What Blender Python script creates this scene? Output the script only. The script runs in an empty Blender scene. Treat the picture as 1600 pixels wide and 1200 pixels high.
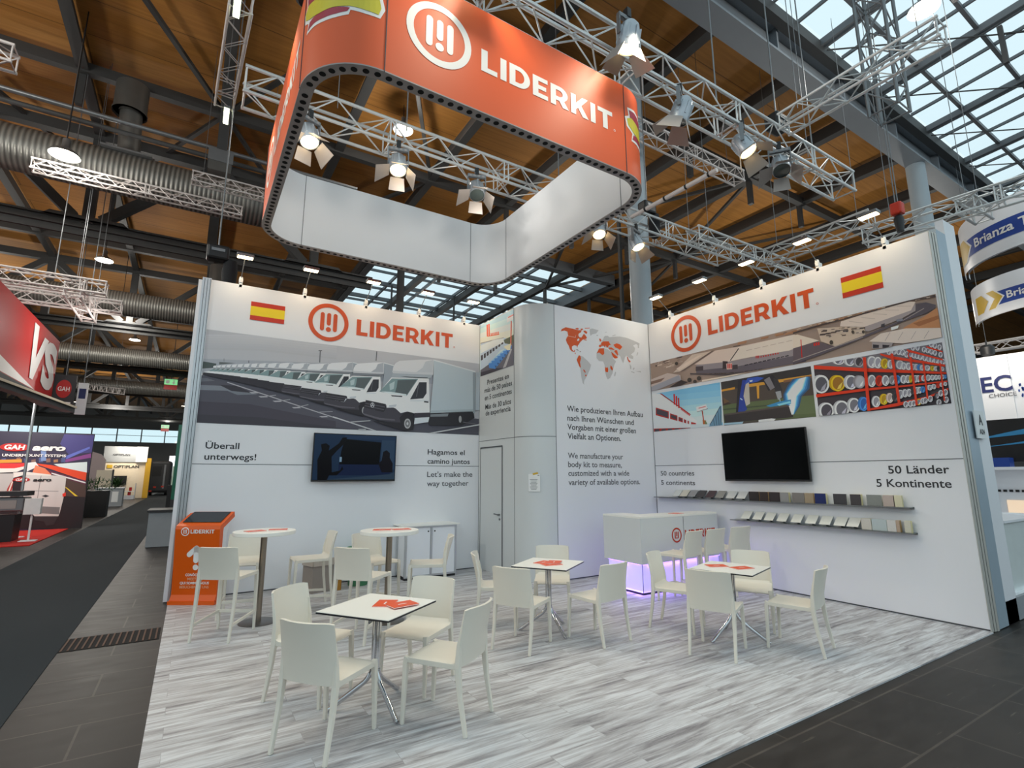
import bpy, bmesh, math, random
from mathutils import Vector, Matrix, Euler
from mathutils.geometry import tessellate_polygon
random.seed(11)
S = bpy.context.scene
COL = S.collection
PI = math.pi
# ---------------------------------------------------------------- camera, sky, exposure
cam_data = bpy.data.cameras.new('camera'); cam = bpy.data.objects.new('camera', cam_data); COL.objects.link(cam)
cam_data.sensor_width = 36; cam_data.lens = 796.13 / 1600 * 36; cam_data.clip_end = 400; cam_data.clip_start = .05
YAW, PITCH, ROLL = .5559, .1782, -.0026
fw = Vector((math.sin(YAW) * math.cos(PITCH), math.cos(YAW) * math.cos(PITCH), math.sin(PITCH)))
r0 = Vector((math.cos(YAW), -math.sin(YAW), 0)); u0 = r0.cross(fw)
rr = r0 * math.cos(ROLL) + u0 * math.sin(ROLL); uu = u0 * math.cos(ROLL) - r0 * math.sin(ROLL)
cam.matrix_world = Matrix(((rr.x, uu.x, -fw.x, 0), (rr.y, uu.y, -fw.y, 0), (rr.z, uu.z, -fw.z, 1.7), (0, 0, 0, 1)))
S.camera = cam
W = bpy.data.worlds.new('overcast sky'); S.world = W; W.use_nodes = True
bg = W.node_tree.nodes['Background']; bg.inputs[0].default_value = (.72, .88, .95, 1); bg.inputs[1].default_value = 1.0
S.view_settings.view_transform = 'Standard'; S.view_settings.look = 'None'; S.view_settings.gamma = 1
S.view_settings.use_curve_mapping = False; S.view_settings.exposure = .15
S.cycles.max_bounces = 8; S.cycles.diffuse_bounces = 4; S.cycles.transparent_max_bounces = 12; S.cycles.sample_clamp_indirect = 6

# ---------------------------------------------------------------- helpers
def lin(c): c /= 255.; return c / 12.92 if c <= .04045 else ((c + .055) / 1.055) ** 2.4
def rgb(c): return (lin(c[0]), lin(c[1]), lin(c[2]), 1)
def newmat(name):
    m = bpy.data.materials.new(name); m.use_nodes = True
    return m, m.node_tree.nodes, m.node_tree.links, m.node_tree.nodes['Principled BSDF']
def mat(name, c, rough=.5, metal=0., var=.06, scale=6., bump=0., bscale=60., spec=.5):
    m, N, L, b = newmat(name); c = rgb(c)
    b.inputs['Roughness'].default_value = rough; b.inputs['Metallic'].default_value = metal
    b.inputs['Specular IOR Level'].default_value = spec
    tc = N.new('ShaderNodeTexCoord'); no = N.new('ShaderNodeTexNoise'); no.inputs['Scale'].default_value = scale; no.inputs['Detail'].default_value = 4
    L.new(tc.outputs['Object'], no.inputs['Vector'])
    mx = N.new('ShaderNodeMix'); mx.data_type = 'RGBA'
    mx.inputs[6].default_value = tuple(x * (1 - var) for x in c[:3]) + (1,); mx.inputs[7].default_value = tuple(min(1, x * (1 + var)) for x in c[:3]) + (1,)
    L.new(no.outputs['Fac'], mx.inputs[0]); L.new(mx.outputs[2], b.inputs['Base Color'])
    if bump:
        n2 = N.new('ShaderNodeTexNoise'); n2.inputs['Scale'].default_value = bscale; L.new(tc.outputs['Object'], n2.inputs['Vector'])
        bp = N.new('ShaderNodeBump'); bp.inputs['Strength'].default_value = bump; bp.inputs['Distance'].default_value = .01
        L.new(n2.outputs['Fac'], bp.inputs['Height']); L.new(bp.outputs[0], b.inputs['Normal'])
    return m
def glow(name, c, s):
    m, N, L, b = newmat(name); b.inputs['Base Color'].default_value = (.8, .8, .8, 1)
    b.inputs['Emission Color'].default_value = rgb(c); b.inputs['Emission Strength'].default_value = s
    return m
M = {}
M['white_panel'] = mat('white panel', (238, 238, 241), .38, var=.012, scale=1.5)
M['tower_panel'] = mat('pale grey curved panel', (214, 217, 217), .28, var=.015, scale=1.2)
M['alu'] = mat('brushed aluminium', (196, 198, 200), .35, .85, var=.05, scale=30)
M['truss'] = mat('truss aluminium', (214, 214, 212), .38, .55, var=.08, scale=12)
M['trussw'] = mat('white painted truss', (216, 208, 204), .5, .1, var=.06)
M['seam'] = mat('dark seam', (70, 72, 76), .6)
M['chair'] = mat('cream white plastic', (228, 222, 209), .42, var=.015, scale=8, bump=.05, bscale=300)
M['chairfoot'] = mat('grey plastic glide', (150, 148, 142), .6)
M['top_white'] = mat('white laminate', (244, 243, 236), .3, var=.01)
M['black_edge'] = mat('black laminate core', (22, 24, 32), .4)
M['chrome'] = mat('chrome tube', (205, 206, 210), .12, 1., var=.02)
M['steel'] = mat('brushed steel pole', (150, 140, 128), .3, .95, var=.1, scale=40)
M['base_steel'] = mat('dark steel disc', (120, 118, 118), .35, .9, var=.08)
M['orange'] = mat('orange print', (214, 84, 36), .38, var=.02, scale=1)
M['orange_ring'] = mat('orange banner panel', (226, 92, 38), .52, var=.02, scale=1)
M['orange_kiosk'] = mat('orange painted sheet', (228, 92, 4), .35, var=.02)
M['white_print'] = mat('white print', (244, 240, 236), .45, var=.01)
M['pale_orange'] = mat('faded orange lettering', (236, 170, 132), .5)
M['logo_red'] = mat('dark red orange print', (190, 52, 24), .45, var=.02)
M['ink'] = mat('dark grey lettering', (44, 44, 48), .5)
M['ink_light'] = mat('mid grey lettering', (92, 92, 96), .5)
M['red'] = mat('flag red', (204, 52, 26), .45, var=.02)
M['yellow'] = mat('flag yellow', (246, 214, 34), .45, var=.02)
M['crimson'] = mat('crimson print', (168, 44, 66), .4, var=.02)
M['lime'] = mat('yellow green print', (214, 200, 52), .4, var=.02)
M['screen'] = mat('black screen glass', (5, 6, 7), .22, var=.02, spec=.16)
M['black'] = mat('black plastic', (20, 20, 22), .45, var=.1)
M['black_cloth'] = mat('black nylon', (24, 25, 28), .8, var=.15, bump=.3)
M['strip'] = mat('grey perforated strip', (152, 146, 143), .5, .2)
M['hole'] = mat('dark hole', (10, 10, 10), .9)
M['banner_white'] = mat('matt white banner back', (234, 236, 239), .6, var=.012, scale=1)
M['beam'] = mat('painted roof steel', (62, 62, 62), .6, .1, var=.08, scale=3)
M['glaze_bar'] = mat('grey glazing bar', (98, 102, 106), .5, .1, var=.06, scale=2)
M['girder'] = mat('grey painted girder', (138, 144, 150), .5, .1, var=.06, scale=2)
M['column'] = mat('grey painted column', (166, 176, 182), .45, .0, var=.05, scale=2)
M['duct'] = mat('galvanised duct', (104, 102, 98), .45, .6, var=.12, scale=5)
M['grey_metal'] = mat('grey metal', (128, 130, 132), .4, .6, var=.08)
M['spot_body'] = mat('silver lamp housing', (176, 182, 188), .35, .55, var=.1, scale=14)
M['barn'] = mat('barn door sheet', (168, 160, 154), .45, .45, var=.06)
M['glass_dim'] = mat('smoked glass', (70, 80, 78), .1, var=.02)
M['red_booth'] = mat('red fascia', (190, 30, 26), .4, var=.05, scale=1)
M['dark_booth'] = mat('dark fascia', (46, 46, 48), .5)
M['cream'] = mat('cream wall panel', (226, 212, 188), .5)
M['mustard'] = mat('mustard panel', (206, 158, 32), .5)
M['grey_wall'] = mat('hall wall grey', (110, 112, 112), .7, var=.08, scale=.3)
M['grey_panel'] = mat('grey panel', (150, 154, 158), .5)
M['blue_print'] = mat('blue print', (28, 66, 150), .45)
M['gold'] = mat('gold print', (212, 172, 48), .45)
M['cyan'] = mat('cyan print', (56, 146, 196), .45)
M['navy'] = mat('navy print', (26, 36, 96), .45)
M['green'] = mat('green plastic', (60, 122, 84), .5)
M['leaf'] = mat('leaf green', (48, 78, 36), .6, var=.3, scale=20)
M['wood_edge'] = mat('plywood edge', (206, 170, 120), .6, var=.1)
M['paper'] = mat('paper', (236, 236, 234), .7)
M['red_carpet'] = mat('red carpet', (190, 32, 22), .95, var=.15, scale=40)
M['niche'] = glow('lit niche', (255, 206, 140), .5)
M['lamp_warm'] = glow('warm flood lens', (255, 226, 170), 14.)
M['lamp_white'] = glow('lamp lens', (255, 244, 214), 9.)
M['lamp_spot'] = glow('theatre lamp lens', (255, 222, 160), 5.)
M['tube'] = glow('fluorescent tube', (246, 255, 214), 7.)
M['led'] = glow('violet strip', (140, 96, 255), 7.)
M['lit_plinth'] = glow('violet lit plinth panel', (150, 128, 255), .62)
M['exit_green'] = glow('lit exit sign', (40, 190, 90), .8)
M['sky_pane'] = None

def print_mat():
    m, N, L, b = newmat('colour print'); a = N.new('ShaderNodeAttribute'); a.attribute_name = 'print'
    hs = N.new('ShaderNodeHueSaturation'); hs.inputs['Saturation'].default_value = 1.03
    L.new(a.outputs['Color'], hs.inputs['Color']); L.new(hs.outputs[0], b.inputs['Base Color']); b.inputs['Roughness'].default_value = .5
    return m
M['print'] = print_mat()
def glass_mat():
    m = bpy.data.materials.new('clear glazing'); m.use_nodes = True; N = m.node_tree.nodes; L = m.node_tree.links
    N.remove(N['Principled BSDF']); t = N.new('ShaderNodeBsdfTransparent'); g = N.new('ShaderNodeBsdfGlossy'); x = N.new('ShaderNodeMixShader'); lw = N.new('ShaderNodeLayerWeight'); 
    t.inputs[0].default_value = (.93, .97, .97, 1); g.inputs['Roughness'].default_value = .05; lw.inputs[0].default_value = .15
    L.new(lw.outputs['Fresnel'], x.inputs[0]); L.new(t.outputs[0], x.inputs[1]); L.new(g.outputs[0], x.inputs[2]); L.new(x.outputs[0], N['Material Output'].inputs[0])
    return m
M['glazing'] = glass_mat()
def wood_floor():
    m, N, L, b = newmat('whitewashed plank vinyl'); tc = N.new('ShaderNodeTexCoord')
    mp = N.new('ShaderNodeMapping'); L.new(tc.outputs['Object'], mp.inputs[0])
    br = N.new('ShaderNodeTexBrick'); br.inputs['Scale'].default_value = 1; br.inputs['Brick Width'].default_value = 1.25; br.inputs['Row Height'].default_value = .19
    br.inputs['Mortar Size'].default_value = .0016; br.offset = .37; br.inputs['Color1'].default_value = (0, 0, 0, 1); br.inputs['Color2'].default_value = (1, 1, 1, 1); br.inputs['Mortar'].default_value = (.25, .25, .25, 1)
    L.new(mp.outputs[0], br.inputs['Vector'])
    # grain runs along the planks; every plank gets its own shift
    ad = N.new('ShaderNodeVectorMath'); ad.operation = 'MULTIPLY_ADD'; ad.inputs[1].default_value = (7, 3, 5); L.new(br.outputs['Color'], ad.inputs[0]); L.new(mp.outputs[0], ad.inputs[2])
    m2 = N.new('ShaderNodeMapping'); m2.inputs['Scale'].default_value = (.8, 9, 1); L.new(ad.outputs[0], m2.inputs[0])
    n1 = N.new('ShaderNodeTexNoise'); n1.inputs['Scale'].default_value = 1.6; n1.inputs['Detail'].default_value = 9; n1.inputs['Roughness'].default_value = .68; n1.inputs['Distortion'].default_value = .5; L.new(m2.outputs[0], n1.inputs['Vector'])
    m3 = N.new('ShaderNodeMapping'); m3.inputs['Scale'].default_value = (4, 70, 1); L.new(ad.outputs[0], m3.inputs[0])
    n2 = N.new('ShaderNodeTexNoise'); n2.inputs['Scale'].default_value = 1; n2.inputs['Detail'].default_value = 6; L.new(m3.outputs[0], n2.inputs['Vector'])
    cr = N.new('ShaderNodeValToRGB'); e = cr.color_ramp.elements
    e[0].position = .30; e[0].color = rgb((116, 112, 116)); e[1].position = .58; e[1].color = rgb((214, 216, 219)); k = e.new(.45); k.color = rgb((182, 180, 182))
    L.new(n1.outputs['Fac'], cr.inputs[0])
    c2 = N.new('ShaderNodeValToRGB'); f = c2.color_ramp.elements; f[0].position = .34; f[0].color = (.62, .6, .6, 1); f[1].position = .56; f[1].color = (1, 1, 1, 1); L.new(n2.outputs['Fac'], c2.inputs[0])
    mu = N.new('ShaderNodeMix'); mu.data_type = 'RGBA'; mu.blend_type = 'MULTIPLY'; mu.inputs[0].default_value = .55; L.new(cr.outputs[0], mu.inputs[6]); L.new(c2.outputs[0], mu.inputs[7])
    pt = N.new('ShaderNodeMapRange'); pt.inputs['To Min'].default_value = .93; pt.inputs['To Max'].default_value = 1.03; L.new(br.outputs['Color'], pt.inputs[0])
    mf = N.new('ShaderNodeMapRange'); mf.inputs['To Min'].default_value = 1; mf.inputs['To Max'].default_value = .72; L.new(br.outputs['Fac'], mf.inputs[0])
    mm = N.new('ShaderNodeMath'); mm.operation = 'MULTIPLY'; L.new(pt.outputs[0], mm.inputs[0]); L.new(mf.outputs[0], mm.inputs[1])
    sc = N.new('ShaderNodeVectorMath'); sc.operation = 'SCALE'; L.new(mu.outputs[2], sc.inputs[0]); L.new(mm.outputs[0], sc.inputs['Scale']); L.new(sc.outputs[0], b.inputs['Base Color'])
    b.inputs['Roughness'].default_value = .5; b.inputs['Specular IOR Level'].default_value = .35
    return m
M['planks'] = wood_floor()
def block_floor():
    m, N, L, b = newmat('dark block floor'); tc = N.new('ShaderNodeTexCoord')
    br = N.new('ShaderNodeTexBrick'); br.inputs['Scale'].default_value = 1; br.inputs['Brick Width'].default_value = 1.0; br.inputs['Row Height'].default_value = .55; br.inputs['Mortar Size'].default_value = .008
    br.inputs['Color1'].default_value = rgb((44, 42, 41)); br.inputs['Color2'].default_value = rgb((54, 51, 49)); br.inputs['Mortar'].default_value = rgb((78, 74, 70)); L.new(tc.outputs['Object'], br.inputs['Vector'])
    n = N.new('ShaderNodeTexNoise'); n.inputs['Scale'].default_value = 3; n.inputs['Detail'].default_value = 8; mp = N.new('ShaderNodeMapping'); mp.inputs['Scale'].default_value = (1, 3, 1); L.new(tc.outputs['Object'], mp.inputs[0]); L.new(mp.outputs[0], n.inputs['Vector'])
    cr = N.new('ShaderNodeValToRGB'); cr.color_ramp.elements[0].position = .3; cr.color_ramp.elements[0].color = (.55, .5, .46, 1); cr.color_ramp.elements[1].position = .7; cr.color_ramp.elements[1].color = (1.25, 1.22, 1.2, 1); L.new(n.outputs['Fac'], cr.inputs[0])
    mu = N.new('ShaderNodeMix'); mu.data_type = 'RGBA'; mu.blend_type = 'MULTIPLY'; mu.inputs[0].default_value = 1; L.new(br.outputs['Color'], mu.inputs[6]); L.new(cr.outputs[0], mu.inputs[7])
    # pale scuffs
    m2 = N.new('ShaderNodeMapping'); m2.inputs['Scale'].default_value = (2, 22, 1); m2.inputs['Rotation'].default_value = (0, 0, .5); L.new(tc.outputs['Object'], m2.inputs[0])
    n2 = N.new('ShaderNodeTexNoise'); n2.inputs['Scale'].default_value = 1.2; n2.inputs['Detail'].default_value = 5; L.new(m2.outputs[0], n2.inputs['Vector'])
    c2 = N.new('ShaderNodeValToRGB'); c2.color_ramp.elements[0].position = .69; c2.color_ramp.elements[0].color = (0, 0, 0, 1); c2.color_ramp.elements[1].position = .76; c2.color_ramp.elements[1].color = (.5, .5, .5, 1); L.new(n2.outputs['Fac'], c2.inputs[0])
    m3 = N.new('ShaderNodeMix'); m3.data_type = 'RGBA'; m3.inputs[7].default_value = rgb((120, 112, 100)); L.new(c2.outputs[0], m3.inputs[0]); L.new(mu.outputs[2], m3.inputs[6]); L.new(m3.outputs[2], b.inputs['Base Color'])
    rm = N.new('ShaderNodeMapRange'); rm.inputs['To Min'].default_value = .36; rm.inputs['To Max'].default_value = .62; L.new(n.outputs['Fac'], rm.inputs[0]); L.new(rm.outputs[0], b.inputs['Roughness'])
    b.inputs['Specular IOR Level'].default_value = .26
    return m
M['blocks'] = block_floor()
M['carpet'] = mat('dark grey aisle carpet', (58, 62, 65), .95, var=.25, scale=180, bump=.4, bscale=400, spec=.1)
def timber():
    m, N, L, b = newmat('timber roof boarding'); tc = N.new('ShaderNodeTexCoord')
    mp = N.new('ShaderNodeMapping'); mp.inputs['Scale'].default_value = (.5, 9, 1); L.new(tc.outputs['Object'], mp.inputs[0])
    n = N.new('ShaderNodeTexNoise'); n.inputs['Scale'].default_value = 1.5; n.inputs['Detail'].default_value = 6; L.new(mp.outputs[0], n.inputs['Vector'])
    n3 = N.new('ShaderNodeTexNoise'); n3.inputs['Scale'].default_value = .35; n3.inputs['Detail'].default_value = 3; L.new(tc.outputs['Object'], n3.inputs['Vector'])
    cr = N.new('ShaderNodeValToRGB'); cr.color_ramp.elements[0].position = .3; cr.color_ramp.elements[0].color = rgb((164, 110, 46)); cr.color_ramp.elements[1].position = .75; cr.color_ramp.elements[1].color = rgb((188, 130, 58)); L.new(n.outputs['Fac'], cr.inputs[0])
    br = N.new('ShaderNodeTexBrick'); br.inputs['Scale'].default_value = 1; br.inputs['Brick Width'].default_value = 6; br.inputs['Row Height'].default_value = 1.15; br.inputs['Mortar Size'].default_value = .012; br.inputs['Color1'].default_value = (1, 1, 1, 1); br.inputs['Color2'].default_value = (.86, .86, .86, 1); br.inputs['Mortar'].default_value = (.4, .4, .4, 1); L.new(tc.outputs['Object'], br.inputs['Vector'])
    mu = N.new('ShaderNodeMix'); mu.data_type = 'RGBA'; mu.blend_type = 'MULTIPLY'; mu.inputs[0].default_value = 1; L.new(cr.outputs[0], mu.inputs[6]); L.new(br.outputs['Color'], mu.inputs[7])
    c3 = N.new('ShaderNodeMapRange'); c3.inputs['To Min'].default_value = .75; c3.inputs['To Max'].default_value = 1.2; L.new(n3.outputs['Fac'], c3.inputs[0])
    sc = N.new('ShaderNodeVectorMath'); sc.operation = 'SCALE'; L.new(mu.outputs[2], sc.inputs[0]); L.new(c3.outputs[0], sc.inputs['Scale']); L.new(sc.outputs[0], b.inputs['Base Color']); b.inputs['Roughness'].default_value = .75
    return m
M['timber'] = timber()
def duct_mat():
    m, N, L, b = newmat('spiral duct'); tc = N.new('ShaderNodeTexCoord'); w = N.new('ShaderNodeTexWave'); w.inputs['Scale'].default_value = 3.2; w.bands_direction = 'X'; L.new(tc.outputs['Object'], w.inputs['Vector'])
    cr = N.new('ShaderNodeValToRGB'); cr.color_ramp.elements[0].color = rgb((92, 90, 86)); cr.color_ramp.elements[1].color = rgb((138, 136, 130)); L.new(w.outputs['Fac'], cr.inputs[0]); L.new(cr.outputs[0], b.inputs['Base Color'])
    bp = N.new('ShaderNodeBump'); bp.inputs['Strength'].default_value = .6; bp.inputs['Distance'].default_value = .03; L.new(w.outputs['Fac'], bp.inputs['Height']); L.new(bp.outputs[0], b.inputs['Normal'])
    b.inputs['Metallic'].default_value = .5; b.inputs['Roughness'].default_value = .45
    return m
M['spiral'] = duct_mat()

class MB:
    def __init__(s): s.v = []; s.f = []; s.c = []
    def add(s, v, f, c=None):
        o = len(s.v); s.v += [tuple(x) for x in v]; s.f += [tuple(i + o for i in q) for q in f]
        if c is not None: s.c += [c] * len(v)
        return s
    def box(s, x, y, z, a, b, c, rz=0):
        R = Matrix.Rotation(rz, 3, 'Z'); V = []
        for k in (-1, 1):
            for j in (-1, 1):
                for i in (-1, 1):
                    w = R @ Vector((i * a / 2, j * b / 2, 0)); V.append((x + w.x, y + w.y, z + k * c / 2))
        return s.add(V, [(0, 2, 3, 1), (4, 5, 7, 6), (0, 1, 5, 4), (2, 6, 7, 3), (0, 4, 6, 2), (1, 3, 7, 5)])
    def frame(s, d, up=None):
        d = Vector(d).normalized(); up = Vector(up) if up is not None else (Vector((0, 0, 1)) if abs(d.z) < .95 else Vector((0, 1, 0)))
        a = d.cross(up).normalized(); return a, a.cross(d).normalized()
    def bars(s, pts, ws, up=None):
        """square section along points; ws = (width, depth) at every point"""
        pts = [Vector(p) for p in pts]; V = []; n = len(pts)
        for i, p in enumerate(pts):
            d = (pts[min(i + 1, n - 1)] - pts[max(i - 1, 0)]); a, b = s.frame(d, up); w = ws[i] if isinstance(ws, list) else ws
            for x, y in ((-1, -1), (1, -1), (1, 1), (-1, 1)): V.append(p + a * x * w[0] / 2 + b * y * w[1] / 2)
        F = [(0, 3, 2, 1), tuple(4 * (n - 1) + i for i in range(4))]
        for i in range(n - 1):
            for k in range(4): F.append((4 * i + k, 4 * i + (k + 1) % 4, 4 * i + 4 + (k + 1) % 4, 4 * i + 4 + k))
        return s.add(V, F)
    def tube(s, pts, r, n=8):
        pts = [Vector(p) for p in pts]; V = []; m = len(pts); up = None
        for i, p in enumerate(pts):
            d = (pts[min(i + 1, m - 1)] - pts[max(i - 1, 0)]); a, b = s.frame(d); q = r[i] if isinstance(r, (list, tuple)) else r
            for k in range(n): t = 2 * PI * k / n; V.append(p + a * math.cos(t) * q + b * math.sin(t) * q)
        F = [tuple(range(n))[::-1], tuple(n * (m - 1) + k for k in range(n))]
        for i in range(m - 1):
            for k in range(n): F.append((n * i + k, n * i + (k + 1) % n, n * i + n + (k + 1) % n, n * i + n + k))
        return s.add(V, F)
    def lathe(s, prof, n=24, at=(0, 0, 0), cap=True):
        V = []; m = len(prof)
        for r, z in prof:
            for k in range(n): t = 2 * PI * k / n; V.append((at[0] + r * math.cos(t), at[1] + r * math.sin(t), at[2] + z))
        F = []
        for i in range(m - 1):
            for k in range(n): F.append((n * i + k, n * i + (k + 1) % n, n * i + n + (k + 1) % n, n * i + n + k))
        if cap: F += [tuple(range(n))[::-1], tuple(n * (m - 1) + k for k in range(n))]
        return s.add(V, F)
    def prism(s, poly, z0, z1):
        n = len(poly); V = [(x, y, z0) for x, y in poly] + [(x, y, z1) for x, y in poly]
        F = [tuple(range(n))[::-1], tuple(n + i for i in range(n))] + [(i, (i + 1) % n, n + (i + 1) % n, n + i) for i in range(n)]
        return s.add(V, F)
    def flat(s, loops, z=0., c=None):
        """filled outline (with holes) in the local xy plane at height z"""
        L = [[Vector((x, y, 0)) for x, y in l] for l in loops]; V = [(p.x, p.y, z) for l in L for p in l]; F = []
        for t in tessellate_polygon(L):
            a, b, d = (Vector(V[i]) for i in t)
            k = (b - a).cross(d - a).z
            if abs(k) < 1e-12: continue
            F.append(t if k > 0 else (t[0], t[2], t[1]))
        return s.add(V, F, c)
    def sheet(s, fn, nu, nv, th):
        """solid sheet of thickness th under the surface fn(u, v), u and v in 0..1"""
        P = [[Vector(fn(i / nu, j / nv)) for i in range(nu + 1)] for j in range(nv + 1)]; V = []; w = nu + 1
        for k in (0, 1):
            for j in range(nv + 1):
                for i in range(nu + 1):
                    du = P[j][min(i + 1, nu)] - P[j][max(i - 1, 0)]; dv = P[min(j + 1, nv)][i] - P[max(j - 1, 0)][i]
                    V.append(P[j][i] - du.cross(dv).normalized() * th * k)
        o = w * (nv + 1); F = []
        for j in range(nv):
            for i in range(nu):
                a = j * w + i; F.append((a, a + 1, a + w + 1, a + w)); F.append((o + a, o + a + w, o + a + w + 1, o + a + 1))
        for i in range(nu): F.append((i, o + i, o + i + 1, i + 1)); a = nv * w + i; F.append((a, a + 1, o + a + 1, o + a))
        for j in range(nv): a = j * w; F.append((a, a + w, o + a + w, o + a)); a += nu; F.append((a, o + a, o + a + w, a + w))
        return s.add(V, F)
    def xf(s, m):
        s.v = [tuple(m @ Vector(p)) for p in s.v]; return s
    def build(s, name, m, parent=None, smooth=False, bevel=0.):
        me = bpy.data.meshes.new(name); me.from_pydata(s.v, [], s.f); me.update()
        if s.c:
            at = me.color_attributes.new('print', 'FLOAT_COLOR', 'POINT'); flat = [x for q in s.c for x in q]; at.data.foreach_set('color', flat)
        if smooth:
            for q in me.polygons: q.use_smooth = True
        o = bpy.data.objects.new(name, me); COL.objects.link(o); me.materials.append(M[m] if isinstance(m, str) else m)
        if parent is not None: o.parent = parent
        if bevel:
            b = o.modifiers.new('edge', 'BEVEL'); b.width = bevel; b.segments = 2; b.limit_method = 'ANGLE'
        if smooth:
            try: me.set_sharp_from_angle(angle=.7)
            except Exception: pass
        return o
def tag(o, label=None, cat=None, group=None, kind=None):
    if label: o['label'] = label
    if cat: o['category'] = cat
    if group: o['group'] = group
    if kind: o['kind'] = kind
    return o
def thing(name, label, cat, loc=(0, 0, 0), rz=0., group=None):
    o = bpy.data.objects.new(name, None); o.empty_display_size = .1; COL.objects.link(o); o.location = loc; o.rotation_euler = (0, 0, rz)
    return tag(o, label, cat, group)
def struct(o): o['kind'] = 'structure'; return o
def dup(root, loc, rz=None, label=None, group=None):
    r = root.copy(); COL.objects.link(r); r.location = loc
    if rz is not None: r.rotation_euler = rz if isinstance(rz, tuple) else (0, 0, rz)
    if label: r['label'] = label
    if group: r['group'] = group
    for ch in list(root.children):
        c = ch.copy(); COL.objects.link(c); c.parent = r
        for g in list(ch.children): d = g.copy(); COL.objects.link(d); d.parent = c
    return r
def light(name, kind, loc, power, color=(1, 1, 1), size=.2, aim=None, spot=1.2, blend=.6, parent=None):
    d = bpy.data.lights.new(name, kind); d.energy = power; d.color = color
    if kind == 'AREA': d.size = size
    else: d.shadow_soft_size = size
    if kind == 'SPOT': d.spot_size = spot; d.spot_blend = blend
    o = bpy.data.objects.new(name, d); COL.objects.link(o); o.location = loc
    if aim is not None: o.rotation_euler = (Vector(aim) - Vector(loc)).to_track_quat('-Z', 'Y').to_euler()
    if parent is not None: o.parent = parent
    return o
# planes that carry prints: origin, right, up; the normal looks out of the wall
XL, XR, YL, YF, YE, H = 4.736, 7.621, 8.859, 7.031, 2.319, 4.721
def frame_matrix(o, r, u):
    r = Vector(r); u = Vector(u); n = r.cross(u); o = Vector(o)
    return Matrix(((r.x, u.x, n.x, o.x), (r.y, u.y, n.y, o.y), (r.z, u.z, n.z, o.z), (0, 0, 0, 1)))
FL = frame_matrix((0, YL, 0), (1, 0, 0), (0, 0, 1)); FF = frame_matrix((0, YF, 0), (1, 0, 0), (0, 0, 1))
FR = frame_matrix((XR, 0, 0), (0, -1, 0), (0, 0, 1)); FS = frame_matrix((XL, 0, 0), (0, -1, 0), (0, 0, 1))
def on(o, F, a, b, off=.004): o.matrix_world = F @ Matrix.Translation((a, b, off)); return o
def empty_on(name, label, cat, F, a, b, off=.004, group=None):
    o = thing(name, label, cat, group=group); return on(o, F, a, b, off)
def clip_poly(P, r):
    for ax, lim, sg in ((0, r[0], 1), (0, r[2], -1), (1, r[1], 1), (1, r[3], -1)):
        out = []
        for i in range(len(P)):
            a, b = P[i - 1], P[i]; da = (a[ax] - lim) * sg; db = (b[ax] - lim) * sg
            if (da >= 0) != (db >= 0): t = da / (da - db); out.append((a[0] + (b[0] - a[0]) * t, a[1] + (b[1] - a[1]) * t))
            if db >= 0: out.append(b)
        P = out
        if not P: return P
    return P
def picture(key, rect, a0, b0, eps=.00008):
    """flat print: coloured outlines, in millimetres on the wall, laid over one another inside rect"""
    mb = MB(); k = 0
    for ln in ART[key].split('\n'):
        t = ln.split()
        if not t: continue
        c = rgb([float(x) for x in t[1:4]]); q = [float(x) / 1000 for x in t[4:]]
        if t[0] == '1': P = [(q[0] + q[2] * math.cos(w) + q[4] * math.sin(w), q[1] + q[3] * math.cos(w) + q[5] * math.sin(w)) for w in [2 * PI * i / 20 for i in range(20)]]
        else: P = list(zip(q[::2], q[1::2]))
        P = clip_poly(P, rect)
        if len(P) < 3: continue
        mb.flat([[(x - a0, y - b0) for x, y in P]], k * eps, c); k += 1
    return mb
def text(body, width, cap, weight=0., shear=0., line=1.35, align='LEFT', z=0.):
    """lettering as a mesh: width = width of the longest line, cap = height of a capital, origin at the first baseline"""
    cu = bpy.data.curves.new('lettering', 'FONT'); cu.body = body; cu.size = 1; cu.offset = weight; cu.shear = shear; cu.align_x = align; cu.space_line = line; cu.resolution_u = 3; cu.fill_mode = 'FRONT'
    o = bpy.data.objects.new('lettering', cu); COL.objects.link(o); bpy.context.view_layer.update()
    me = bpy.data.meshes.new_from_object(o.evaluated_get(bpy.context.evaluated_depsgraph_get()))
    bpy.data.objects.remove(o); bpy.data.curves.remove(cu)
    xs = [v.co.x for v in me.vertices]; x0, x1 = min(xs), max(xs); ky = cap / .73; kx = width / (x1 - x0)
    sh = {'LEFT': -x0, 'RIGHT': -x1, 'CENTER': -(x0 + x1) / 2}[align]
    mb = MB(); mb.add([((v.co.x + sh) * kx, v.co.y * ky, z) for v in me.vertices], [tuple(p.vertices) for p in me.polygons]); bpy.data.meshes.remove(me)
    return mb
def arc(cx, cy, rx, ry, a, b, n=14): return [(cx + rx * math.cos(a + (b - a) * i / n), cy + ry * math.sin(a + (b - a) * i / n)) for i in range(n + 1)]
def circle(cx, cy, r, n=40): return arc(cx, cy, r, r, 0, 2 * PI * (n - 1) / n, n - 1)
def pill(cx, y0, y1, w):
    r = w / 2; return arc(cx, y1 - r, r, r, 0, PI, 8) + arc(cx, y0 + r, r, r, PI, 2 * PI, 8)
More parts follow.
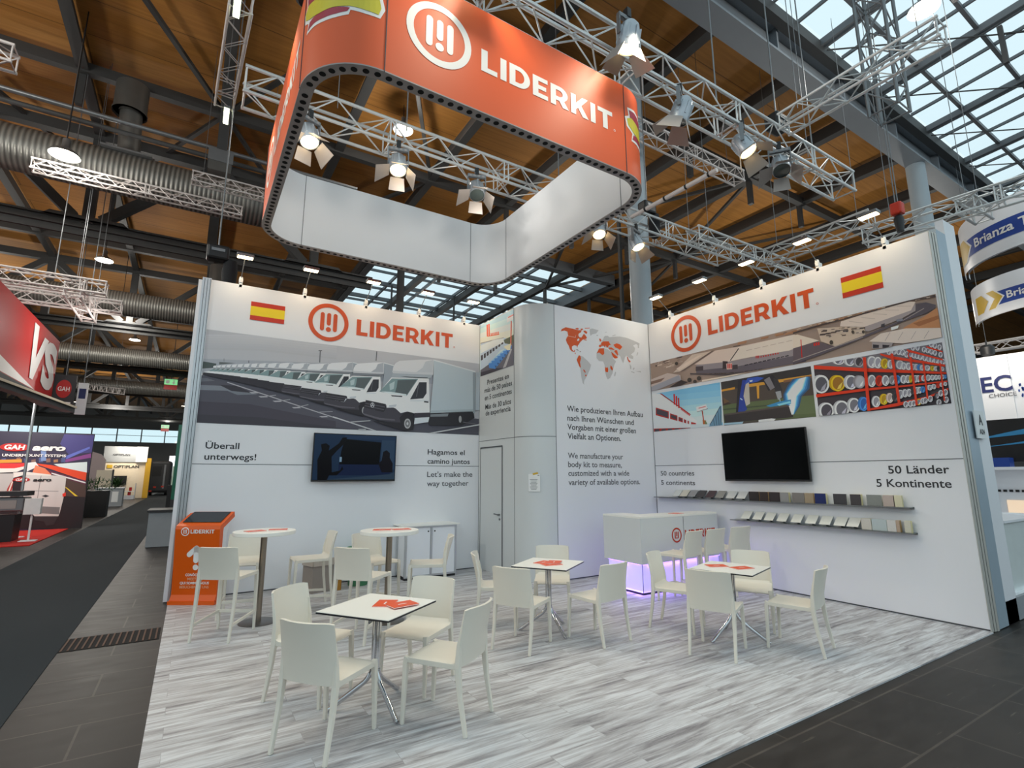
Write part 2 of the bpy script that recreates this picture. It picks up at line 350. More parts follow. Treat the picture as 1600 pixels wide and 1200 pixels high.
GL = {'L': (.64, [[[(0, 0), (.64, 0), (.64, .22), (.25, .22), (.25, 1), (0, 1)]]]), 'I': (.25, [[[(0, 0), (.25, 0), (.25, 1), (0, 1)]]]),
      'D': (.88, [[[(0, 0)] + arc(.40, .5, .48, .5, -PI / 2, PI / 2) + [(0, 1)], [(.25, .21)] + arc(.40, .5, .23, .29, -PI / 2, PI / 2) + [(.25, .79)]]]),
      'E': (.68, [[[(0, 0), (.68, 0), (.68, .21), (.25, .21), (.25, .4), (.6, .4), (.6, .6), (.25, .6), (.25, .79), (.67, .79), (.67, 1), (0, 1)]]]),
      'R': (.84, [[[(0, 0), (.25, 0), (.25, .28), (.4, .28), (.57, 0), (.86, 0), (.64, .34)] + arc(.43, .65, .38, .35, -.6, PI / 2) + [(0, 1)], [(.25, .48)] + arc(.42, .64, .15, .16, -PI / 2, PI / 2) + [(.25, .8)]]]),
      'K': (.86, [[[(0, 0), (.25, 0), (.25, .27), (.35, .38), (.58, 0), (.88, 0), (.52, .55), (.86, 1), (.57, 1), (.25, .6), (.25, 1), (0, 1)]]]),
      'T': (.78, [[[(.265, 0), (.515, 0), (.515, .78), (.78, .78), (.78, 1), (0, 1), (0, .78), (.265, .78)]]])}
def wordmark(x0, y0, width, h, reg=True):
    """company name in heavy capitals: list of outlines with holes"""
    gap = .125; tot = sum(GL[c][0] for c in 'LIDERKIT') + gap * 7; k = width / tot; x = 0; out = []
    for c in 'LIDERKIT':
        w, shapes = GL[c]
        for loops in shapes: out.append([[(x0 + (x + px) * k, y0 + py * h) for px, py in l] for l in loops])
        x += w + gap
    if reg: out.append([circle(x0 + width + .12 * h, y0 + .1 * h, .06 * h, 12), circle(x0 + width + .12 * h, y0 + .1 * h, .04 * h, 12)])
    return out
def emblem(cx, cy, r):
    out = [[circle(cx, cy, r, 48), circle(cx, cy, r * .79, 48)]]
    for dx, a, b in ((-.32, -.47, .5), (0, -.17, .5), (.32, -.47, .5)): out.append([pill(cx + dx * r, cy + a * r, cy + b * r, .2 * r)])
    out.append([circle(cx, cy - .38 * r, .13 * r, 16)])
    return out
def shapes(mb, lst, z=0.):
    for l in lst: mb.flat(l, z)
    return mb
ART = {
'trucks': '''0 196 196 201 0 2486 4730 2486 4730 3920 0 3920
0 205 205 210 0 3838 642 3920 1940 3920 1940 3912 739 3899 0 3809
0 203 203 207 0 3803 739 3895 1940 3905 1942 3873 742 3862 0 3774
0 201 201 205 0 3768 742 3859 1943 3866 1944 3834 744 3826 0 3739
0 199 199 203 0 3733 745 3822 1945 3826 1947 3794 747 3789 0 3704
0 196 196 201 0 3698 747 3786 1947 3787 1949 3755 750 3753 0 3669
0 194 194 199 0 3663 750 3750 1949 3748 1951 3716 753 3717 0 3634
0 192 192 196 0 3628 753 3713 1952 3709 1953 3677 756 3680 0 3599
0 177 180 188 0 3457 1957 3606 4136 3715 4142 3435 0 3239
0 78 89 87 0 3415 175 3401 180 3338 0 3304
0 100 105 105 213 3430 432 3439 216 3390
0 87 85 96 0 2486 0 3202 45 3206 944 3141 4730 2804 4730 2486
0 74 69 80 0 2486 0 2806 680 2812 1997 2612 2004 2486
0 65 61 70 0 2486 0 2610 838 2614 2003 2510 2311 2486
0 133 137 146 0 3053 285 3065 413 2997 0 2977
0 124 128 137 359 2993 607 3014 781 2972 501 2941
0 111 113 122 0 3161 76 3163 185 3134 0 3103
0 58 54 63 243 3077 489 3083 694 2989 413 2997
0 100 102 107 1666 3802 1671 3591 1686 3592 1681 3803
0 100 102 107 1647 3788 1704 3795 1703 3809 1646 3802
0 122 124 128 268 3492 272 3444 279 3445 275 3493
0 111 111 116 608 3500 611 3460 622 3461 619 3501
0 89 91 96 2633 3907 2627 3734 2643 3735 2649 3907
0 188 185 190 346 3119 1992 2660 1996 2675 349 3133
0 210 210 212 1943 2677 2629 2486 2703 2486 2703 2486 1948 2696
0 166 164 169 1317 2785 1546 2859 1542 2871 1313 2796
0 166 164 169 1023 2871 1261 2922 1259 2934 1021 2883
0 166 164 169 814 2929 1045 2976 1043 2988 812 2940
0 166 164 169 1712 2743 1939 2770 1937 2782 1710 2755
0 188 185 190 1291 2806 1406 2817 1438 2799 1331 2787
0 188 185 190 1723 2684 1844 2694 1878 2676 1765 2664
0 188 185 190 999 2888 1110 2900 1141 2883 1038 2870
0 188 185 190 791 2945 899 2957 929 2940 828 2927
0 188 185 190 658 2999 764 3011 794 2994 695 2981
0 166 174 183 197 3373 261 3350 267 3244 204 3233 201 3334
0 226 229 231 197 3374 261 3350 261 3347 197 3371
0 236 236 238 140 3334 140 3348 143 3358 148 3365 177 3371 197 3373 200 3333 143 3331
0 179 183 190 186 3367 196 3373 199 3334 172 3333 183 3350
0 210 212 216 141 3338 171 3337 199 3339 199 3333 141 3331
0 133 137 144 141 3331 199 3333 197 3324 138 3321
0 241 241 241 137 3320 194 3323 204 3233 182 3229 178 3231 171 3233 162 3228 152 3240 114 3246 24 3247 27 3255 47 3262 84 3275
0 135 159 161 140 3317 179 3320 167 3274 84 3276
0 93 102 104 150 3313 177 3318 166 3276 149 3278 150 3296
0 54 54 61 181 3312 192 3313 194 3284 191 3270 172 3266
0 52 48 56 24 3248 117 3247 108 3225 16 3228
0 241 241 241 119 3246 160 3254 159 3243 121 3238
0 52 48 56 16 3228 108 3224 120 3238 153 3240 165 3224 165 3201 91 3201 23 3207 12 3213
0 39 35 42 161 3216 166 3228 172 3233 180 3228 184 3208 183 3186 171 3181 55 3197 164 3203
0 166 174 183 253 3384 323 3358 330 3243 261 3230 257 3341
0 226 229 231 253 3385 323 3358 323 3355 253 3381
0 236 236 238 191 3341 191 3356 194 3368 199 3374 231 3382 253 3384 256 3340 193 3338
0 179 183 190 241 3377 252 3383 255 3340 225 3340 238 3359
0 210 212 216 191 3345 225 3345 255 3347 255 3340 192 3338
0 133 137 144 192 3338 255 3340 252 3330 188 3327
0 241 241 241 187 3325 250 3329 260 3230 237 3226 232 3229 224 3231 214 3225 203 3238 161 3245 60 3245 64 3254 86 3262 128 3277
0 135 159 161 190 3322 233 3326 219 3275 128 3278
0 93 102 104 201 3318 231 3323 219 3277 200 3280 201 3299
0 54 54 61 236 3317 247 3318 250 3286 246 3271 225 3266
0 52 48 56 60 3247 165 3246 154 3222 51 3225
0 241 241 241 167 3245 212 3254 210 3241 169 3236
0 52 48 56 52 3225 154 3221 168 3236 205 3238 217 3220 217 3195 135 3195 59 3201 47 3208
0 39 35 42 213 3212 218 3225 226 3230 234 3225 239 3203 238 3180 224 3174 95 3191 216 3198
0 166 174 183 318 3396 394 3368 401 3242 326 3229 322 3349
0 226 229 231 318 3396 394 3368 394 3364 318 3392
0 236 236 238 250 3349 250 3365 253 3378 259 3385 294 3393 318 3396 321 3348 253 3345
0 179 183 190 304 3388 317 3395 321 3348 288 3348 301 3368
0 210 212 216 250 3353 287 3353 320 3355 321 3348 251 3346
0 133 137 144 251 3345 321 3348 317 3337 247 3333
0 241 241 241 246 3332 315 3336 325 3229 300 3224 295 3227 286 3229 275 3223 264 3237 216 3245 105 3245 110 3254 134 3263 180 3279
0 135 159 161 249 3328 296 3333 281 3278 180 3280
0 93 102 104 261 3324 294 3330 281 3280 260 3283 261 3303
0 54 54 61 299 3322 312 3324 314 3289 310 3273 288 3268
0 52 48 56 105 3246 221 3246 209 3219 95 3222
0 241 241 241 223 3245 273 3254 271 3241 226 3235
0 52 48 56 96 3222 209 3219 224 3235 265 3237 279 3218 278 3191 187 3191 104 3197 91 3205
0 39 35 42 274 3208 280 3223 288 3228 297 3223 302 3199 301 3174 286 3168 143 3186 277 3194
0 166 174 183 388 3408 471 3377 479 3239 397 3224 392 3357
0 226 229 231 388 3409 471 3377 471 3373 388 3405
0 236 236 238 314 3357 314 3375 317 3389 324 3397 362 3405 388 3408 392 3355 317 3353
0 179 183 190 373 3400 387 3407 391 3356 355 3355 369 3378
0 210 212 216 314 3362 354 3361 390 3363 391 3355 315 3353
0 133 137 144 315 3353 391 3355 387 3343 311 3340
0 241 241 241 309 3338 384 3342 396 3224 368 3219 362 3222 353 3224 341 3218 329 3234 277 3241 154 3242 160 3252 186 3262 237 3280
0 135 159 161 313 3334 364 3339 348 3278 237 3281
0 93 102 104 326 3330 362 3336 347 3280 324 3284 326 3306
0 54 54 61 367 3327 381 3329 384 3291 379 3273 355 3267
0 52 48 56 154 3244 282 3243 268 3213 143 3217
0 241 241 241 284 3242 339 3252 337 3237 287 3231
0 52 48 56 144 3217 268 3213 285 3230 330 3233 345 3212 345 3182 245 3182 153 3189 139 3198
0 39 35 42 341 3202 346 3217 355 3224 365 3218 370 3191 369 3163 353 3156 197 3177 344 3185
0 166 174 183 467 3422 557 3388 565 3236 477 3220 472 3366
0 226 229 231 467 3423 557 3388 557 3384 468 3418
0 236 236 238 387 3365 387 3386 391 3401 398 3409 439 3419 467 3422 471 3364 390 3361
0 179 183 190 451 3413 466 3421 470 3365 431 3364 447 3389
0 210 212 216 387 3371 431 3370 470 3373 470 3364 388 3362
0 133 137 144 388 3361 470 3364 466 3350 384 3347
0 241 241 241 382 3345 463 3349 476 3220 446 3214 440 3218 430 3220 416 3213 403 3231 347 3239 213 3240 218 3251 247 3262 303 3281
0 135 159 161 386 3341 442 3346 424 3279 303 3282
0 93 102 104 400 3336 439 3342 423 3282 399 3285 400 3310
0 54 54 61 445 3333 460 3335 463 3293 458 3273 432 3267
0 52 48 56 212 3242 352 3241 337 3209 200 3213
0 241 241 241 355 3239 414 3251 412 3234 358 3227
0 52 48 56 202 3213 337 3208 356 3227 405 3230 421 3207 421 3174 312 3174 211 3182 196 3192
0 39 35 42 416 3195 422 3212 432 3220 442 3213 448 3184 447 3153 430 3146 259 3169 419 3178
0 166 174 183 552 3437 649 3399 658 3234 562 3216 557 3375
0 226 229 231 552 3437 649 3399 649 3394 552 3432
0 236 236 238 465 3375 466 3397 470 3413 477 3423 521 3433 552 3437 556 3373 469 3370
0 179 183 190 535 3427 551 3435 555 3374 513 3373 530 3400
0 210 212 216 466 3381 513 3380 554 3383 555 3373 467 3371
0 133 137 144 467 3370 555 3373 551 3358 462 3355
0 241 241 241 460 3352 548 3357 561 3216 529 3210 522 3214 511 3217 497 3209 483 3228 421 3238 276 3238 282 3251 313 3263 373 3283
0 135 159 161 464 3348 524 3353 505 3281 373 3285
0 93 102 104 480 3343 522 3350 505 3284 478 3288 480 3315
0 54 54 61 528 3340 544 3342 547 3296 542 3274 513 3268
0 52 48 56 275 3240 427 3239 411 3204 262 3209
0 241 241 241 430 3238 495 3250 492 3232 433 3225
0 52 48 56 264 3209 411 3203 431 3224 484 3227 502 3202 501 3167 383 3167 274 3176 257 3186
0 39 35 42 496 3190 503 3208 513 3216 524 3209 531 3177 530 3144 511 3136 325 3161 500 3170
0 166 174 183 647 3453 751 3411 760 3228 658 3209 652 3385
0 226 229 231 646 3453 751 3411 751 3406 647 3448
0 236 236 238 553 3385 554 3409 558 3427 566 3438 613 3449 647 3453 651 3382 557 3380
0 179 183 190 628 3442 646 3451 650 3384 605 3383 623 3412
0 210 212 216 554 3391 604 3390 649 3393 650 3383 555 3380
0 133 137 144 555 3380 650 3383 645 3366 549 3362
0 241 241 241 547 3360 642 3365 657 3209 622 3203 614 3207 603 3211 587 3202 572 3223 506 3234 348 3235 355 3248 389 3261 454 3284
0 135 159 161 552 3355 617 3361 596 3281 454 3285
0 93 102 104 569 3349 614 3357 596 3284 567 3289 569 3319
0 54 54 61 620 3346 638 3348 642 3298 635 3274 605 3266
0 52 48 56 348 3237 512 3235 494 3197 333 3202
0 241 241 241 515 3234 585 3247 583 3227 519 3219
0 52 48 56 335 3203 494 3196 516 3219 574 3222 593 3194 592 3155 464 3156 346 3166 328 3177
0 39 35 42 587 3181 594 3201 605 3209 617 3202 624 3167 623 3130 603 3121 402 3150 591 3159
0 166 174 183 757 3470 876 3425 886 3224 769 3203 763 3395
0 226 229 231 757 3470 876 3425 876 3419 758 3464
0 236 236 238 651 3395 652 3421 657 3441 666 3453 720 3465 757 3470 762 3393 656 3390
0 179 183 190 736 3457 756 3468 761 3394 710 3393 731 3425
0 210 212 216 652 3402 709 3401 760 3404 761 3393 653 3390
0 133 137 144 653 3389 761 3393 756 3375 647 3370
0 241 241 241 645 3368 752 3374 768 3203 728 3196 720 3201 707 3204 689 3194 672 3217 599 3229 426 3231 433 3246 471 3260 542 3284
0 135 159 161 650 3362 723 3369 699 3281 542 3286
0 93 102 104 669 3356 720 3364 699 3285 666 3290 669 3322
0 54 54 61 727 3353 747 3355 751 3300 744 3274 709 3265
0 52 48 56 426 3233 606 3231 586 3189 410 3195
0 241 241 241 609 3229 687 3244 684 3222 613 3214
0 52 48 56 412 3196 586 3188 611 3213 674 3217 695 3186 695 3143 553 3144 424 3155 404 3168
0 39 35 42 688 3171 697 3194 709 3203 723 3195 731 3156 729 3116 706 3106 485 3138 693 3148
0 166 174 183 885 3487 1024 3438 1034 3216 897 3192 892 3404
0 226 229 231 885 3488 1024 3438 1024 3431 886 3481
0 236 236 238 760 3403 761 3433 767 3455 778 3468 841 3482 885 3487 890 3402 765 3398
0 179 183 190 860 3473 884 3485 889 3403 829 3402 854 3438
0 210 212 216 761 3411 828 3411 888 3415 889 3402 762 3398
0 133 137 144 762 3397 889 3402 882 3382 756 3376
0 241 241 241 753 3373 878 3381 895 3192 848 3184 839 3189 823 3193 803 3182 783 3208 703 3221 514 3223 522 3239 563 3255 641 3281
0 135 159 161 758 3368 845 3375 815 3278 641 3284
0 93 102 104 780 3360 840 3370 815 3282 777 3287 780 3323
0 54 54 61 849 3357 872 3360 876 3299 868 3270 827 3260
0 52 48 56 514 3225 710 3222 689 3176 497 3184
0 241 241 241 714 3221 800 3237 797 3213 718 3203
0 52 48 56 499 3184 689 3175 715 3203 785 3207 810 3173 809 3126 653 3127 512 3140 490 3153
0 39 35 42 802 3157 812 3181 827 3192 842 3183 852 3140 849 3095 823 3085 578 3120 807 3131
0 166 174 183 1047 3508 1220 3457 1229 3212 1057 3184 1053 3417
0 226 229 231 1047 3509 1220 3457 1220 3449 1047 3502
0 236 236 238 889 3414 890 3446 898 3470 912 3485 991 3502 1047 3508 1051 3414 895 3408
0 179 183 190 1015 3493 1045 3506 1050 3416 975 3414 1006 3453
0 210 212 216 890 3423 974 3423 1049 3429 1050 3415 891 3408
0 133 137 144 891 3407 1050 3415 1041 3393 884 3384
0 241 241 241 881 3381 1036 3391 1055 3184 996 3175 984 3180 965 3184 939 3172 915 3199 826 3214 621 3216 630 3234 674 3251 759 3281
0 135 159 161 887 3375 994 3385 956 3277 759 3283
0 93 102 104 913 3367 989 3379 956 3282 908 3287 913 3326
0 54 54 61 999 3365 1029 3368 1033 3301 1022 3269 971 3258
0 52 48 56 621 3219 834 3216 811 3165 602 3174
0 241 241 241 838 3214 937 3231 932 3206 843 3195
0 52 48 56 604 3174 811 3164 840 3194 918 3198 948 3162 946 3110 772 3111 618 3126 595 3140
0 39 35 42 938 3144 951 3171 969 3182 989 3173 1000 3126 996 3077 962 3065 691 3104 944 3115
0 166 174 183 1240 3535 1451 3477 1460 3195 1250 3162 1248 3431
0 226 229 231 1240 3536 1451 3477 1451 3468 1241 3527
0 236 236 238 1049 3426 1051 3463 1060 3490 1077 3507 1173 3527 1240 3535 1245 3427 1056 3418
0 179 183 190 1202 3517 1238 3532 1243 3429 1152 3426 1191 3472
0 210 212 216 1050 3436 1151 3437 1242 3444 1244 3427 1051 3419
0 133 137 144 1052 3418 1244 3427 1233 3402 1043 3392
0 241 241 241 1040 3388 1226 3400 1247 3162 1176 3151 1162 3157 1139 3162 1108 3148 1078 3179 980 3197 758 3201 767 3222 815 3241 907 3274
0 135 159 161 1046 3381 1176 3393 1129 3269 907 3276
0 93 102 104 1078 3372 1169 3386 1128 3274 1071 3279 1077 3325
0 54 54 61 1182 3370 1217 3373 1222 3297 1208 3260 1146 3247
0 52 48 56 757 3205 989 3199 964 3141 737 3153
0 241 241 241 994 3197 1105 3216 1099 3187 999 3175
0 52 48 56 739 3153 964 3140 995 3174 1082 3178 1118 3137 1115 3077 922 3080 755 3097 729 3114
0 39 35 42 1105 3116 1121 3147 1143 3160 1167 3149 1180 3096 1175 3039 1135 3026 833 3072 1112 3083
0 166 174 183 1483 3555 1747 3494 1754 3180 1489 3141 1490 3440
0 226 229 231 1483 3557 1747 3494 1747 3485 1483 3547
0 236 236 238 1241 3431 1244 3472 1256 3503 1278 3522 1398 3546 1483 3555 1488 3436 1250 3423
0 179 183 190 1434 3535 1480 3553 1485 3438 1371 3433 1420 3484
0 210 212 216 1243 3443 1370 3445 1484 3454 1485 3436 1245 3424
0 133 137 144 1245 3423 1485 3436 1472 3408 1235 3394
0 241 241 241 1232 3390 1463 3405 1486 3141 1397 3128 1379 3135 1350 3140 1311 3124 1274 3158 1166 3178 924 3184 935 3207 987 3227 1087 3263
0 135 159 161 1238 3381 1399 3396 1339 3259 1087 3266
0 93 102 104 1277 3372 1391 3389 1339 3264 1267 3269 1275 3320
0 54 54 61 1407 3371 1452 3376 1456 3290 1438 3249 1361 3234
0 52 48 56 924 3188 1176 3180 1149 3117 902 3130
0 241 241 241 1181 3178 1309 3200 1301 3167 1186 3153
0 52 48 56 905 3131 1149 3115 1183 3153 1279 3157 1323 3112 1319 3045 1102 3049 921 3069 894 3088
0 39 35 42 1308 3088 1328 3123 1356 3138 1386 3126 1401 3067 1394 3004 1343 2989 1007 3041 1316 3052
0 166 174 183 1811 3587 2165 3523 2168 3165 1812 3118 1819 3456
0 226 229 231 1811 3588 2165 3523 2164 3512 1812 3577
0 177 190 196 1811 3138 2167 3184 2168 3163 1812 3116
0 43 41 47 1804 3113 2168 3158 2179 3106 2078 3030 1811 3009
0 133 139 144 1813 3105 1961 3126 1954 3100 1814 3084
0 236 236 238 1489 3441 1493 3488 1510 3523 1539 3545 1699 3574 1811 3587 1815 3451 1500 3432
0 179 183 190 1746 3562 1808 3584 1812 3453 1660 3445 1726 3505
0 210 212 216 1492 3454 1659 3460 1811 3472 1812 3451 1493 3433
0 133 137 144 1493 3432 1812 3451 1794 3419 1482 3399
0 241 241 241 1478 3394 1782 3416 1808 3117 1689 3102 1666 3109 1627 3114 1575 3096 1527 3134 1407 3157 1147 3165 1158 3190 1214 3214 1322 3253
0 78 80 82 1547 3412 1770 3425 1774 3419 1616 3409
0 135 159 161 1485 3385 1697 3405 1615 3248 1322 3257
0 93 102 104 1534 3375 1686 3396 1614 3254 1519 3259 1531 3317
0 188 205 207 1455 3334 1512 3365 1509 3298 1465 3281
0 226 236 238 1348 3262 1480 3270 1610 3262 1615 3250 1481 3252
0 54 54 61 1707 3376 1766 3382 1771 3286 1746 3239 1643 3221
0 100 102 107 1700 3359 1706 3359 1695 3249 1689 3249
0 67 69 74 1481 3241 1581 3245 1578 3234 1495 3232
0 210 218 225 1644 3211 1798 3225 1798 3220 1644 3206
0 56 56 62 1755 3217 1790 3216 1791 3204 1756 3205
0 50 46 53 1146 3169 1418 3159 1388 3088 1123 3105
0 96 93 102 1142 3145 1409 3136 1406 3130 1140 3139
0 96 93 102 1134 3124 1397 3113 1395 3106 1132 3118
0 241 241 241 1423 3156 1573 3181 1563 3144 1429 3129
0 205 210 216 1461 3153 1540 3167 1534 3146 1462 3138
0 69 65 74 1125 3105 1388 3086 1425 3129 1533 3133 1591 3082 1584 3007 1338 3012 1143 3036 1113 3058
0 102 98 107 1119 3057 1337 3036 1533 3039 1534 3028 1338 3022 1127 3043
0 39 35 42 1570 3056 1598 3095 1635 3112 1674 3099 1693 3033 1682 2962 1615 2944 1235 3004 1580 3015
0 61 56 65 1685 3107 1808 3121 1806 3082 1684 3067
0 223 229 234 1690 3064 1806 3081 1800 3037 1687 3011
0 155 166 174 2143 3509 2167 3510 2180 3147 2164 3146
1 45 43 47 2059 3083 19 2 2 -44
1 166 166 168 2059 3083 12 1 2 -30
1 43 41 45 1634 3010 35 3 3 -53
1 190 190 192 1635 3011 26 2 3 -43
1 122 122 124 1635 3011 18 1 2 -31
1 210 210 210 1635 3011 8 1 1 -13
0 166 174 183 2228 3657 2706 3579 2704 3123 2223 3063 2237 3491
0 226 229 231 2228 3659 2706 3579 2705 3566 2229 3645
0 177 190 196 2221 3089 2703 3147 2704 3121 2223 3061
0 43 41 47 2212 3057 2705 3115 2719 3048 2580 2952 2219 2926
0 133 139 144 2223 3047 2423 3074 2414 3041 2225 3021
0 236 236 238 1795 3470 1801 3529 1824 3573 1863 3601 2077 3640 2228 3657 2232 3485 1810 3459
0 179 183 190 2140 3626 2223 3653 2228 3488 2023 3477 2113 3553
0 210 212 216 1799 3486 2022 3495 2226 3511 2228 3486 1800 3459
0 133 137 144 1800 3458 2228 3486 2202 3444 1788 3417
0 241 241 241 1783 3412 2187 3441 2217 3063 2058 3044 2027 3053 1975 3059 1906 3036 1843 3084 1707 3114 1421 3130 1433 3161 1495 3189 1613 3237
0 78 80 82 1873 3433 2170 3452 2176 3444 1964 3430
0 135 159 161 1792 3400 2073 3426 1961 3228 1612 3241
0 93 102 104 1855 3387 2058 3415 1960 3235 1833 3241 1849 3314
0 188 205 207 1759 3336 1826 3374 1820 3290 1770 3270
0 226 236 238 1641 3247 1786 3255 1954 3245 1960 3230 1787 3233
0 54 54 61 2085 3390 2165 3398 2169 3276 2136 3216 1998 3194
0 100 102 107 2076 3368 2084 3368 2068 3229 2060 3229
0 67 69 74 1788 3219 1915 3224 1911 3210 1803 3207
0 210 218 225 1999 3181 2205 3199 2205 3193 1999 3175
0 56 56 62 2148 3189 2195 3188 2196 3172 2149 3173
0 50 46 53 1421 3135 1718 3117 1686 3028 1396 3055
0 96 93 102 1416 3104 1708 3088 1706 3081 1414 3097
0 96 93 102 1408 3078 1696 3060 1693 3051 1406 3071
0 241 241 241 1724 3113 1905 3143 1890 3097 1731 3079
0 205 210 216 1765 3109 1860 3125 1852 3100 1766 3090
0 69 65 74 1398 3055 1686 3026 1726 3079 1851 3083 1927 3019 1917 2925 1632 2934 1418 2968 1386 2996
0 102 98 107 1391 2994 1630 2965 1850 2965 1851 2951 1631 2946 1401 2977
0 39 35 42 1899 2985 1936 3035 1986 3057 2038 3040 2063 2956 2047 2867 1957 2845 1519 2926 1912 2935
0 61 56 65 2052 3049 2217 3068 2214 3018 2050 2999
0 223 229 234 2058 2995 2215 3017 2205 2961 2054 2928
0 155 166 174 2676 3562 2709 3563 2721 3101 2699 3099
1 45 43 47 2555 3020 26 2 3 -56
1 166 166 168 2555 3020 16 1 2 -39
1 43 41 45 1983 2927 46 3 4 -66
1 190 190 192 1985 2930 34 3 3 -54
1 122 122 124 1985 2930 24 2 2 -39
1 210 210 210 1985 2930 10 1 1 -17
0 166 174 183 2775 3715 3374 3619 3365 3056 2760 2985 2783 3510
0 226 229 231 2775 3717 3374 3619 3372 3602 2775 3700
0 177 190 196 2759 3017 3364 3085 3365 3053 2760 2982
0 43 41 47 2748 2978 3365 3045 3382 2963 3206 2846 2755 2817
0 133 139 144 2761 2966 3011 2997 2999 2957 2763 2934
0 236 236 238 2234 3485 2243 3557 2271 3611 2320 3645 2585 3693 2775 3715 2777 3503 2253 3472
0 179 183 190 2664 3675 2768 3710 2772 3506 2517 3493 2629 3586
0 210 212 216 2239 3505 2516 3515 2771 3535 2772 3504 2241 3472
0 133 137 144 2241 3470 2772 3504 2740 3453 2226 3420
0 241 241 241 2221 3413 2720 3448 2754 2985 2555 2962 2517 2974 2453 2982 2367 2954 2290 3014 2135 3052 1816 3075 1829 3114 1898 3147 2030 3203
0 78 80 82 2330 3440 2700 3462 2707 3452 2444 3436
0 135 159 161 2230 3399 2578 3430 2437 3188 2029 3208
0 93 102 104 2308 3384 2560 3416 2436 3197 2280 3205 2300 3294
0 188 205 207 2193 3322 2271 3367 2264 3265 2206 3240
0 226 236 238 2061 3215 2223 3223 2429 3209 2437 3191 2225 3195
0 54 54 61 2593 3386 2693 3396 2697 3246 2655 3173 2483 3146
0 100 102 107 2582 3359 2592 3360 2570 3190 2560 3189
0 67 69 74 2226 3179 2380 3183 2375 3166 2243 3164
0 210 218 225 2484 3131 2740 3152 2740 3144 2484 3123
0 56 56 62 2669 3140 2728 3138 2728 3119 2670 3120
0 50 46 53 1815 3082 2147 3055 2111 2948 1787 2985
0 96 93 102 1810 3044 2136 3021 2134 3012 1807 3035
0 96 93 102 1801 3013 2122 2986 2119 2976 1798 3004
0 241 241 241 2154 3051 2367 3086 2348 3028 2161 3009
0 205 210 216 2200 3044 2312 3063 2301 3032 2201 3022
0 69 65 74 1790 2985 2111 2945 2156 3008 2300 3012 2393 2933 2380 2819 2050 2834 1812 2879 1776 2913
0 102 98 107 1782 2911 2048 2871 2297 2868 2298 2851 2049 2849 1793 2890
0 39 35 42 2358 2893 2404 2953 2466 2979 2530 2958 2560 2856 2540 2747 2429 2721 1924 2826 2373 2831
0 61 56 65 2549 2970 2754 2991 2750 2930 2545 2908
0 223 229 234 2556 2904 2750 2929 2737 2861 2549 2822
0 155 166 174 3335 3597 3378 3599 3385 3028 3357 3026
1 45 43 47 3176 2929 33 2 3 -68
1 166 166 168 3176 2929 20 1 2 -47
1 43 41 45 2461 2821 58 4 4 -81
1 190 190 192 2464 2824 43 3 3 -66
1 122 122 124 2463 2824 30 2 2 -48
1 210 210 210 2463 2824 13 1 1 -20
0 194 206 213 3731 3882 4631 3754 4598 2951 3691 2857 3739 3594
0 226 229 231 3731 3886 4631 3754 4627 3730 3732 3862
0 177 190 196 3690 2902 4598 2993 4598 2947 3691 2853
0 43 41 47 3672 2846 4598 2936 4621 2820 4352 2655 3679 2622
0 133 139 144 3692 2830 4064 2871 4045 2814 3693 2785
0 227 227 229 2934 3555 2948 3655 2990 3731 3061 3779 3451 3849 3731 3882 3730 3583 2961 3537
0 201 205 210 3567 3826 3722 3876 3722 3588 3346 3568 3513 3699
0 210 212 216 2942 3583 3345 3599 3720 3629 3722 3584 2943 3537
0 177 185 192 2943 3535 3722 3584 3673 3513 2925 3466
0 241 241 241 2920 3456 3644 3506 3682 2856 3390 2827 3334 2843 3241 2855 3115 2817 3005 2901 2826 2958 2480 3001 2495 3054 2569 3097 2712 3171
0 78 80 82 3072 3493 3614 3525 3624 3512 3237 3488
0 135 159 161 2930 3436 3434 3480 3222 3142 2711 3178
0 93 102 104 3038 3415 3406 3461 3221 3155 2994 3166 3025 3289
0 188 205 207 2889 3330 2985 3392 2973 3249 2903 3217
0 226 236 238 2746 3186 2922 3192 3211 3172 3222 3146 2923 3153
0 54 54 61 3455 3418 3602 3432 3604 3222 3540 3121 3288 3083
0 100 102 107 3437 3380 3452 3382 3417 3144 3402 3142
0 67 69 74 2924 3131 3140 3136 3131 3112 2943 3110
0 210 218 225 3289 3062 3665 3090 3666 3080 3289 3051
0 56 56 62 3561 3074 3647 3071 3648 3044 3561 3046
0 50 46 53 2480 3010 2839 2963 2800 2815 2450 2877
0 96 93 102 2474 2959 2827 2915 2824 2903 2471 2946
0 96 93 102 2464 2915 2812 2867 2809 2853 2462 2903
0 241 241 241 2847 2956 3118 3000 3090 2921 2854 2898
0 205 210 216 2896 2946 3038 2970 3021 2927 2898 2915
0 69 65 74 2453 2878 2800 2812 2849 2898 3019 2898 3153 2788 3131 2630 2734 2661 2477 2731 2438 2779
0 102 98 107 2445 2776 2732 2712 3013 2700 3014 2676 2734 2681 2456 2746
0 39 35 42 3101 2733 3170 2816 3260 2851 3353 2821 3395 2679 3363 2528 3200 2495 2598 2654 3122 2647
0 61 56 65 3380 2837 3681 2865 3674 2780 3374 2752
0 223 229 234 3389 2746 3674 2778 3654 2684 3378 2632
0 155 166 174 4571 3722 4636 3725 4628 2911 4586 2908
0 183 194 203 4642 3735 4729 3731 4730 3661 4730 2978 4636 2969
1 45 43 47 4309 2774 49 3 2 -97
1 166 166 168 4309 2774 31 2 1 -67
1 43 41 45 3249 2633 84 4 4 -112
1 190 190 192 3253 2636 62 3 3 -91
1 122 122 124 3253 2636 44 2 2 -66
1 210 210 210 3253 2636 18 1 1 -28
1 221 221 225 2599 2928 34 2 2 -44
1 50 46 53 2599 2928 25 2 2 -36
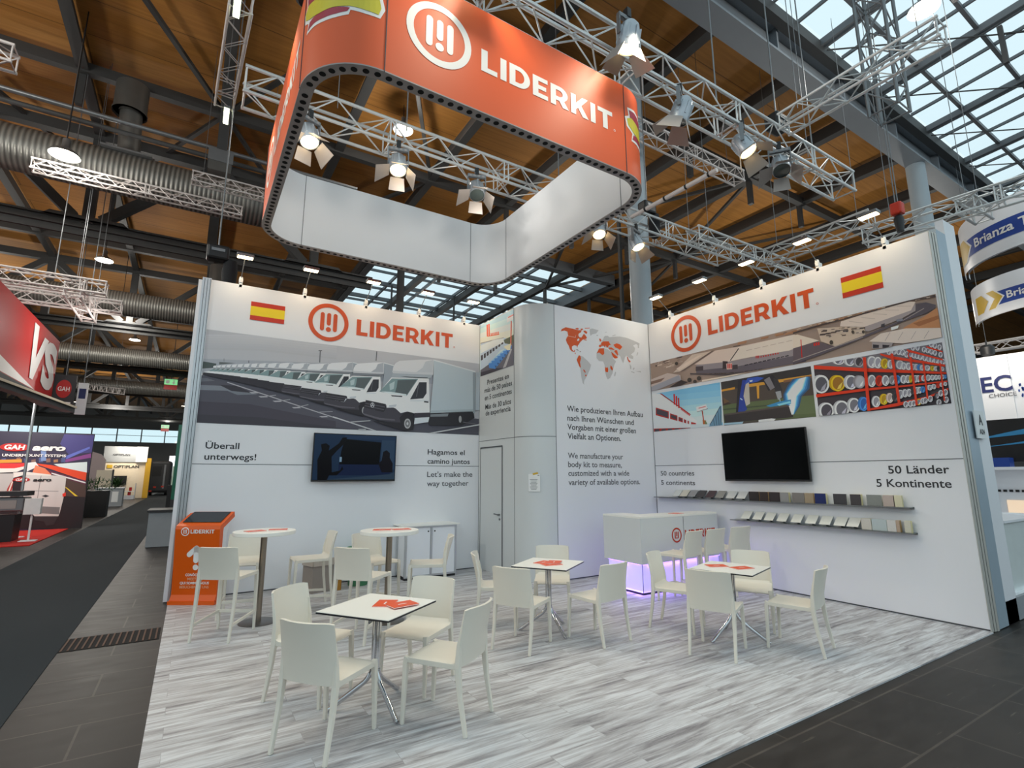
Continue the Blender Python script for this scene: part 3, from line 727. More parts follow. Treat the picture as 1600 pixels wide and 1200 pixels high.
0 221 221 225 2604 2929 2602 2966 2592 2965 2594 2928
0 221 221 225 2596 2932 2573 2912 2580 2904 2602 2925
0 221 221 225 2596 2924 2620 2907 2626 2915 2602 2933
0 199 199 201 2205 2599 2574 2645 2573 2660 2204 2613
0 210 210 212 3681 2486 3785 2486 4730 2678 4730 2701 3681 2487
0 122 120 126 4371 2715 4643 2691 4645 2705 4373 2728
0 188 188 190 2379 2486 2373 2500 2513 2507 2491 2486''',
'aerial': '''0 171 147 133 -7600 3345 -2335 3345 -2335 3900 -7600 3900
0 81 67 67 -6333 3900 -6212 3900 -6224 3874 -6346 3873
0 70 61 63 -6105 3896 -6037 3896 -6044 3889 -6112 3888
0 70 61 63 -6849 3887 -6783 3887 -6790 3874 -6856 3874
0 70 61 63 -6884 3838 -6832 3838 -6838 3827 -6890 3826
0 115 97 88 -6826 3839 -6755 3840 -6763 3822 -6835 3821
0 101 83 76 -6652 3882 -6544 3883 -6556 3862 -6664 3861
0 81 67 67 -6490 3900 -6438 3900 -6490 3900
0 115 97 88 -6335 3847 -6277 3848 -6283 3839 -6341 3839
0 115 97 88 -6368 3893 -6286 3894 -6295 3882 -6377 3881
0 101 83 76 -6645 3853 -6541 3854 -6553 3838 -6656 3837
0 101 83 76 -6681 3887 -6568 3888 -6581 3864 -6694 3863
0 115 97 88 -7000 3900 -6911 3900 -6919 3891 -7008 3890
0 101 83 76 -6868 3836 -6752 3837 -6765 3811 -6882 3810
0 115 97 88 -6873 3852 -6757 3853 -6770 3838 -6885 3837
0 115 97 88 -6834 3892 -6724 3892 -6736 3870 -6847 3869
0 194 171 158 -6807 3891 -6713 3891 -6723 3879 -6817 3879
0 212 190 174 -6827 3846 -6701 3847 -6716 3816 -6842 3814
0 194 171 158 -5998 3810 -5898 3811 -5910 3789 -6010 3787
0 212 190 174 -6460 3773 -6399 3774 -6406 3764 -6467 3763
0 212 190 174 -6559 3817 -6468 3818 -6478 3803 -6570 3802
0 194 171 158 -6666 3781 -6581 3782 -6591 3770 -6675 3769
0 228 208 192 -6606 3767 -6491 3769 -6504 3747 -6620 3745
0 212 190 174 -7024 3900 -6959 3900 -6962 3893 -7028 3893
0 194 171 158 -6483 3759 -6403 3760 -6413 3741 -6493 3740
0 194 171 158 -6275 3820 -6230 3821 -6235 3816 -6280 3815
0 212 190 174 -6521 3783 -6410 3785 -6423 3764 -6534 3762
0 194 171 158 -6547 3819 -6460 3820 -6470 3802 -6558 3800
0 194 171 158 -6311 3805 -6208 3806 -6219 3788 -6323 3786
0 194 171 158 -6174 3790 -6129 3791 -6134 3782 -6180 3782
0 194 171 158 -6065 3772 -5990 3773 -5998 3760 -6074 3758
0 228 208 192 -6629 3868 -6513 3869 -6525 3855 -6641 3854
0 194 171 158 -6859 3875 -6775 3876 -6785 3856 -6869 3855
0 81 67 67 -5826 3900 -5735 3900 -5736 3899 -5827 3897
0 81 67 67 -5913 3900 -5815 3900 -5817 3897 -5916 3895
0 81 67 67 -5896 3900 -5877 3900 -5896 3900
0 126 101 83 -4356 3865 -4287 3864 -4295 3855 -4364 3856
0 171 124 92 -4636 3881 -4507 3879 -4523 3850 -4652 3853
0 171 124 92 -4214 3861 -4138 3859 -4147 3843 -4223 3844
0 183 135 104 -4405 3883 -4309 3881 -4321 3855 -4417 3857
0 171 124 92 -4110 3872 -4053 3871 -4059 3863 -4117 3864
0 183 135 104 -4245 3864 -4108 3861 -4125 3826 -4263 3828
0 183 135 104 -5007 3883 -4946 3881 -4953 3872 -5014 3873
0 183 135 104 -4044 3858 -3992 3857 -3999 3842 -4051 3843
0 171 124 92 -4184 3868 -4055 3866 -4071 3833 -4200 3835
0 171 124 92 -4382 3875 -4255 3873 -4271 3841 -4398 3843
0 183 135 104 -4211 3866 -4139 3864 -4148 3844 -4220 3845
0 183 135 104 -4396 3879 -4318 3877 -4327 3865 -4405 3867
0 126 101 83 -4268 3877 -4214 3875 -4221 3861 -4274 3862
0 183 135 104 -5049 3898 -4887 3895 -4907 3852 -5070 3855
0 223 201 185 -6449 3623 -5989 3880 -5522 3856 -6237 3615
0 126 106 97 -6307 3608 -5562 3865 -5522 3856 -6191 3616
0 239 217 201 -6372 3687 -5861 3835 -5775 3827 -6305 3636
0 234 212 199 -5960 3687 -5502 3852 -5083 3824 -4107 3806 -3935 3718 -3948 3598 -5246 3605 -5789 3655
0 241 226 212 -5056 3809 -4108 3803 -3936 3711 -3946 3613 -4208 3577 -5264 3617
0 92 76 74 -5056 3800 -5232 3625 -5218 3612 -5041 3787
0 104 88 83 -5147 3839 -5016 3828 -5017 3842 -5148 3853
0 205 183 169 -4916 3723 -4809 3721 -4810 3729 -4917 3732
0 205 183 169 -4773 3723 -4669 3721 -4670 3729 -4774 3731
0 205 183 169 -4634 3723 -4533 3720 -4534 3729 -4635 3731
0 205 183 169 -4499 3723 -4400 3720 -4401 3728 -4500 3731
0 205 183 169 -4368 3723 -4271 3720 -4272 3728 -4368 3731
0 205 183 169 -4240 3722 -4146 3720 -4147 3728 -4240 3730
0 160 149 153 -5918 3669 -5246 3605 -4208 3577 -3948 3598 -3971 3374 -5131 3402 -5929 3532
0 106 97 106 -5926 3569 -5122 3495 -3960 3478 -3973 3359 -5133 3377 -5930 3523
0 76 65 70 -5931 3644 -5770 3624 -5777 3543 -5937 3562
0 67 54 56 -5369 3637 -5274 3614 -5285 3490 -5382 3499
0 72 63 67 -5194 3534 -5092 3523 -5098 3448 -5201 3458
0 228 194 183 -5306 3581 -5191 3573 -5200 3466 -5305 3476
0 217 36 29 -5281 3573 -5288 3494 -5269 3491 -5262 3569
0 217 36 29 -5251 3567 -5258 3489 -5239 3485 -5232 3564
0 217 36 29 -5221 3562 -5228 3483 -5209 3480 -5202 3558
0 54 47 56 -4965 3478 -4901 3480 -4904 3496 -4967 3495
0 54 47 56 -4884 3480 -4821 3481 -4824 3498 -4886 3496
0 54 47 56 -4804 3481 -4742 3483 -4744 3499 -4806 3498
0 54 47 56 -4725 3483 -4664 3484 -4667 3501 -4727 3499
0 54 47 56 -4647 3484 -4588 3486 -4590 3502 -4650 3501
0 54 47 56 -4571 3486 -4513 3488 -4515 3504 -4573 3502
0 54 47 56 -4496 3488 -4438 3489 -4440 3505 -4498 3504
0 54 47 56 -4422 3489 -4365 3491 -4367 3507 -4424 3505
0 54 47 56 -4349 3491 -4293 3492 -4295 3508 -4351 3506
0 54 47 56 -4277 3492 -4222 3493 -4224 3509 -4279 3508
0 212 47 38 -4757 3607 -4761 3564 -4747 3562 -4743 3604
0 212 47 38 -4734 3604 -4738 3561 -4725 3559 -4721 3601
0 212 47 38 -4712 3601 -4716 3559 -4703 3556 -4699 3598
0 217 56 47 -4676 3585 -4678 3561 -4658 3557 -4655 3581
0 217 56 47 -4634 3585 -4637 3561 -4617 3557 -4614 3581
0 217 56 47 -4594 3585 -4596 3561 -4576 3557 -4574 3581
0 217 56 47 -4553 3585 -4556 3561 -4536 3557 -4534 3581
0 217 56 47 -4513 3585 -4516 3561 -4496 3557 -4494 3581
0 217 56 47 -4473 3585 -4476 3561 -4456 3557 -4454 3581
0 217 56 47 -4434 3585 -4436 3561 -4417 3557 -4415 3581
0 217 56 47 -4395 3584 -4397 3561 -4378 3557 -4376 3580
0 217 47 40 -4014 3674 -4028 3431 -4015 3429 -4000 3672
0 86 74 76 -6060 3546 -5079 3359 -5088 3345 -5184 3345 -6063 3518
0 115 97 88 -5146 3396 -5103 3390 -5108 3384 -5150 3389
0 70 61 63 -5631 3465 -5594 3460 -5598 3455 -5636 3459
0 70 61 63 -5230 3414 -5189 3409 -5194 3403 -5234 3408
0 101 83 76 -5414 3430 -5362 3424 -5368 3417 -5420 3423
0 81 67 67 -5413 3436 -5369 3431 -5374 3424 -5419 3430
0 81 67 67 -5204 3403 -5164 3398 -5169 3386 -5209 3392
0 81 67 67 -5647 3461 -5607 3456 -5612 3451 -5652 3456
0 115 97 88 -5696 3470 -5654 3464 -5659 3453 -5702 3458
0 101 83 76 -5401 3435 -5349 3428 -5355 3420 -5407 3426
0 81 67 67 -5206 3405 -5171 3401 -5175 3391 -5210 3396
0 115 97 88 -5300 3420 -5272 3417 -5276 3409 -5304 3413
0 101 83 76 -5456 3443 -5419 3438 -5423 3429 -5461 3434
0 115 97 88 -5120 3399 -5071 3393 -5077 3384 -5125 3390
0 81 67 67 -5143 3398 -5094 3392 -5100 3383 -5149 3389
0 81 67 67 -5647 3463 -5600 3457 -5605 3445 -5653 3451
0 115 97 88 -5500 3449 -5465 3445 -5469 3438 -5504 3443
0 81 67 67 -5348 3424 -5309 3419 -5314 3409 -5353 3414
0 70 61 63 -5354 3424 -5318 3419 -5322 3411 -5358 3416
0 115 97 88 -5522 3452 -5495 3448 -5498 3443 -5525 3447
0 81 67 67 -5507 3442 -5474 3438 -5478 3430 -5512 3434
0 101 83 76 -5693 3474 -5632 3466 -5639 3456 -5699 3464
0 70 61 63 -5255 3411 -5208 3405 -5213 3394 -5261 3400
0 115 97 88 -5389 3434 -5361 3431 -5364 3426 -5392 3430
0 70 61 63 -5448 3443 -5411 3438 -5415 3433 -5453 3437
0 101 83 76 -5114 3395 -5079 3390 -5083 3385 -5118 3390
0 81 67 67 -5546 3455 -5512 3450 -5516 3441 -5550 3446
0 70 61 63 -4726 3379 -4690 3377 -4694 3367 -4730 3369
0 115 97 88 -4822 3383 -4786 3381 -4790 3373 -4826 3374
0 101 83 76 -4919 3388 -4885 3386 -4889 3376 -4924 3378
0 115 97 88 -4919 3388 -4875 3386 -4880 3378 -4924 3380
0 70 61 63 -5081 3395 -5044 3393 -5049 3385 -5085 3387
0 101 83 76 -4912 3387 -4888 3386 -4891 3380 -4915 3381
0 81 67 67 -4793 3382 -4760 3380 -4764 3371 -4797 3373
0 70 61 63 -4960 3389 -4922 3388 -4927 3377 -4965 3378
0 81 67 67 -4727 3379 -4687 3377 -4692 3366 -4732 3368
0 81 67 67 -5012 3392 -4988 3391 -4991 3387 -5015 3388
0 70 61 63 -4855 3385 -4826 3383 -4829 3376 -4858 3377
0 81 67 67 -4799 3382 -4755 3380 -4760 3369 -4804 3371
0 70 61 63 -4941 3389 -4914 3387 -4917 3383 -4944 3384
0 115 97 88 -4902 3387 -4862 3385 -4867 3380 -4907 3381
0 101 83 76 -4708 3378 -4688 3377 -4690 3371 -4711 3372
0 81 67 67 -5038 3393 -5006 3392 -5010 3386 -5041 3387
0 115 97 88 -4889 3386 -4850 3384 -4855 3380 -4893 3381
0 70 61 63 -4686 3377 -4660 3376 -4663 3371 -4688 3372
0 81 67 67 -4972 3390 -4932 3388 -4937 3378 -4976 3380
0 81 67 67 -4969 3390 -4926 3388 -4932 3379 -4975 3381
0 212 192 183 -7045 3574 -6581 3636 -6277 3545 -6273 3449 -6864 3355 -7060 3353
0 171 169 178 -7055 3423 -6312 3551 -6268 3449 -6839 3352 -7060 3347
0 138 110 97 -7008 3537 -6648 3559 -6753 3497 -7012 3477
0 67 54 52 -6482 3345 -6565 3351 -6273 3449 -6118 3387 -6286 3345
1 67 58 52 -6082 3419 49 -8 -3 -41
1 67 58 52 -5873 3416 47 -8 -3 -40
1 67 58 52 -5964 3372 39 -6 -3 -33
1 67 58 52 -6353 3780 37 -7 -2 -31
0 241 223 203 -5815 3345 -5812 3375 -5134 3368 -4951 3354 -5177 3345
0 104 90 97 -4140 3609 -3885 3615 -3769 3619 -3523 3475 -3746 3441 -4160 3410
0 241 223 205 -4122 3786 -4059 3795 -3754 3630 -4141 3594
0 223 47 40 -3834 3611 -3839 3567 -3819 3562 -3815 3607
0 223 47 40 -3803 3610 -3808 3566 -3788 3561 -3783 3606
0 223 47 40 -3772 3609 -3776 3565 -3757 3560 -3752 3605
0 217 47 40 -4018 3706 -4031 3431 -4018 3429 -4005 3704
0 217 194 174 -3763 3814 -3164 3706 -3149 3618 -3158 3535 -3522 3482 -3728 3609
0 70 61 63 -3616 3659 -3579 3655 -3584 3644 -3620 3648
0 212 190 174 -3574 3758 -3526 3751 -3532 3734 -3581 3741
0 70 61 63 -3258 3628 -3226 3624 -3230 3616 -3262 3620
0 81 67 67 -3266 3725 -3204 3717 -3212 3703 -3273 3712
0 81 67 67 -3731 3724 -3650 3714 -3661 3688 -3741 3699
0 115 97 88 -3707 3762 -3626 3751 -3636 3733 -3717 3744
0 115 97 88 -3441 3640 -3387 3633 -3394 3616 -3448 3623
0 115 97 88 -3436 3744 -3394 3738 -3400 3725 -3442 3731
0 212 190 174 -3250 3618 -3195 3611 -3202 3595 -3258 3602
0 194 171 158 -3715 3787 -3646 3777 -3655 3762 -3723 3771
0 194 171 158 -3264 3677 -3195 3668 -3203 3657 -3272 3667
0 115 97 88 -3307 3630 -3280 3627 -3283 3618 -3310 3622
0 70 61 63 -3254 3716 -3214 3710 -3219 3701 -3259 3707
0 81 67 67 -3579 3715 -3542 3710 -3547 3700 -3584 3705
0 81 67 67 -3298 3644 -3275 3641 -3278 3635 -3301 3638
0 194 171 158 -3229 3621 -3200 3617 -3203 3613 -3233 3617
0 81 67 67 -3447 3715 -3401 3709 -3407 3697 -3453 3704
0 115 97 88 -3218 3614 -3197 3611 -3200 3607 -3220 3610
0 70 61 63 -3686 3770 -3625 3761 -3633 3749 -3694 3757
0 81 67 67 -3651 3719 -3571 3708 -3581 3685 -3661 3696
0 115 97 88 -3567 3756 -3523 3750 -3528 3741 -3573 3747
0 70 61 63 -3418 3696 -3349 3687 -3358 3663 -3428 3672
0 115 97 88 -3585 3707 -3521 3698 -3528 3688 -3592 3696
0 70 61 63 -3347 3731 -3327 3728 -3330 3725 -3350 3727
0 212 190 174 -3445 3681 -3380 3672 -3387 3662 -3453 3671
0 212 190 174 -3601 3692 -3528 3682 -3538 3660 -3611 3669
0 101 83 76 -3563 3715 -3504 3707 -3512 3687 -3571 3695
0 115 97 88 -3404 3714 -3351 3707 -3358 3692 -3411 3699
0 81 67 67 -3173 3679 -3146 3675 -3150 3666 -3177 3669
0 81 67 67 -3358 3733 -3327 3728 -3331 3720 -3363 3724
0 70 61 63 -3207 3684 -3159 3677 -3165 3661 -3214 3668
0 212 190 174 -3466 3747 -3446 3744 -3449 3739 -3468 3742
0 70 61 63 -3467 3747 -3442 3744 -3445 3739 -3470 3742
0 70 61 63 -3517 3722 -3449 3712 -3458 3696 -3526 3705
0 115 97 88 -3307 3702 -3242 3693 -3250 3675 -3316 3683
0 115 97 88 -3646 3686 -3582 3678 -3591 3661 -3654 3670
0 228 208 192 -3219 3625 -3168 3619 -3175 3605 -3226 3611
0 212 190 174 -3525 3748 -3478 3742 -3485 3728 -3532 3735
0 81 67 67 -3454 3652 -3432 3649 -3435 3643 -3457 3646
0 212 190 174 -3497 3697 -3451 3691 -3457 3679 -3503 3685
0 234 214 201 -3431 3833 -2663 3898 -2543 3856 -2603 3760 -3142 3679 -3452 3765
0 201 181 169 -3330 3803 -3160 3737 -3159 3744 -3328 3810
0 201 181 169 -3176 3817 -3012 3757 -3011 3764 -3175 3823
0 201 181 169 -3028 3830 -2869 3776 -2868 3783 -3027 3836
0 201 181 169 -2884 3842 -2730 3795 -2730 3801 -2883 3849
0 201 181 169 -2746 3855 -2597 3813 -2596 3819 -2745 3861
0 169 156 156 -3141 3683 -2603 3760 -2545 3843 -2557 3741 -2710 3683 -3101 3606 -3148 3624
0 58 54 65 -2951 3665 -2907 3670 -2911 3627 -2956 3625
0 92 83 92 -2546 3830 -2437 3818 -2343 3757 -2357 3723 -2454 3679 -2704 3641 -3034 3562 -3417 3481 -3777 3410 -4166 3349 -4160 3410 -3743 3463 -3180 3562 -2713 3664 -2558 3734
0 171 158 153 -4160 3389 -3180 3542 -3182 3553 -4163 3401
0 171 158 153 -2701 3651 -2466 3744 -2468 3752 -2704 3658
0 201 140 97 -2703 3561 -2457 3654 -2348 3714 -2335 3719 -2335 3455 -2716 3544
0 171 110 72 -2602 3588 -2335 3622 -2335 3576 -2545 3534
0 235 217 205 -2965 3545 -2683 3543 -2335 3461 -2335 3345 -2488 3345 -2738 3357 -3117 3470
0 183 165 158 -2865 3536 -2934 3437 -2929 3432 -2860 3531
0 183 165 158 -2722 3509 -2789 3414 -2785 3410 -2718 3504
0 183 165 158 -2585 3483 -2649 3392 -2645 3388 -2581 3479
0 183 165 158 -2453 3458 -2515 3371 -2511 3367 -2449 3454
0 171 160 160 -3082 3455 -2846 3388 -2867 3345 -2979 3345 -3093 3365
0 47 43 52 -3075 3419 -3006 3397 -3011 3357 -3080 3368
0 47 43 52 -2966 3392 -2885 3366 -2902 3345 -2946 3345 -2970 3349
0 76 63 61 -4116 3840 -3672 3867 -3321 3877 -2674 3895 -2608 3896 -2335 3887 -2335 3853 -2599 3879 -3324 3849 -3675 3838 -4118 3817
0 171 124 92 -2956 3892 -2929 3892 -2933 3884 -2959 3884
0 212 192 171 -4054 3876 -4005 3876 -4011 3865 -4060 3864
0 171 124 92 -3207 3891 -3149 3891 -3157 3873 -3214 3872
0 138 106 86 -3581 3885 -3529 3885 -3535 3875 -3587 3875
0 171 124 92 -3447 3877 -3396 3878 -3402 3869 -3453 3869
0 171 124 92 -2962 3889 -2910 3889 -2916 3876 -2969 3876
0 212 192 171 -3646 3888 -3594 3888 -3601 3875 -3652 3874
0 212 192 171 -3593 3887 -3516 3887 -3525 3874 -3603 3873
0 138 106 86 -3529 3882 -3453 3882 -3462 3870 -3539 3869
0 171 124 92 -3390 3884 -3314 3884 -3323 3870 -3399 3870
0 138 106 86 -3274 3886 -3209 3886 -3218 3865 -3283 3864
0 212 192 171 -3326 3888 -3279 3889 -3285 3873 -3333 3873
0 171 124 92 -3758 3879 -3694 3880 -3702 3858 -3767 3858
0 138 106 86 -3242 3890 -3212 3890 -3216 3880 -3246 3880
0 138 106 86 -3070 3885 -3043 3885 -3047 3875 -3073 3875
0 138 106 86 -3879 3883 -3805 3883 -3813 3872 -3887 3871
0 138 106 86 -3028 3889 -2990 3889 -2994 3881 -3032 3880
0 212 192 171 -4026 3882 -3984 3882 -3990 3869 -4031 3869
0 171 124 92 -3013 3886 -2984 3886 -2988 3880 -3017 3879
0 212 192 171 -3561 3876 -3505 3876 -3512 3861 -3569 3861
0 171 124 92 -3452 3877 -3376 3878 -3385 3860 -3462 3859
0 212 192 171 -3881 3884 -3816 3884 -3823 3875 -3889 3874
0 212 192 171 -2916 3886 -2872 3887 -2877 3878 -2921 3877
0 171 124 92 -3522 3878 -3493 3878 -3496 3869 -3526 3869
0 212 192 171 -3610 3880 -3532 3881 -3542 3865 -3620 3864
0 138 106 86 -3430 3888 -3401 3889 -3405 3879 -3434 3879
0 138 106 86 -3705 3881 -3632 3881 -3641 3862 -3714 3861
0 212 192 171 -3734 3878 -3691 3878 -3696 3868 -3739 3868
0 212 192 171 -3340 3889 -3304 3889 -3309 3879 -3345 3879
0 212 192 171 -3153 3886 -3117 3886 -3121 3879 -3157 3879
0 70 61 63 -2520 3883 -2489 3881 -2493 3869 -2525 3871
0 194 171 158 -2447 3884 -2414 3882 -2418 3876 -2452 3877
0 194 171 158 -2539 3882 -2511 3880 -2515 3870 -2543 3872
0 70 61 63 -2509 3882 -2483 3881 -2486 3871 -2512 3872
0 115 97 88 -2466 3883 -2426 3881 -2430 3874 -2470 3876
0 70 61 63 -2409 3873 -2378 3872 -2382 3861 -2413 3863
0 115 97 88 -2390 3873 -2361 3872 -2365 3864 -2393 3865
0 228 208 192 -2347 3877 -2335 3876 -2335 3871 -2349 3872
0 81 67 67 -2372 3869 -2352 3868 -2355 3864 -2374 3865
0 228 208 192 -2345 3873 -2335 3872 -2335 3866 -2349 3867
0 194 171 158 -2520 3881 -2490 3879 -2494 3869 -2524 3871
0 70 61 63 -2360 3879 -2339 3878 -2342 3870 -2363 3871
0 70 61 63 -2429 3878 -2410 3877 -2412 3873 -2432 3874
0 212 190 174 -2421 3877 -2385 3876 -2390 3866 -2426 3868
0 115 97 88 -2525 3879 -2491 3877 -2496 3867 -2530 3868
0 81 67 67 -2489 3878 -2463 3877 -2466 3870 -2493 3871
0 70 61 63 -2357 3877 -2335 3876 -2335 3865 -2361 3866
1 70 61 54 -3588 3563 24 -5 -3 -32
1 70 61 54 -3296 3647 17 -4 -2 -22
1 70 61 54 -3168 3615 17 -4 -2 -22
0 241 241 241 -2844 3597 -2753 3601 -2769 3564 -2843 3556
0 138 138 149 -2777 3681 -2700 3680 -2703 3648 -2770 3652''',
'facade': '''0 160 214 241 -7010 2540 -5460 2540 -5460 3280 -7010 3280
0 128 196 235 -5460 3280 -5460 3198 -6816 3280
0 138 203 239 -7010 3280 -6000 3280 -5460 3245 -5460 3095 -7010 3173
0 149 210 241 -7010 3227 -5460 3142 -5460 2992 -7010 3056
0 167 219 241 -7010 3109 -5460 3039 -5460 2890 -7010 2938
0 187 230 241 -7010 2991 -5460 2937 -5460 2788 -7010 2821
0 212 241 241 -7010 2874 -5460 2835 -5460 2687 -7010 2705
0 228 241 241 -7010 2758 -5460 2733 -5460 2586 -7010 2589
0 235 239 241 -7010 2540 -7010 3280 -6911 3280 -6808 3270 -6116 2777 -5984 2656 -5993 2541 -6068 2540
0 241 241 241 -7010 3172 -7010 3277 -6808 3264 -5984 2656 -5987 2618 -7003 3049
0 171 47 40 -6816 3273 -6762 3262 -6103 2785 -6139 2789
0 194 52 43 -6928 3008 -6612 2899 -6622 2759 -6938 2858
0 81 72 81 -6907 2984 -6634 2885 -6642 2782 -6914 2881
0 194 52 43 -6584 2859 -6414 2797 -6421 2698 -6591 2754
0 81 72 81 -6565 2837 -6435 2783 -6440 2720 -6569 2777
0 194 52 43 -6391 2774 -6294 2735 -6300 2659 -6397 2695
0 81 72 81 -6372 2752 -6315 2721 -6318 2681 -6375 2717
0 194 52 43 -6271 2719 -6219 2694 -6223 2633 -6275 2655
0 81 72 81 -6253 2697 -6239 2680 -6241 2654 -6254 2677
0 194 52 43 -6190 2685 -6158 2668 -6162 2617 -6194 2632
0 81 72 81 -6173 2664 -6178 2655 -6179 2639 -6173 2654
0 194 52 43 -6114 2653 -6010 2620 -6013 2579 -6117 2609
0 81 72 81 -6096 2631 -6030 2606 -6030 2600 -6096 2631
0 183 52 45 -7010 2540 -7006 2601 -6016 2543 -6016 2540
0 81 76 83 -6982 2540 -6979 2587 -6870 2582 -6872 2540
0 81 76 83 -6818 2540 -6816 2578 -6709 2574 -6712 2540
0 81 76 83 -6659 2540 -6657 2570 -6554 2566 -6555 2540
0 81 76 83 -6504 2540 -6503 2562 -6402 2558 -6403 2540
0 81 76 83 -6353 2540 -6352 2554 -6254 2550 -6255 2540
0 81 76 83 -6206 2540 -6206 2546 -6110 2543 -6111 2540
0 217 43 36 -6476 3213 -6481 3012 -6448 3009 -6443 3210
0 217 43 36 -6428 3170 -6432 2973 -6400 2971 -6395 3166
0 217 43 36 -6380 3126 -6385 2935 -6352 2933 -6348 3123
0 223 47 40 -6326 2949 -6325 2892 -6308 2891 -6309 2948
0 223 47 40 -6300 2928 -6299 2873 -6282 2872 -6283 2927
0 223 47 40 -6275 2907 -6274 2854 -6256 2854 -6257 2906
0 223 47 40 -6249 2886 -6248 2836 -6231 2835 -6232 2885
0 223 47 40 -6224 2865 -6222 2817 -6206 2816 -6207 2864
0 223 47 40 -6198 2844 -6197 2798 -6180 2798 -6182 2844
0 223 47 40 -6173 2824 -6172 2780 -6155 2779 -6157 2823
0 223 47 40 -6148 2803 -6147 2762 -6130 2761 -6132 2803
0 241 241 241 -5987 2910 -5766 2933 -5739 2853 -5970 2821
0 223 126 126 -5929 2873 -5779 2889 -5782 2904 -5932 2888
0 104 110 119 -5969 2817 -5738 2849 -5740 2857 -5971 2824
0 194 81 58 -5870 2828 -5846 2566 -5824 2567 -5848 2828
0 194 110 61 -5857 2540 -5863 2665 -5790 2648 -5805 2540
0 126 138 92 -5818 2660 -5772 2599 -5792 2544 -5819 2565
0 119 160 187 -5743 2540 -5720 2557 -5486 2872 -5460 2868 -5460 2857 -5487 2540
0 58 72 88 -5713 2563 -5482 2859 -5493 2866 -5724 2569
0 70 92 110 -5650 2663 -5630 2540 -5619 2540 -5639 2664
0 70 92 110 -5596 2733 -5586 2540 -5576 2540 -5585 2733
0 70 92 110 -5543 2803 -5543 2540 -5532 2540 -5532 2802
0 70 92 110 -5490 2872 -5500 2540 -5490 2540 -5479 2871
0 223 233 237 -6134 2540 -6129 2611 -5718 2575 -5751 2540''',
'robot': '''0 83 72 65 -5440 2530 -3918 2530 -3918 3280 -5440 3280
0 58 54 54 -5440 3279 -3918 3280 -3918 3157 -3920 3137 -5440 3130
0 223 160 65 -5440 3147 -5181 3155 -5184 3119 -5440 3114
0 228 167 76 -4942 3165 -3918 3153 -3918 3151 -3918 3110 -4947 3115
0 138 97 70 -4345 3132 -3918 3142 -3918 3102 -4348 3099
0 97 110 72 -5440 2888 -3918 2846 -3918 2530 -5440 2572
0 70 81 58 -5440 2813 -3918 2766 -3918 2750 -5440 2791
0 106 119 81 -4271 2862 -3918 2846 -3918 2578 -4248 2596
0 65 49 43 -5440 2976 -5266 2882 -5440 2869
0 235 171 70 -4793 3124 -4747 3117 -4767 2909 -4799 2910
0 115 86 58 -5421 3013 -5303 2924 -5410 2900
0 43 40 47 -5111 3255 -4762 3261 -4616 3237 -4507 3253 -4446 3157 -4494 3027 -4602 3009 -4661 3156 -4958 3203 -5081 2717 -5199 2729
0 49 72 160 -5032 3251 -4945 3237 -5003 3138 -5034 3016 -5013 2816 -4989 2760 -5040 2730 -5158 2734 -5105 2990
0 65 97 194 -4942 3264 -4762 3261 -4654 3225 -4769 3182 -5000 3174
0 205 196 183 -4980 3171 -4920 3197 -4933 2842 -5003 2815 -5037 2980
0 228 233 239 -4908 3222 -4850 3222 -4862 3197 -4900 3198
0 194 217 241 -5105 2946 -5068 2914 -5055 2927 -5092 2959
0 138 133 138 -4657 3191 -4563 3228 -4492 3044 -4566 3012
0 58 54 58 -4495 3199 -4429 3154 -4376 2993 -4438 2884 -4493 2942
0 171 171 174 -4490 2976 -4403 2980 -4396 2878 -4460 2844
0 183 205 217 -4439 2857 -4431 2764 -4418 2765 -4425 2858
0 56 97 138 -4289 2682 -4377 2809 -4366 2924 -4286 3047 -4193 3133 -3937 3123 -3971 2951 -4092 2854 -4138 2714 -4232 2594
0 72 135 192 -4280 2681 -4349 2805 -4347 2922 -4258 3043 -4162 3128 -3959 3127 -4005 2956 -4118 2858 -4161 2717 -4236 2594
0 104 183 237 -4272 2680 -4325 2802 -4331 2920 -4234 3039 -4135 3123 -3977 3130 -4035 2960 -4141 2861 -4180 2719 -4240 2595
0 171 235 241 -4265 2679 -4305 2800 -4317 2918 -4215 3036 -4112 3119 -3993 3133 -4061 2964 -4161 2864 -4196 2721 -4243 2595
0 241 241 241 -4261 2679 -4291 2798 -4308 2917 -4201 3034 -4097 3117 -4004 3134 -4078 2967 -4174 2865 -4207 2722 -4246 2595
0 70 149 201 -4661 2775 -4445 2817 -4258 2827 -4264 2762 -4592 2750
0 149 223 241 -4483 2780 -4277 2804 -4263 2775 -4451 2751
0 56 49 49 -5426 2716 -4300 2733 -4254 2695 -4252 2555 -5418 2568
0 88 76 72 -5425 2725 -4299 2746 -4285 2723 -5407 2696
0 171 205 223 -5440 2553 -5439 2570 -5075 2565 -5098 2531 -5440 2537
0 241 241 241 -4809 2566 -4591 2571 -4523 2557 -4556 2530 -4718 2530 -4812 2532
0 241 241 241 -4300 2733 -4249 2743 -4248 2596 -4272 2598''',
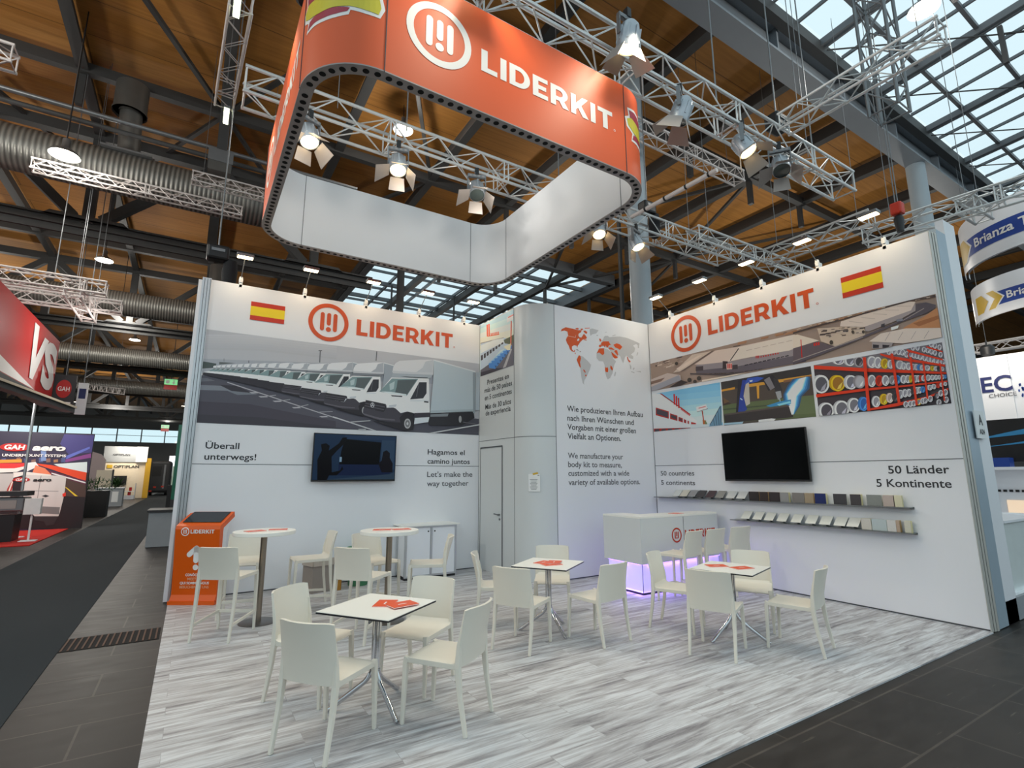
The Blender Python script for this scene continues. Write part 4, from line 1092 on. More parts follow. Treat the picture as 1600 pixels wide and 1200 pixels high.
'pipes': '''0 67 58 65 -3876 2535 -2348 2535 -2348 3285 -3876 3285
0 126 119 126 -3861 3285 -2348 3285 -2348 2923 -3198 3073 -3868 3219
1 200 200 203 -3546 3298 72 -14 -7 -61
1 241 241 241 -3525 3290 72 -14 -7 -62
1 115 113 124 -3524 3290 54 -11 -5 -50
0 205 202 219 -3491 3285 -3480 3285 -3500 3245 -3540 3245 -3519 3269
1 200 200 203 -3402 3270 64 -12 -9 -78
1 241 241 241 -3381 3262 63 -12 -9 -79
1 115 113 124 -3381 3262 48 -9 -7 -63
0 205 202 219 -3338 3269 -3361 3208 -3397 3204 -3377 3237
1 150 145 151 -3287 3228 56 -11 -8 -72
1 183 178 185 -3272 3221 56 -11 -8 -73
1 70 65 72 -3272 3221 43 -8 -7 -58
0 138 131 141 -3234 3228 -3255 3171 -3286 3168 -3269 3198
1 200 200 203 -3131 3193 52 -10 -9 -78
1 241 241 241 -3118 3188 52 -10 -9 -79
1 171 169 181 -3118 3187 39 -8 -7 -63
0 241 241 241 -3083 3197 -3103 3135 -3133 3130 -3116 3163
1 200 200 203 -3062 3171 43 -8 -9 -74
1 241 241 241 -3050 3166 42 -8 -9 -76
1 171 169 181 -3050 3166 32 -6 -7 -61
0 241 241 241 -3021 3175 -3038 3115 -3063 3110 -3048 3142
1 211 166 43 -2985 3144 38 -7 -8 -67
1 241 203 52 -2973 3138 37 -7 -8 -68
1 185 147 37 -2973 3138 28 -5 -6 -54
0 241 241 88 -2947 3147 -2962 3094 -2984 3089 -2971 3117
1 200 200 203 -2919 3122 31 -6 -7 -57
1 241 241 241 -2907 3117 31 -6 -7 -58
1 171 169 181 -2907 3117 23 -4 -5 -46
0 241 241 241 -2885 3125 -2899 3079 -2916 3075 -2906 3099
1 200 200 203 -2818 3096 38 -7 -7 -56
1 241 241 241 -2807 3091 38 -7 -7 -57
1 171 169 181 -2807 3091 29 -5 -5 -45
0 241 241 241 -2781 3098 -2796 3053 -2817 3050 -2805 3073
1 200 200 203 -2781 3072 24 -4 -5 -46
1 241 241 241 -2769 3067 24 -4 -6 -47
1 171 169 181 -2769 3067 18 -3 -4 -38
0 241 241 241 -2753 3074 -2763 3036 -2777 3033 -2768 3053
1 200 200 203 -2727 3058 27 -5 -5 -46
1 241 241 241 -2716 3053 27 -5 -6 -47
1 171 169 181 -2716 3053 21 -4 -4 -37
0 241 241 241 -2697 3059 -2709 3022 -2724 3018 -2715 3038
1 200 200 203 -2680 3042 21 -4 -5 -39
1 241 241 241 -2669 3037 21 -4 -5 -39
1 171 169 181 -2669 3037 16 -3 -4 -32
0 241 241 241 -2654 3042 -2663 3011 -2675 3008 -2668 3025
1 200 200 203 -2647 3033 19 -3 -5 -39
1 241 241 241 -2636 3028 19 -3 -5 -39
1 171 169 181 -2636 3028 14 -3 -4 -31
0 241 241 241 -2622 3034 -2631 3003 -2642 2999 -2635 3016
1 69 125 191 -2616 3023 19 -3 -4 -36
1 83 153 233 -2605 3018 19 -3 -4 -37
1 60 110 167 -2605 3018 14 -3 -4 -29
0 122 199 241 -2592 3023 -2600 2994 -2611 2991 -2604 3007
1 200 200 203 -2588 3013 17 -3 -4 -34
1 241 241 241 -2577 3008 17 -3 -4 -34
1 171 169 181 -2577 3008 13 -2 -3 -27
0 241 241 241 -2566 3013 -2573 2986 -2583 2983 -2577 2998
1 200 200 203 -2536 3001 24 -4 -4 -33
1 241 241 241 -2525 2996 24 -4 -4 -34
1 171 169 181 -2525 2996 18 -3 -3 -27
0 241 241 241 -2509 3000 -2518 2974 -2532 2971 -2524 2986
1 211 166 43 -2486 2987 16 -3 -4 -31
1 241 203 52 -2475 2983 16 -3 -4 -32
1 185 147 37 -2475 2983 12 -2 -3 -25
0 241 241 88 -2464 2987 -2471 2962 -2481 2959 -2475 2973
1 200 200 203 -2452 2979 14 -3 -4 -29
1 241 241 241 -2441 2974 14 -3 -4 -29
1 171 169 181 -2441 2974 11 -2 -3 -23
0 241 241 241 -2431 2978 -2438 2955 -2446 2953 -2441 2965
1 57 53 58 -2423 2972 13 -2 -3 -26
1 70 65 72 -2413 2967 12 -2 -3 -27
1 50 47 52 -2413 2967 9 -2 -3 -21
0 108 104 110 -2404 2971 -2410 2949 -2417 2947 -2413 2959
1 200 200 203 -2388 2963 12 -2 -3 -26
1 241 241 241 -2378 2958 12 -2 -3 -27
1 171 169 181 -2378 2958 9 -2 -3 -21
0 241 241 241 -2369 2962 -2375 2941 -2382 2939 -2377 2950
1 194 194 200 -2911 3289 25 -5 -5 -40
1 237 237 241 -2903 3285 25 -5 -5 -41
1 149 144 156 -2903 3285 19 -4 -4 -33
0 241 241 241 -2890 3285 -2887 3285 -2896 3258 -2910 3255 -2902 3272
1 194 194 200 -2855 3277 24 -5 -5 -40
1 237 237 241 -2847 3273 24 -5 -5 -41
1 149 144 156 -2847 3273 18 -4 -4 -33
0 241 241 241 -2830 3278 -2840 3246 -2854 3244 -2846 3261
1 194 194 200 -2805 3261 24 -5 -5 -40
1 237 237 241 -2797 3257 24 -5 -5 -40
1 149 144 156 -2797 3257 18 -4 -4 -32
0 241 241 241 -2781 3262 -2791 3230 -2804 3227 -2796 3244
1 194 194 200 -2766 3246 24 -5 -5 -39
1 237 237 241 -2758 3243 24 -5 -5 -40
1 149 144 156 -2758 3243 18 -4 -4 -32
0 241 241 241 -2742 3248 -2752 3216 -2765 3213 -2757 3230
1 194 194 200 -2725 3213 23 -5 -5 -39
1 237 237 241 -2717 3210 23 -5 -5 -40
1 149 144 156 -2717 3210 18 -4 -4 -32
0 241 241 241 -2701 3215 -2711 3183 -2724 3181 -2716 3197
1 187 49 35 -2687 3200 23 -5 -5 -39
1 228 61 43 -2679 3196 23 -5 -5 -40
1 149 144 156 -2679 3196 18 -4 -4 -32
0 241 241 241 -2663 3201 -2673 3170 -2686 3167 -2678 3184
1 194 194 200 -2649 3186 23 -5 -5 -39
1 237 237 241 -2641 3182 23 -5 -5 -40
1 149 144 156 -2641 3182 17 -4 -4 -32
0 241 241 241 -2626 3187 -2635 3156 -2648 3153 -2641 3170
1 194 194 200 -2616 3171 23 -5 -5 -39
1 237 237 241 -2609 3168 23 -5 -5 -39
1 149 144 156 -2609 3168 17 -4 -4 -31
0 241 241 241 -2593 3172 -2603 3141 -2616 3139 -2608 3155
1 194 194 200 -2585 3153 23 -5 -5 -38
1 237 237 241 -2578 3149 22 -5 -5 -39
1 149 144 156 -2578 3149 17 -3 -4 -31
0 241 241 241 -2562 3154 -2572 3123 -2584 3121 -2577 3137
1 194 194 200 -2540 3128 22 -4 -5 -38
1 237 237 241 -2533 3125 22 -4 -5 -39
1 149 144 156 -2533 3125 17 -3 -4 -31
0 241 241 241 -2517 3130 -2527 3099 -2540 3097 -2532 3113
1 194 194 200 -2505 3110 22 -4 -5 -38
1 237 237 241 -2497 3106 22 -4 -5 -39
1 149 144 156 -2497 3106 17 -3 -4 -31
0 241 241 241 -2482 3111 -2492 3081 -2504 3078 -2497 3094
1 194 194 200 -2474 3095 22 -4 -5 -38
1 237 237 241 -2466 3092 22 -4 -5 -39
1 149 144 156 -2466 3092 17 -3 -4 -31
0 241 241 241 -2451 3097 -2461 3067 -2473 3064 -2466 3080
1 194 194 200 -2435 3073 22 -4 -5 -38
1 237 237 241 -2428 3070 22 -4 -5 -38
1 149 144 156 -2428 3070 16 -3 -4 -31
0 241 241 241 -2413 3074 -2422 3044 -2434 3041 -2427 3058
1 194 194 200 -2400 3055 21 -4 -5 -37
1 237 237 241 -2393 3051 21 -4 -5 -38
1 149 144 156 -2393 3051 16 -3 -4 -30
0 241 241 241 -2378 3056 -2388 3026 -2400 3023 -2393 3040
1 194 194 200 -2370 3043 21 -4 -5 -37
1 237 237 241 -2363 3040 21 -4 -5 -38
1 149 144 156 -2363 3040 16 -3 -4 -30
0 241 241 241 -2348 3045 -2357 3015 -2370 3012 -2362 3028
1 194 194 200 -2645 3280 19 -4 -4 -34
1 237 237 241 -2640 3278 19 -4 -4 -35
1 138 133 144 -2640 3278 15 -3 -3 -28
0 239 233 241 -2626 3282 -2635 3254 -2646 3252 -2639 3267
1 194 194 200 -2598 3270 19 -4 -4 -34
1 237 237 241 -2592 3267 19 -4 -4 -35
1 138 133 144 -2592 3267 14 -3 -3 -28
0 239 233 241 -2579 3272 -2587 3244 -2598 3242 -2592 3257
1 194 194 200 -2535 3233 19 -4 -4 -34
1 237 237 241 -2530 3230 19 -4 -4 -34
1 138 133 144 -2530 3230 14 -3 -3 -28
0 239 233 241 -2517 3234 -2525 3207 -2535 3205 -2529 3219
1 194 194 200 -2499 3213 18 -4 -4 -34
1 237 237 241 -2494 3211 18 -4 -4 -34
1 138 133 144 -2494 3211 14 -3 -3 -27
0 239 233 241 -2481 3215 -2489 3188 -2500 3186 -2493 3200
1 194 194 200 -2465 3191 18 -4 -4 -33
1 237 237 241 -2459 3188 18 -4 -4 -34
1 138 133 144 -2459 3188 14 -3 -3 -27
0 239 233 241 -2447 3193 -2455 3166 -2465 3163 -2459 3178
1 194 194 200 -2430 3170 18 -4 -4 -33
1 237 237 241 -2425 3167 18 -4 -4 -34
1 138 133 144 -2425 3167 14 -3 -3 -27
0 239 233 241 -2412 3172 -2420 3145 -2431 3142 -2424 3157
1 194 194 200 -2379 3136 18 -4 -4 -33
1 237 237 241 -2374 3134 18 -4 -4 -34
1 138 133 144 -2374 3134 13 -3 -3 -27
0 239 233 241 -2362 3138 -2370 3111 -2380 3109 -2374 3123
1 194 194 200 -2454 3280 18 -4 -4 -33
1 237 237 241 -2449 3277 18 -4 -4 -34
1 138 133 144 -2449 3277 14 -3 -3 -27
0 239 233 241 -2436 3281 -2444 3254 -2454 3252 -2448 3266
1 194 194 200 -2420 3255 18 -4 -4 -33
1 237 237 241 -2414 3252 18 -4 -4 -34
1 138 133 144 -2414 3252 14 -3 -3 -27
0 239 233 241 -2402 3256 -2410 3229 -2420 3227 -2414 3241
1 194 194 200 -2377 3228 18 -4 -4 -33
1 237 237 241 -2372 3225 18 -4 -4 -34
1 138 133 144 -2372 3225 13 -3 -3 -27
0 239 233 241 -2359 3229 -2367 3203 -2378 3201 -2371 3215
0 235 72 47 -3861 3279 -3215 3121 -2348 2913 -2348 2890 -3199 3067 -3867 3225
0 235 72 47 -3009 3283 -2879 3219 -2348 3007 -2348 2981 -2893 3185 -3002 3256
0 235 72 47 -2709 3275 -2363 3080 -2357 3056 -2703 3243
0 235 72 47 -2505 3272 -2351 3175 -2353 3158 -2499 3247
1 205 205 209 -3816 2998 108 -17 -14 -131
1 241 241 241 -3789 2988 107 -16 -14 -133
1 97 95 104 -3789 2987 81 -13 -11 -106
0 178 175 188 -3716 3003 -3754 2899 -3815 2890 -3782 2946
1 211 166 43 -3592 2976 94 -15 -12 -112
1 241 203 52 -3566 2966 93 -14 -12 -114
1 171 119 47 -3566 2966 71 -11 -10 -91
0 241 212 104 -3503 2980 -3536 2890 -3589 2883 -3560 2931
1 205 205 209 -3419 2962 74 -12 -11 -97
1 241 241 241 -3395 2953 73 -12 -11 -99
1 126 124 135 -3395 2953 56 -9 -9 -79
0 222 219 236 -3345 2965 -3372 2887 -3414 2880 -3390 2922
1 150 145 151 -3310 2951 63 -10 -10 -86
1 183 178 185 -3286 2942 63 -10 -10 -87
1 194 192 199 -3286 2942 48 -8 -8 -70
0 241 241 241 -3244 2953 -3267 2884 -3303 2878 -3283 2915
1 197 197 202 -3153 2936 45 -7 -9 -79
1 241 241 241 -3142 2932 45 -7 -9 -81
1 160 158 167 -3142 2932 34 -5 -7 -65
0 241 241 241 -3111 2943 -3130 2879 -3156 2872 -3140 2907
1 187 49 35 -3064 2922 42 -7 -8 -71
1 228 61 43 -3054 2918 42 -7 -8 -73
1 171 46 32 -3054 2918 32 -5 -7 -58
0 241 101 81 -3025 2928 -3042 2870 -3066 2864 -3052 2895
1 197 197 202 -2993 2917 37 -6 -8 -68
1 241 241 241 -2983 2912 37 -6 -8 -70
1 160 158 167 -2983 2912 28 -5 -6 -56
0 241 241 241 -2957 2922 -2973 2867 -2995 2861 -2982 2891
1 150 145 151 -2917 2910 33 -5 -7 -58
1 183 178 185 -2907 2906 32 -5 -7 -60
1 138 134 139 -2907 2906 25 -4 -6 -48
0 239 234 240 -2885 2915 -2899 2867 -2917 2863 -2906 2888
1 69 125 191 -2858 2905 28 -5 -7 -56
1 83 153 233 -2849 2901 28 -5 -7 -57
1 63 115 175 -2849 2901 21 -3 -5 -45
0 127 205 241 -2829 2909 -2841 2864 -2858 2859 -2848 2883
1 197 197 202 -2794 2899 30 -5 -6 -53
1 241 241 241 -2785 2895 29 -5 -6 -54
1 160 158 167 -2785 2895 22 -4 -5 -43
0 241 241 241 -2764 2903 -2777 2860 -2794 2855 -2783 2878
1 197 197 202 -2747 2895 27 -4 -6 -50
1 241 241 241 -2737 2891 27 -4 -6 -51
1 160 158 167 -2737 2891 21 -3 -5 -41
0 241 241 241 -2718 2898 -2730 2857 -2746 2853 -2736 2875
1 211 166 43 -2716 2890 14 -2 -5 -46
1 241 203 52 -2706 2886 13 -2 -6 -46
1 193 152 39 -2706 2886 10 -2 -4 -37
0 241 241 91 -2696 2894 -2704 2856 -2712 2851 -2707 2872
1 197 197 202 -2667 2885 27 -4 -5 -45
1 241 241 241 -2658 2882 27 -4 -6 -46
1 160 158 167 -2658 2882 20 -3 -4 -37
0 241 241 241 -2640 2888 -2651 2851 -2666 2848 -2657 2867
1 197 197 202 -2639 2883 17 -3 -5 -43
1 241 241 241 -2629 2879 17 -3 -5 -44
1 160 158 167 -2629 2879 13 -2 -4 -35
0 241 241 241 -2617 2886 -2626 2851 -2636 2847 -2629 2866
1 187 49 35 -2612 2881 13 -2 -5 -40
1 228 61 43 -2603 2877 13 -2 -5 -41
1 171 46 32 -2603 2877 10 -2 -4 -33
0 241 101 81 -2593 2884 -2601 2851 -2608 2847 -2603 2865
1 197 197 202 -2582 2878 19 -3 -5 -38
1 241 241 241 -2573 2875 19 -3 -5 -39
1 160 158 167 -2573 2875 14 -2 -4 -31
0 241 241 241 -2560 2880 -2568 2849 -2579 2846 -2572 2863
1 197 197 202 -2535 2875 20 -3 -5 -38
1 241 241 241 -2526 2872 20 -3 -5 -38
1 160 158 167 -2526 2872 15 -3 -4 -31
0 241 241 241 -2512 2877 -2521 2846 -2533 2843 -2525 2860
1 197 197 202 -2494 2871 18 -3 -4 -33
1 241 241 241 -2485 2867 18 -3 -4 -34
1 160 158 167 -2485 2867 14 -2 -3 -27
0 241 241 241 -2472 2872 -2480 2845 -2491 2842 -2484 2857
1 197 197 202 -2457 2867 16 -3 -4 -31
1 241 241 241 -2448 2863 16 -3 -4 -31
1 160 158 167 -2448 2863 12 -2 -3 -25
0 241 241 241 -2437 2868 -2444 2843 -2454 2840 -2448 2854
1 197 197 202 -2425 2864 12 -2 -3 -28
1 241 241 241 -2417 2860 12 -2 -4 -29
1 160 158 167 -2417 2860 9 -2 -3 -23
0 241 241 241 -2408 2865 -2414 2842 -2421 2839 -2417 2851
1 197 197 202 -2389 2863 12 -2 -3 -26
1 241 241 241 -2381 2859 12 -2 -3 -27
1 160 158 167 -2381 2859 9 -2 -3 -21
0 241 241 241 -2372 2863 -2378 2842 -2385 2839 -2381 2851
1 69 125 191 -2364 2861 9 -1 -3 -24
1 83 153 233 -2356 2857 9 -1 -3 -24
1 63 115 175 -2356 2857 7 -1 -2 -19
0 127 205 241 -2350 2861 -2354 2841 -2360 2839 -2356 2850
0 235 72 47 -3876 2827 -3876 2852 -3224 2844 -2823 2821 -2348 2810 -2348 2793 -2826 2798 -3228 2811 -3872 2804
1 200 200 203 -3779 2604 100 -11 -12 -115
1 241 241 241 -3755 2596 99 -11 -13 -117
1 81 76 86 -3754 2596 75 -8 -10 -94
0 154 148 161 -3688 2613 -3717 2535 -3763 2535 -3748 2560
1 200 200 203 -3575 2608 95 -11 -13 -115
1 241 241 241 -3552 2600 95 -11 -13 -117
1 115 113 122 -3552 2600 72 -8 -10 -94
0 205 202 216 -3488 2616 -3518 2535 -3563 2535 -3546 2564
1 200 200 203 -3412 2640 71 -8 -11 -98
1 241 241 241 -3390 2633 71 -8 -11 -100
1 126 124 133 -3390 2633 54 -6 -9 -80
0 222 219 233 -3342 2647 -3368 2567 -3408 2559 -3386 2602
1 69 125 191 -3292 2645 53 -6 -10 -92
1 83 153 233 -3270 2637 53 -6 -11 -94
1 56 106 183 -3270 2637 40 -5 -8 -75
0 117 192 241 -3233 2652 -3255 2577 -3286 2568 -3268 2608
1 197 197 202 -3132 2654 45 -6 -8 -74
1 241 241 241 -3120 2650 45 -6 -9 -75
1 160 158 167 -3120 2650 34 -4 -7 -60
0 241 241 241 -3089 2661 -3107 2601 -3133 2594 -3118 2627
1 211 166 43 -3039 2673 42 -5 -8 -71
1 241 203 52 -3027 2669 42 -5 -8 -72
1 193 152 39 -3027 2669 32 -4 -7 -57
0 241 241 91 -2998 2680 -3016 2622 -3040 2616 -3025 2647
1 211 183 174 -2970 2682 35 -5 -7 -63
1 241 223 212 -2958 2678 35 -5 -7 -64
1 193 168 159 -2958 2678 26 -3 -6 -51
0 241 241 241 -2934 2688 -2949 2636 -2969 2631 -2957 2658
1 57 53 58 -2908 2686 28 -4 -7 -60
1 70 65 72 -2896 2682 28 -4 -7 -61
1 53 49 54 -2896 2682 21 -3 -6 -49
0 112 107 114 -2876 2692 -2889 2642 -2905 2636 -2895 2663
1 197 197 202 -2848 2714 30 -4 -7 -55
1 241 241 241 -2837 2710 30 -4 -7 -56
1 160 158 167 -2837 2710 23 -3 -5 -45
0 241 241 241 -2816 2718 -2829 2673 -2846 2668 -2836 2692
1 197 197 202 -2797 2719 26 -4 -6 -50
1 241 241 241 -2786 2715 25 -4 -6 -51
1 160 158 167 -2786 2715 19 -3 -5 -41
0 241 241 241 -2768 2723 -2780 2682 -2794 2677 -2785 2699
1 197 197 202 -2753 2719 23 -3 -6 -48
1 241 241 241 -2742 2714 23 -3 -6 -49
1 160 158 167 -2742 2714 18 -2 -5 -39
0 241 241 241 -2725 2722 -2736 2683 -2749 2678 -2741 2699
1 57 53 58 -2712 2731 13 -2 -5 -43
1 70 65 72 -2701 2726 13 -2 -5 -44
1 53 49 54 -2701 2726 10 -1 -4 -35
0 112 107 114 -2691 2734 -2699 2698 -2707 2694 -2701 2713
1 197 197 202 -2668 2736 23 -3 -5 -43
1 241 241 241 -2657 2732 23 -3 -5 -43
1 160 158 167 -2657 2732 17 -2 -4 -35
0 241 241 241 -2641 2738 -2651 2703 -2664 2700 -2656 2718
1 197 197 202 -2639 2738 21 -3 -5 -40
1 241 241 241 -2628 2733 21 -3 -5 -41
1 160 158 167 -2628 2733 16 -2 -4 -33
0 241 241 241 -2613 2740 -2623 2707 -2635 2703 -2627 2721
1 69 125 191 -2605 2739 19 -3 -5 -38
1 83 153 233 -2594 2734 19 -3 -5 -39
1 63 115 175 -2594 2734 14 -2 -4 -31
0 127 205 241 -2581 2740 -2590 2709 -2601 2706 -2594 2722
1 197 197 202 -2533 2753 22 -3 -4 -33
1 241 241 241 -2522 2749 22 -3 -4 -34
1 160 158 167 -2522 2749 17 -2 -3 -27
0 241 241 241 -2507 2754 -2516 2727 -2529 2724 -2521 2739
1 197 197 202 -2491 2759 18 -3 -4 -31
1 241 241 241 -2480 2754 18 -3 -4 -31
1 160 158 167 -2480 2754 14 -2 -3 -25
0 241 241 241 -2468 2759 -2475 2734 -2486 2731 -2479 2745
1 187 49 35 -2449 2764 14 -2 -3 -28
1 228 61 43 -2438 2759 14 -2 -4 -29
1 171 46 32 -2438 2759 11 -2 -3 -23
0 241 101 81 -2428 2764 -2435 2741 -2443 2738 -2438 2750
1 197 197 202 -2412 2769 14 -2 -3 -26
1 241 241 241 -2401 2765 14 -2 -3 -27
1 160 158 167 -2401 2765 11 -2 -3 -21
0 241 241 241 -2392 2769 -2398 2748 -2406 2745 -2401 2757
1 197 197 202 -2375 2773 12 -2 -3 -24
1 241 241 241 -2365 2769 12 -2 -3 -24
1 160 158 167 -2365 2769 9 -1 -2 -19
0 241 241 241 -2357 2772 -2362 2753 -2369 2751 -2365 2761
0 235 72 47 -3233 2565 -2890 2603 -2553 2648 -2348 2719 -2348 2696 -2556 2623 -2894 2562 -3236 2540
1 196 196 200 -2800 2577 23 -3 -5 -39
1 239 239 241 -2793 2574 23 -3 -5 -39
1 138 133 142 -2793 2574 18 -2 -4 -31
0 239 233 241 -2777 2580 -2786 2549 -2800 2545 -2792 2562
1 196 196 200 -2751 2577 23 -3 -5 -38
1 239 239 241 -2744 2574 23 -3 -5 -39
1 138 133 142 -2744 2574 18 -2 -4 -31
0 239 233 241 -2728 2580 -2737 2549 -2751 2545 -2743 2562
1 196 196 200 -2717 2579 23 -3 -5 -38
1 239 239 241 -2709 2576 23 -3 -5 -39
1 138 133 142 -2709 2576 17 -2 -4 -31
0 239 233 241 -2694 2582 -2703 2551 -2716 2547 -2708 2564
1 211 166 43 -2662 2589 23 -3 -5 -38
1 241 203 52 -2655 2587 23 -3 -5 -39
1 138 133 142 -2655 2587 17 -2 -4 -31
0 239 233 241 -2640 2592 -2649 2561 -2662 2558 -2654 2575
1 196 196 200 -2619 2595 22 -3 -5 -38
1 239 239 241 -2612 2593 22 -3 -5 -38
1 138 133 142 -2612 2593 17 -2 -4 -31
0 239 233 241 -2596 2598 -2606 2568 -2618 2564 -2611 2581
1 196 196 200 -2595 2600 22 -3 -5 -38
1 239 239 241 -2587 2598 22 -3 -5 -38
1 138 133 142 -2587 2598 17 -2 -4 -31
0 239 233 241 -2572 2603 -2581 2573 -2594 2569 -2587 2586
1 196 196 200 -2542 2614 22 -3 -5 -37
1 239 239 241 -2534 2611 22 -3 -5 -38
1 138 133 142 -2534 2611 17 -2 -4 -30
0 239 233 241 -2519 2617 -2529 2587 -2541 2583 -2534 2600
1 57 53 58 -2470 2639 22 -3 -5 -37
1 70 65 72 -2463 2636 21 -3 -5 -38
1 138 133 142 -2463 2636 16 -2 -4 -30
0 239 233 241 -2448 2642 -2457 2612 -2469 2608 -2462 2624
1 196 196 200 -2430 2667 21 -3 -5 -37
1 239 239 241 -2423 2664 21 -3 -5 -38
1 138 133 142 -2423 2664 16 -2 -4 -30
0 239 233 241 -2408 2670 -2417 2640 -2430 2637 -2422 2653
1 196 196 200 -2384 2672 21 -3 -5 -37
1 239 239 241 -2377 2669 21 -3 -5 -37
1 138 133 142 -2377 2669 16 -2 -4 -30
0 239 233 241 -2363 2675 -2372 2645 -2384 2642 -2377 2658
1 196 196 200 -2386 2583 21 -3 -5 -37
1 239 239 241 -2380 2580 21 -3 -5 -37
1 138 133 142 -2380 2580 16 -2 -4 -30
0 239 233 241 -2365 2586 -2374 2556 -2386 2553 -2379 2569
1 196 196 200 -2461 2559 21 -3 -5 -37
1 239 239 241 -2454 2556 21 -3 -5 -38
1 138 133 142 -2454 2556 16 -2 -4 -30
0 239 233 241 -2439 2562 -2448 2535 -2458 2535 -2454 2545
0 235 72 47 -3210 3266 -3172 3259 -3199 2536 -3236 2540
0 235 72 47 -2886 3251 -2855 3245 -2848 2569 -2878 2572
0 235 72 47 -2688 3162 -2665 3157 -2670 2548 -2693 2551
0 235 72 47 -2561 3090 -2542 3086 -2553 2614 -2571 2616
0 235 72 47 -2395 3035 -2381 3032 -2393 2571 -2407 2573''',
'yard': '''0 217 235 237 -8850 3650 -7460 3650 -7460 4700 -8850 4700
0 192 228 241 -8850 4700 -7759 4700 -7460 4686 -7460 4522 -8850 4608
0 212 239 241 -8850 4650 -7460 4559 -7460 4396 -8850 4507
0 235 241 239 -8850 4550 -7460 4433 -7460 4270 -8850 4408
0 241 241 226 -8850 4450 -7460 4308 -7460 4146 -8850 4308
0 241 241 214 -8850 4350 -7460 4183 -7460 4021 -8850 4209
0 241 104 70 -8576 4667 -8564 4420 -8509 4407 -8521 4653
0 241 104 70 -8503 4662 -8491 4411 -8437 4399 -8449 4648
0 241 119 88 -8413 4447 -8404 4394 -8364 4387 -8373 4439
0 241 119 88 -8355 4439 -8346 4385 -8307 4377 -8316 4431
0 241 119 88 -8298 4432 -8289 4376 -8250 4368 -8259 4424
0 241 119 88 -8242 4425 -8233 4367 -8194 4359 -8203 4417
0 241 119 88 -8186 4418 -8177 4358 -8138 4350 -8147 4410
0 241 119 88 -8130 4411 -8121 4349 -8083 4342 -8092 4403
0 241 104 74 -8534 4406 -8071 4336 -8075 4350 -8539 4421
0 201 217 233 -8824 4336 -7907 4238 -7668 4160 -7669 3992 -8030 4027 -8458 3850 -8814 3780
0 160 160 160 -8824 4346 -7907 4246 -7907 4233 -8824 4327
0 235 241 241 -8823 4290 -8286 4282 -7907 4233 -7907 4151 -8820 4126
0 65 63 70 -8800 4076 -8716 4082 -8714 3978 -8799 3972
0 65 63 70 -8679 4088 -8596 4093 -8595 4000 -8678 3994
0 65 63 70 -8560 4099 -8479 4105 -8478 4022 -8559 4015
0 65 63 70 -8443 4111 -8364 4116 -8363 4043 -8442 4037
0 65 63 70 -8329 4122 -8250 4127 -8250 4063 -8328 4057
0 65 63 70 -8216 4133 -8139 4138 -8139 4083 -8216 4078
0 65 63 70 -8106 4144 -8030 4149 -8030 4103 -8106 4098
0 65 63 70 -7997 4155 -7924 4159 -7923 4123 -7997 4118
0 106 104 115 -7460 3650 -8812 3650 -8814 3780 -8071 3906 -7669 4034 -7460 4165
0 70 65 76 -8425 3650 -8812 3650 -8813 3734 -8196 3713 -7907 3660
0 194 192 194 -7669 3971 -7611 3959 -7827 3667 -7939 3666
0 97 104 83 -7907 4195 -7668 4203 -7552 4217 -7515 4125 -7630 4046 -7867 4121
0 86 149 223 -8480 3854 -8177 3949 -8050 3902 -8071 3787 -8218 3699 -8457 3761
0 160 208 241 -8480 3854 -8177 3949 -8050 3906 -8304 3838
0 52 88 142 -8239 3786 -8134 3832 -8113 3784 -8209 3715
0 86 149 223 -8366 3881 -8091 3967 -7976 3924 -7995 3819 -8128 3739 -8343 3795
0 160 208 241 -8366 3881 -8091 3967 -7976 3928 -8207 3866
0 52 88 142 -8148 3819 -8052 3860 -8033 3816 -8121 3754
0 86 149 223 -8253 3907 -8006 3985 -7903 3945 -7920 3850 -8040 3778 -8231 3829
0 160 208 241 -8253 3907 -8006 3985 -7903 3949 -8110 3894
0 52 88 142 -8058 3850 -7971 3887 -7954 3848 -8033 3791
0 86 149 223 -8143 3933 -7923 4003 -7831 3967 -7846 3881 -7953 3817 -8121 3863
0 160 208 241 -8143 3933 -7923 4003 -7831 3970 -8016 3921
0 52 88 142 -7969 3882 -7892 3915 -7876 3879 -7947 3829
0 86 149 223 -8034 3959 -7840 4020 -7759 3988 -7773 3912 -7868 3855 -8013 3896
0 160 208 241 -8034 3959 -7840 4020 -7759 3991 -7922 3947
0 52 88 142 -7881 3913 -7813 3942 -7800 3910 -7862 3865
0 86 149 223 -7927 3984 -7759 4037 -7688 4009 -7700 3942 -7783 3892 -7907 3928
0 160 208 241 -7927 3984 -7759 4037 -7688 4012 -7831 3974
0 52 88 142 -7795 3943 -7736 3969 -7724 3941 -7778 3902
0 86 149 223 -7823 4009 -7679 4054 -7619 4030 -7629 3972 -7700 3930 -7803 3960
0 160 208 241 -7823 4009 -7679 4054 -7619 4032 -7740 3999
0 52 88 142 -7710 3973 -7659 3995 -7649 3971 -7696 3937
0 241 126 104 -7655 4497 -7673 4035 -7634 4026 -7616 4487
0 241 241 241 -7794 4599 -7460 4612 -7460 4507 -7786 4499
0 241 138 126 -7737 4574 -7496 4576 -7513 4600 -7755 4598
0 241 235 203 -7907 4065 -7649 4072 -7669 3950 -7787 3975''',
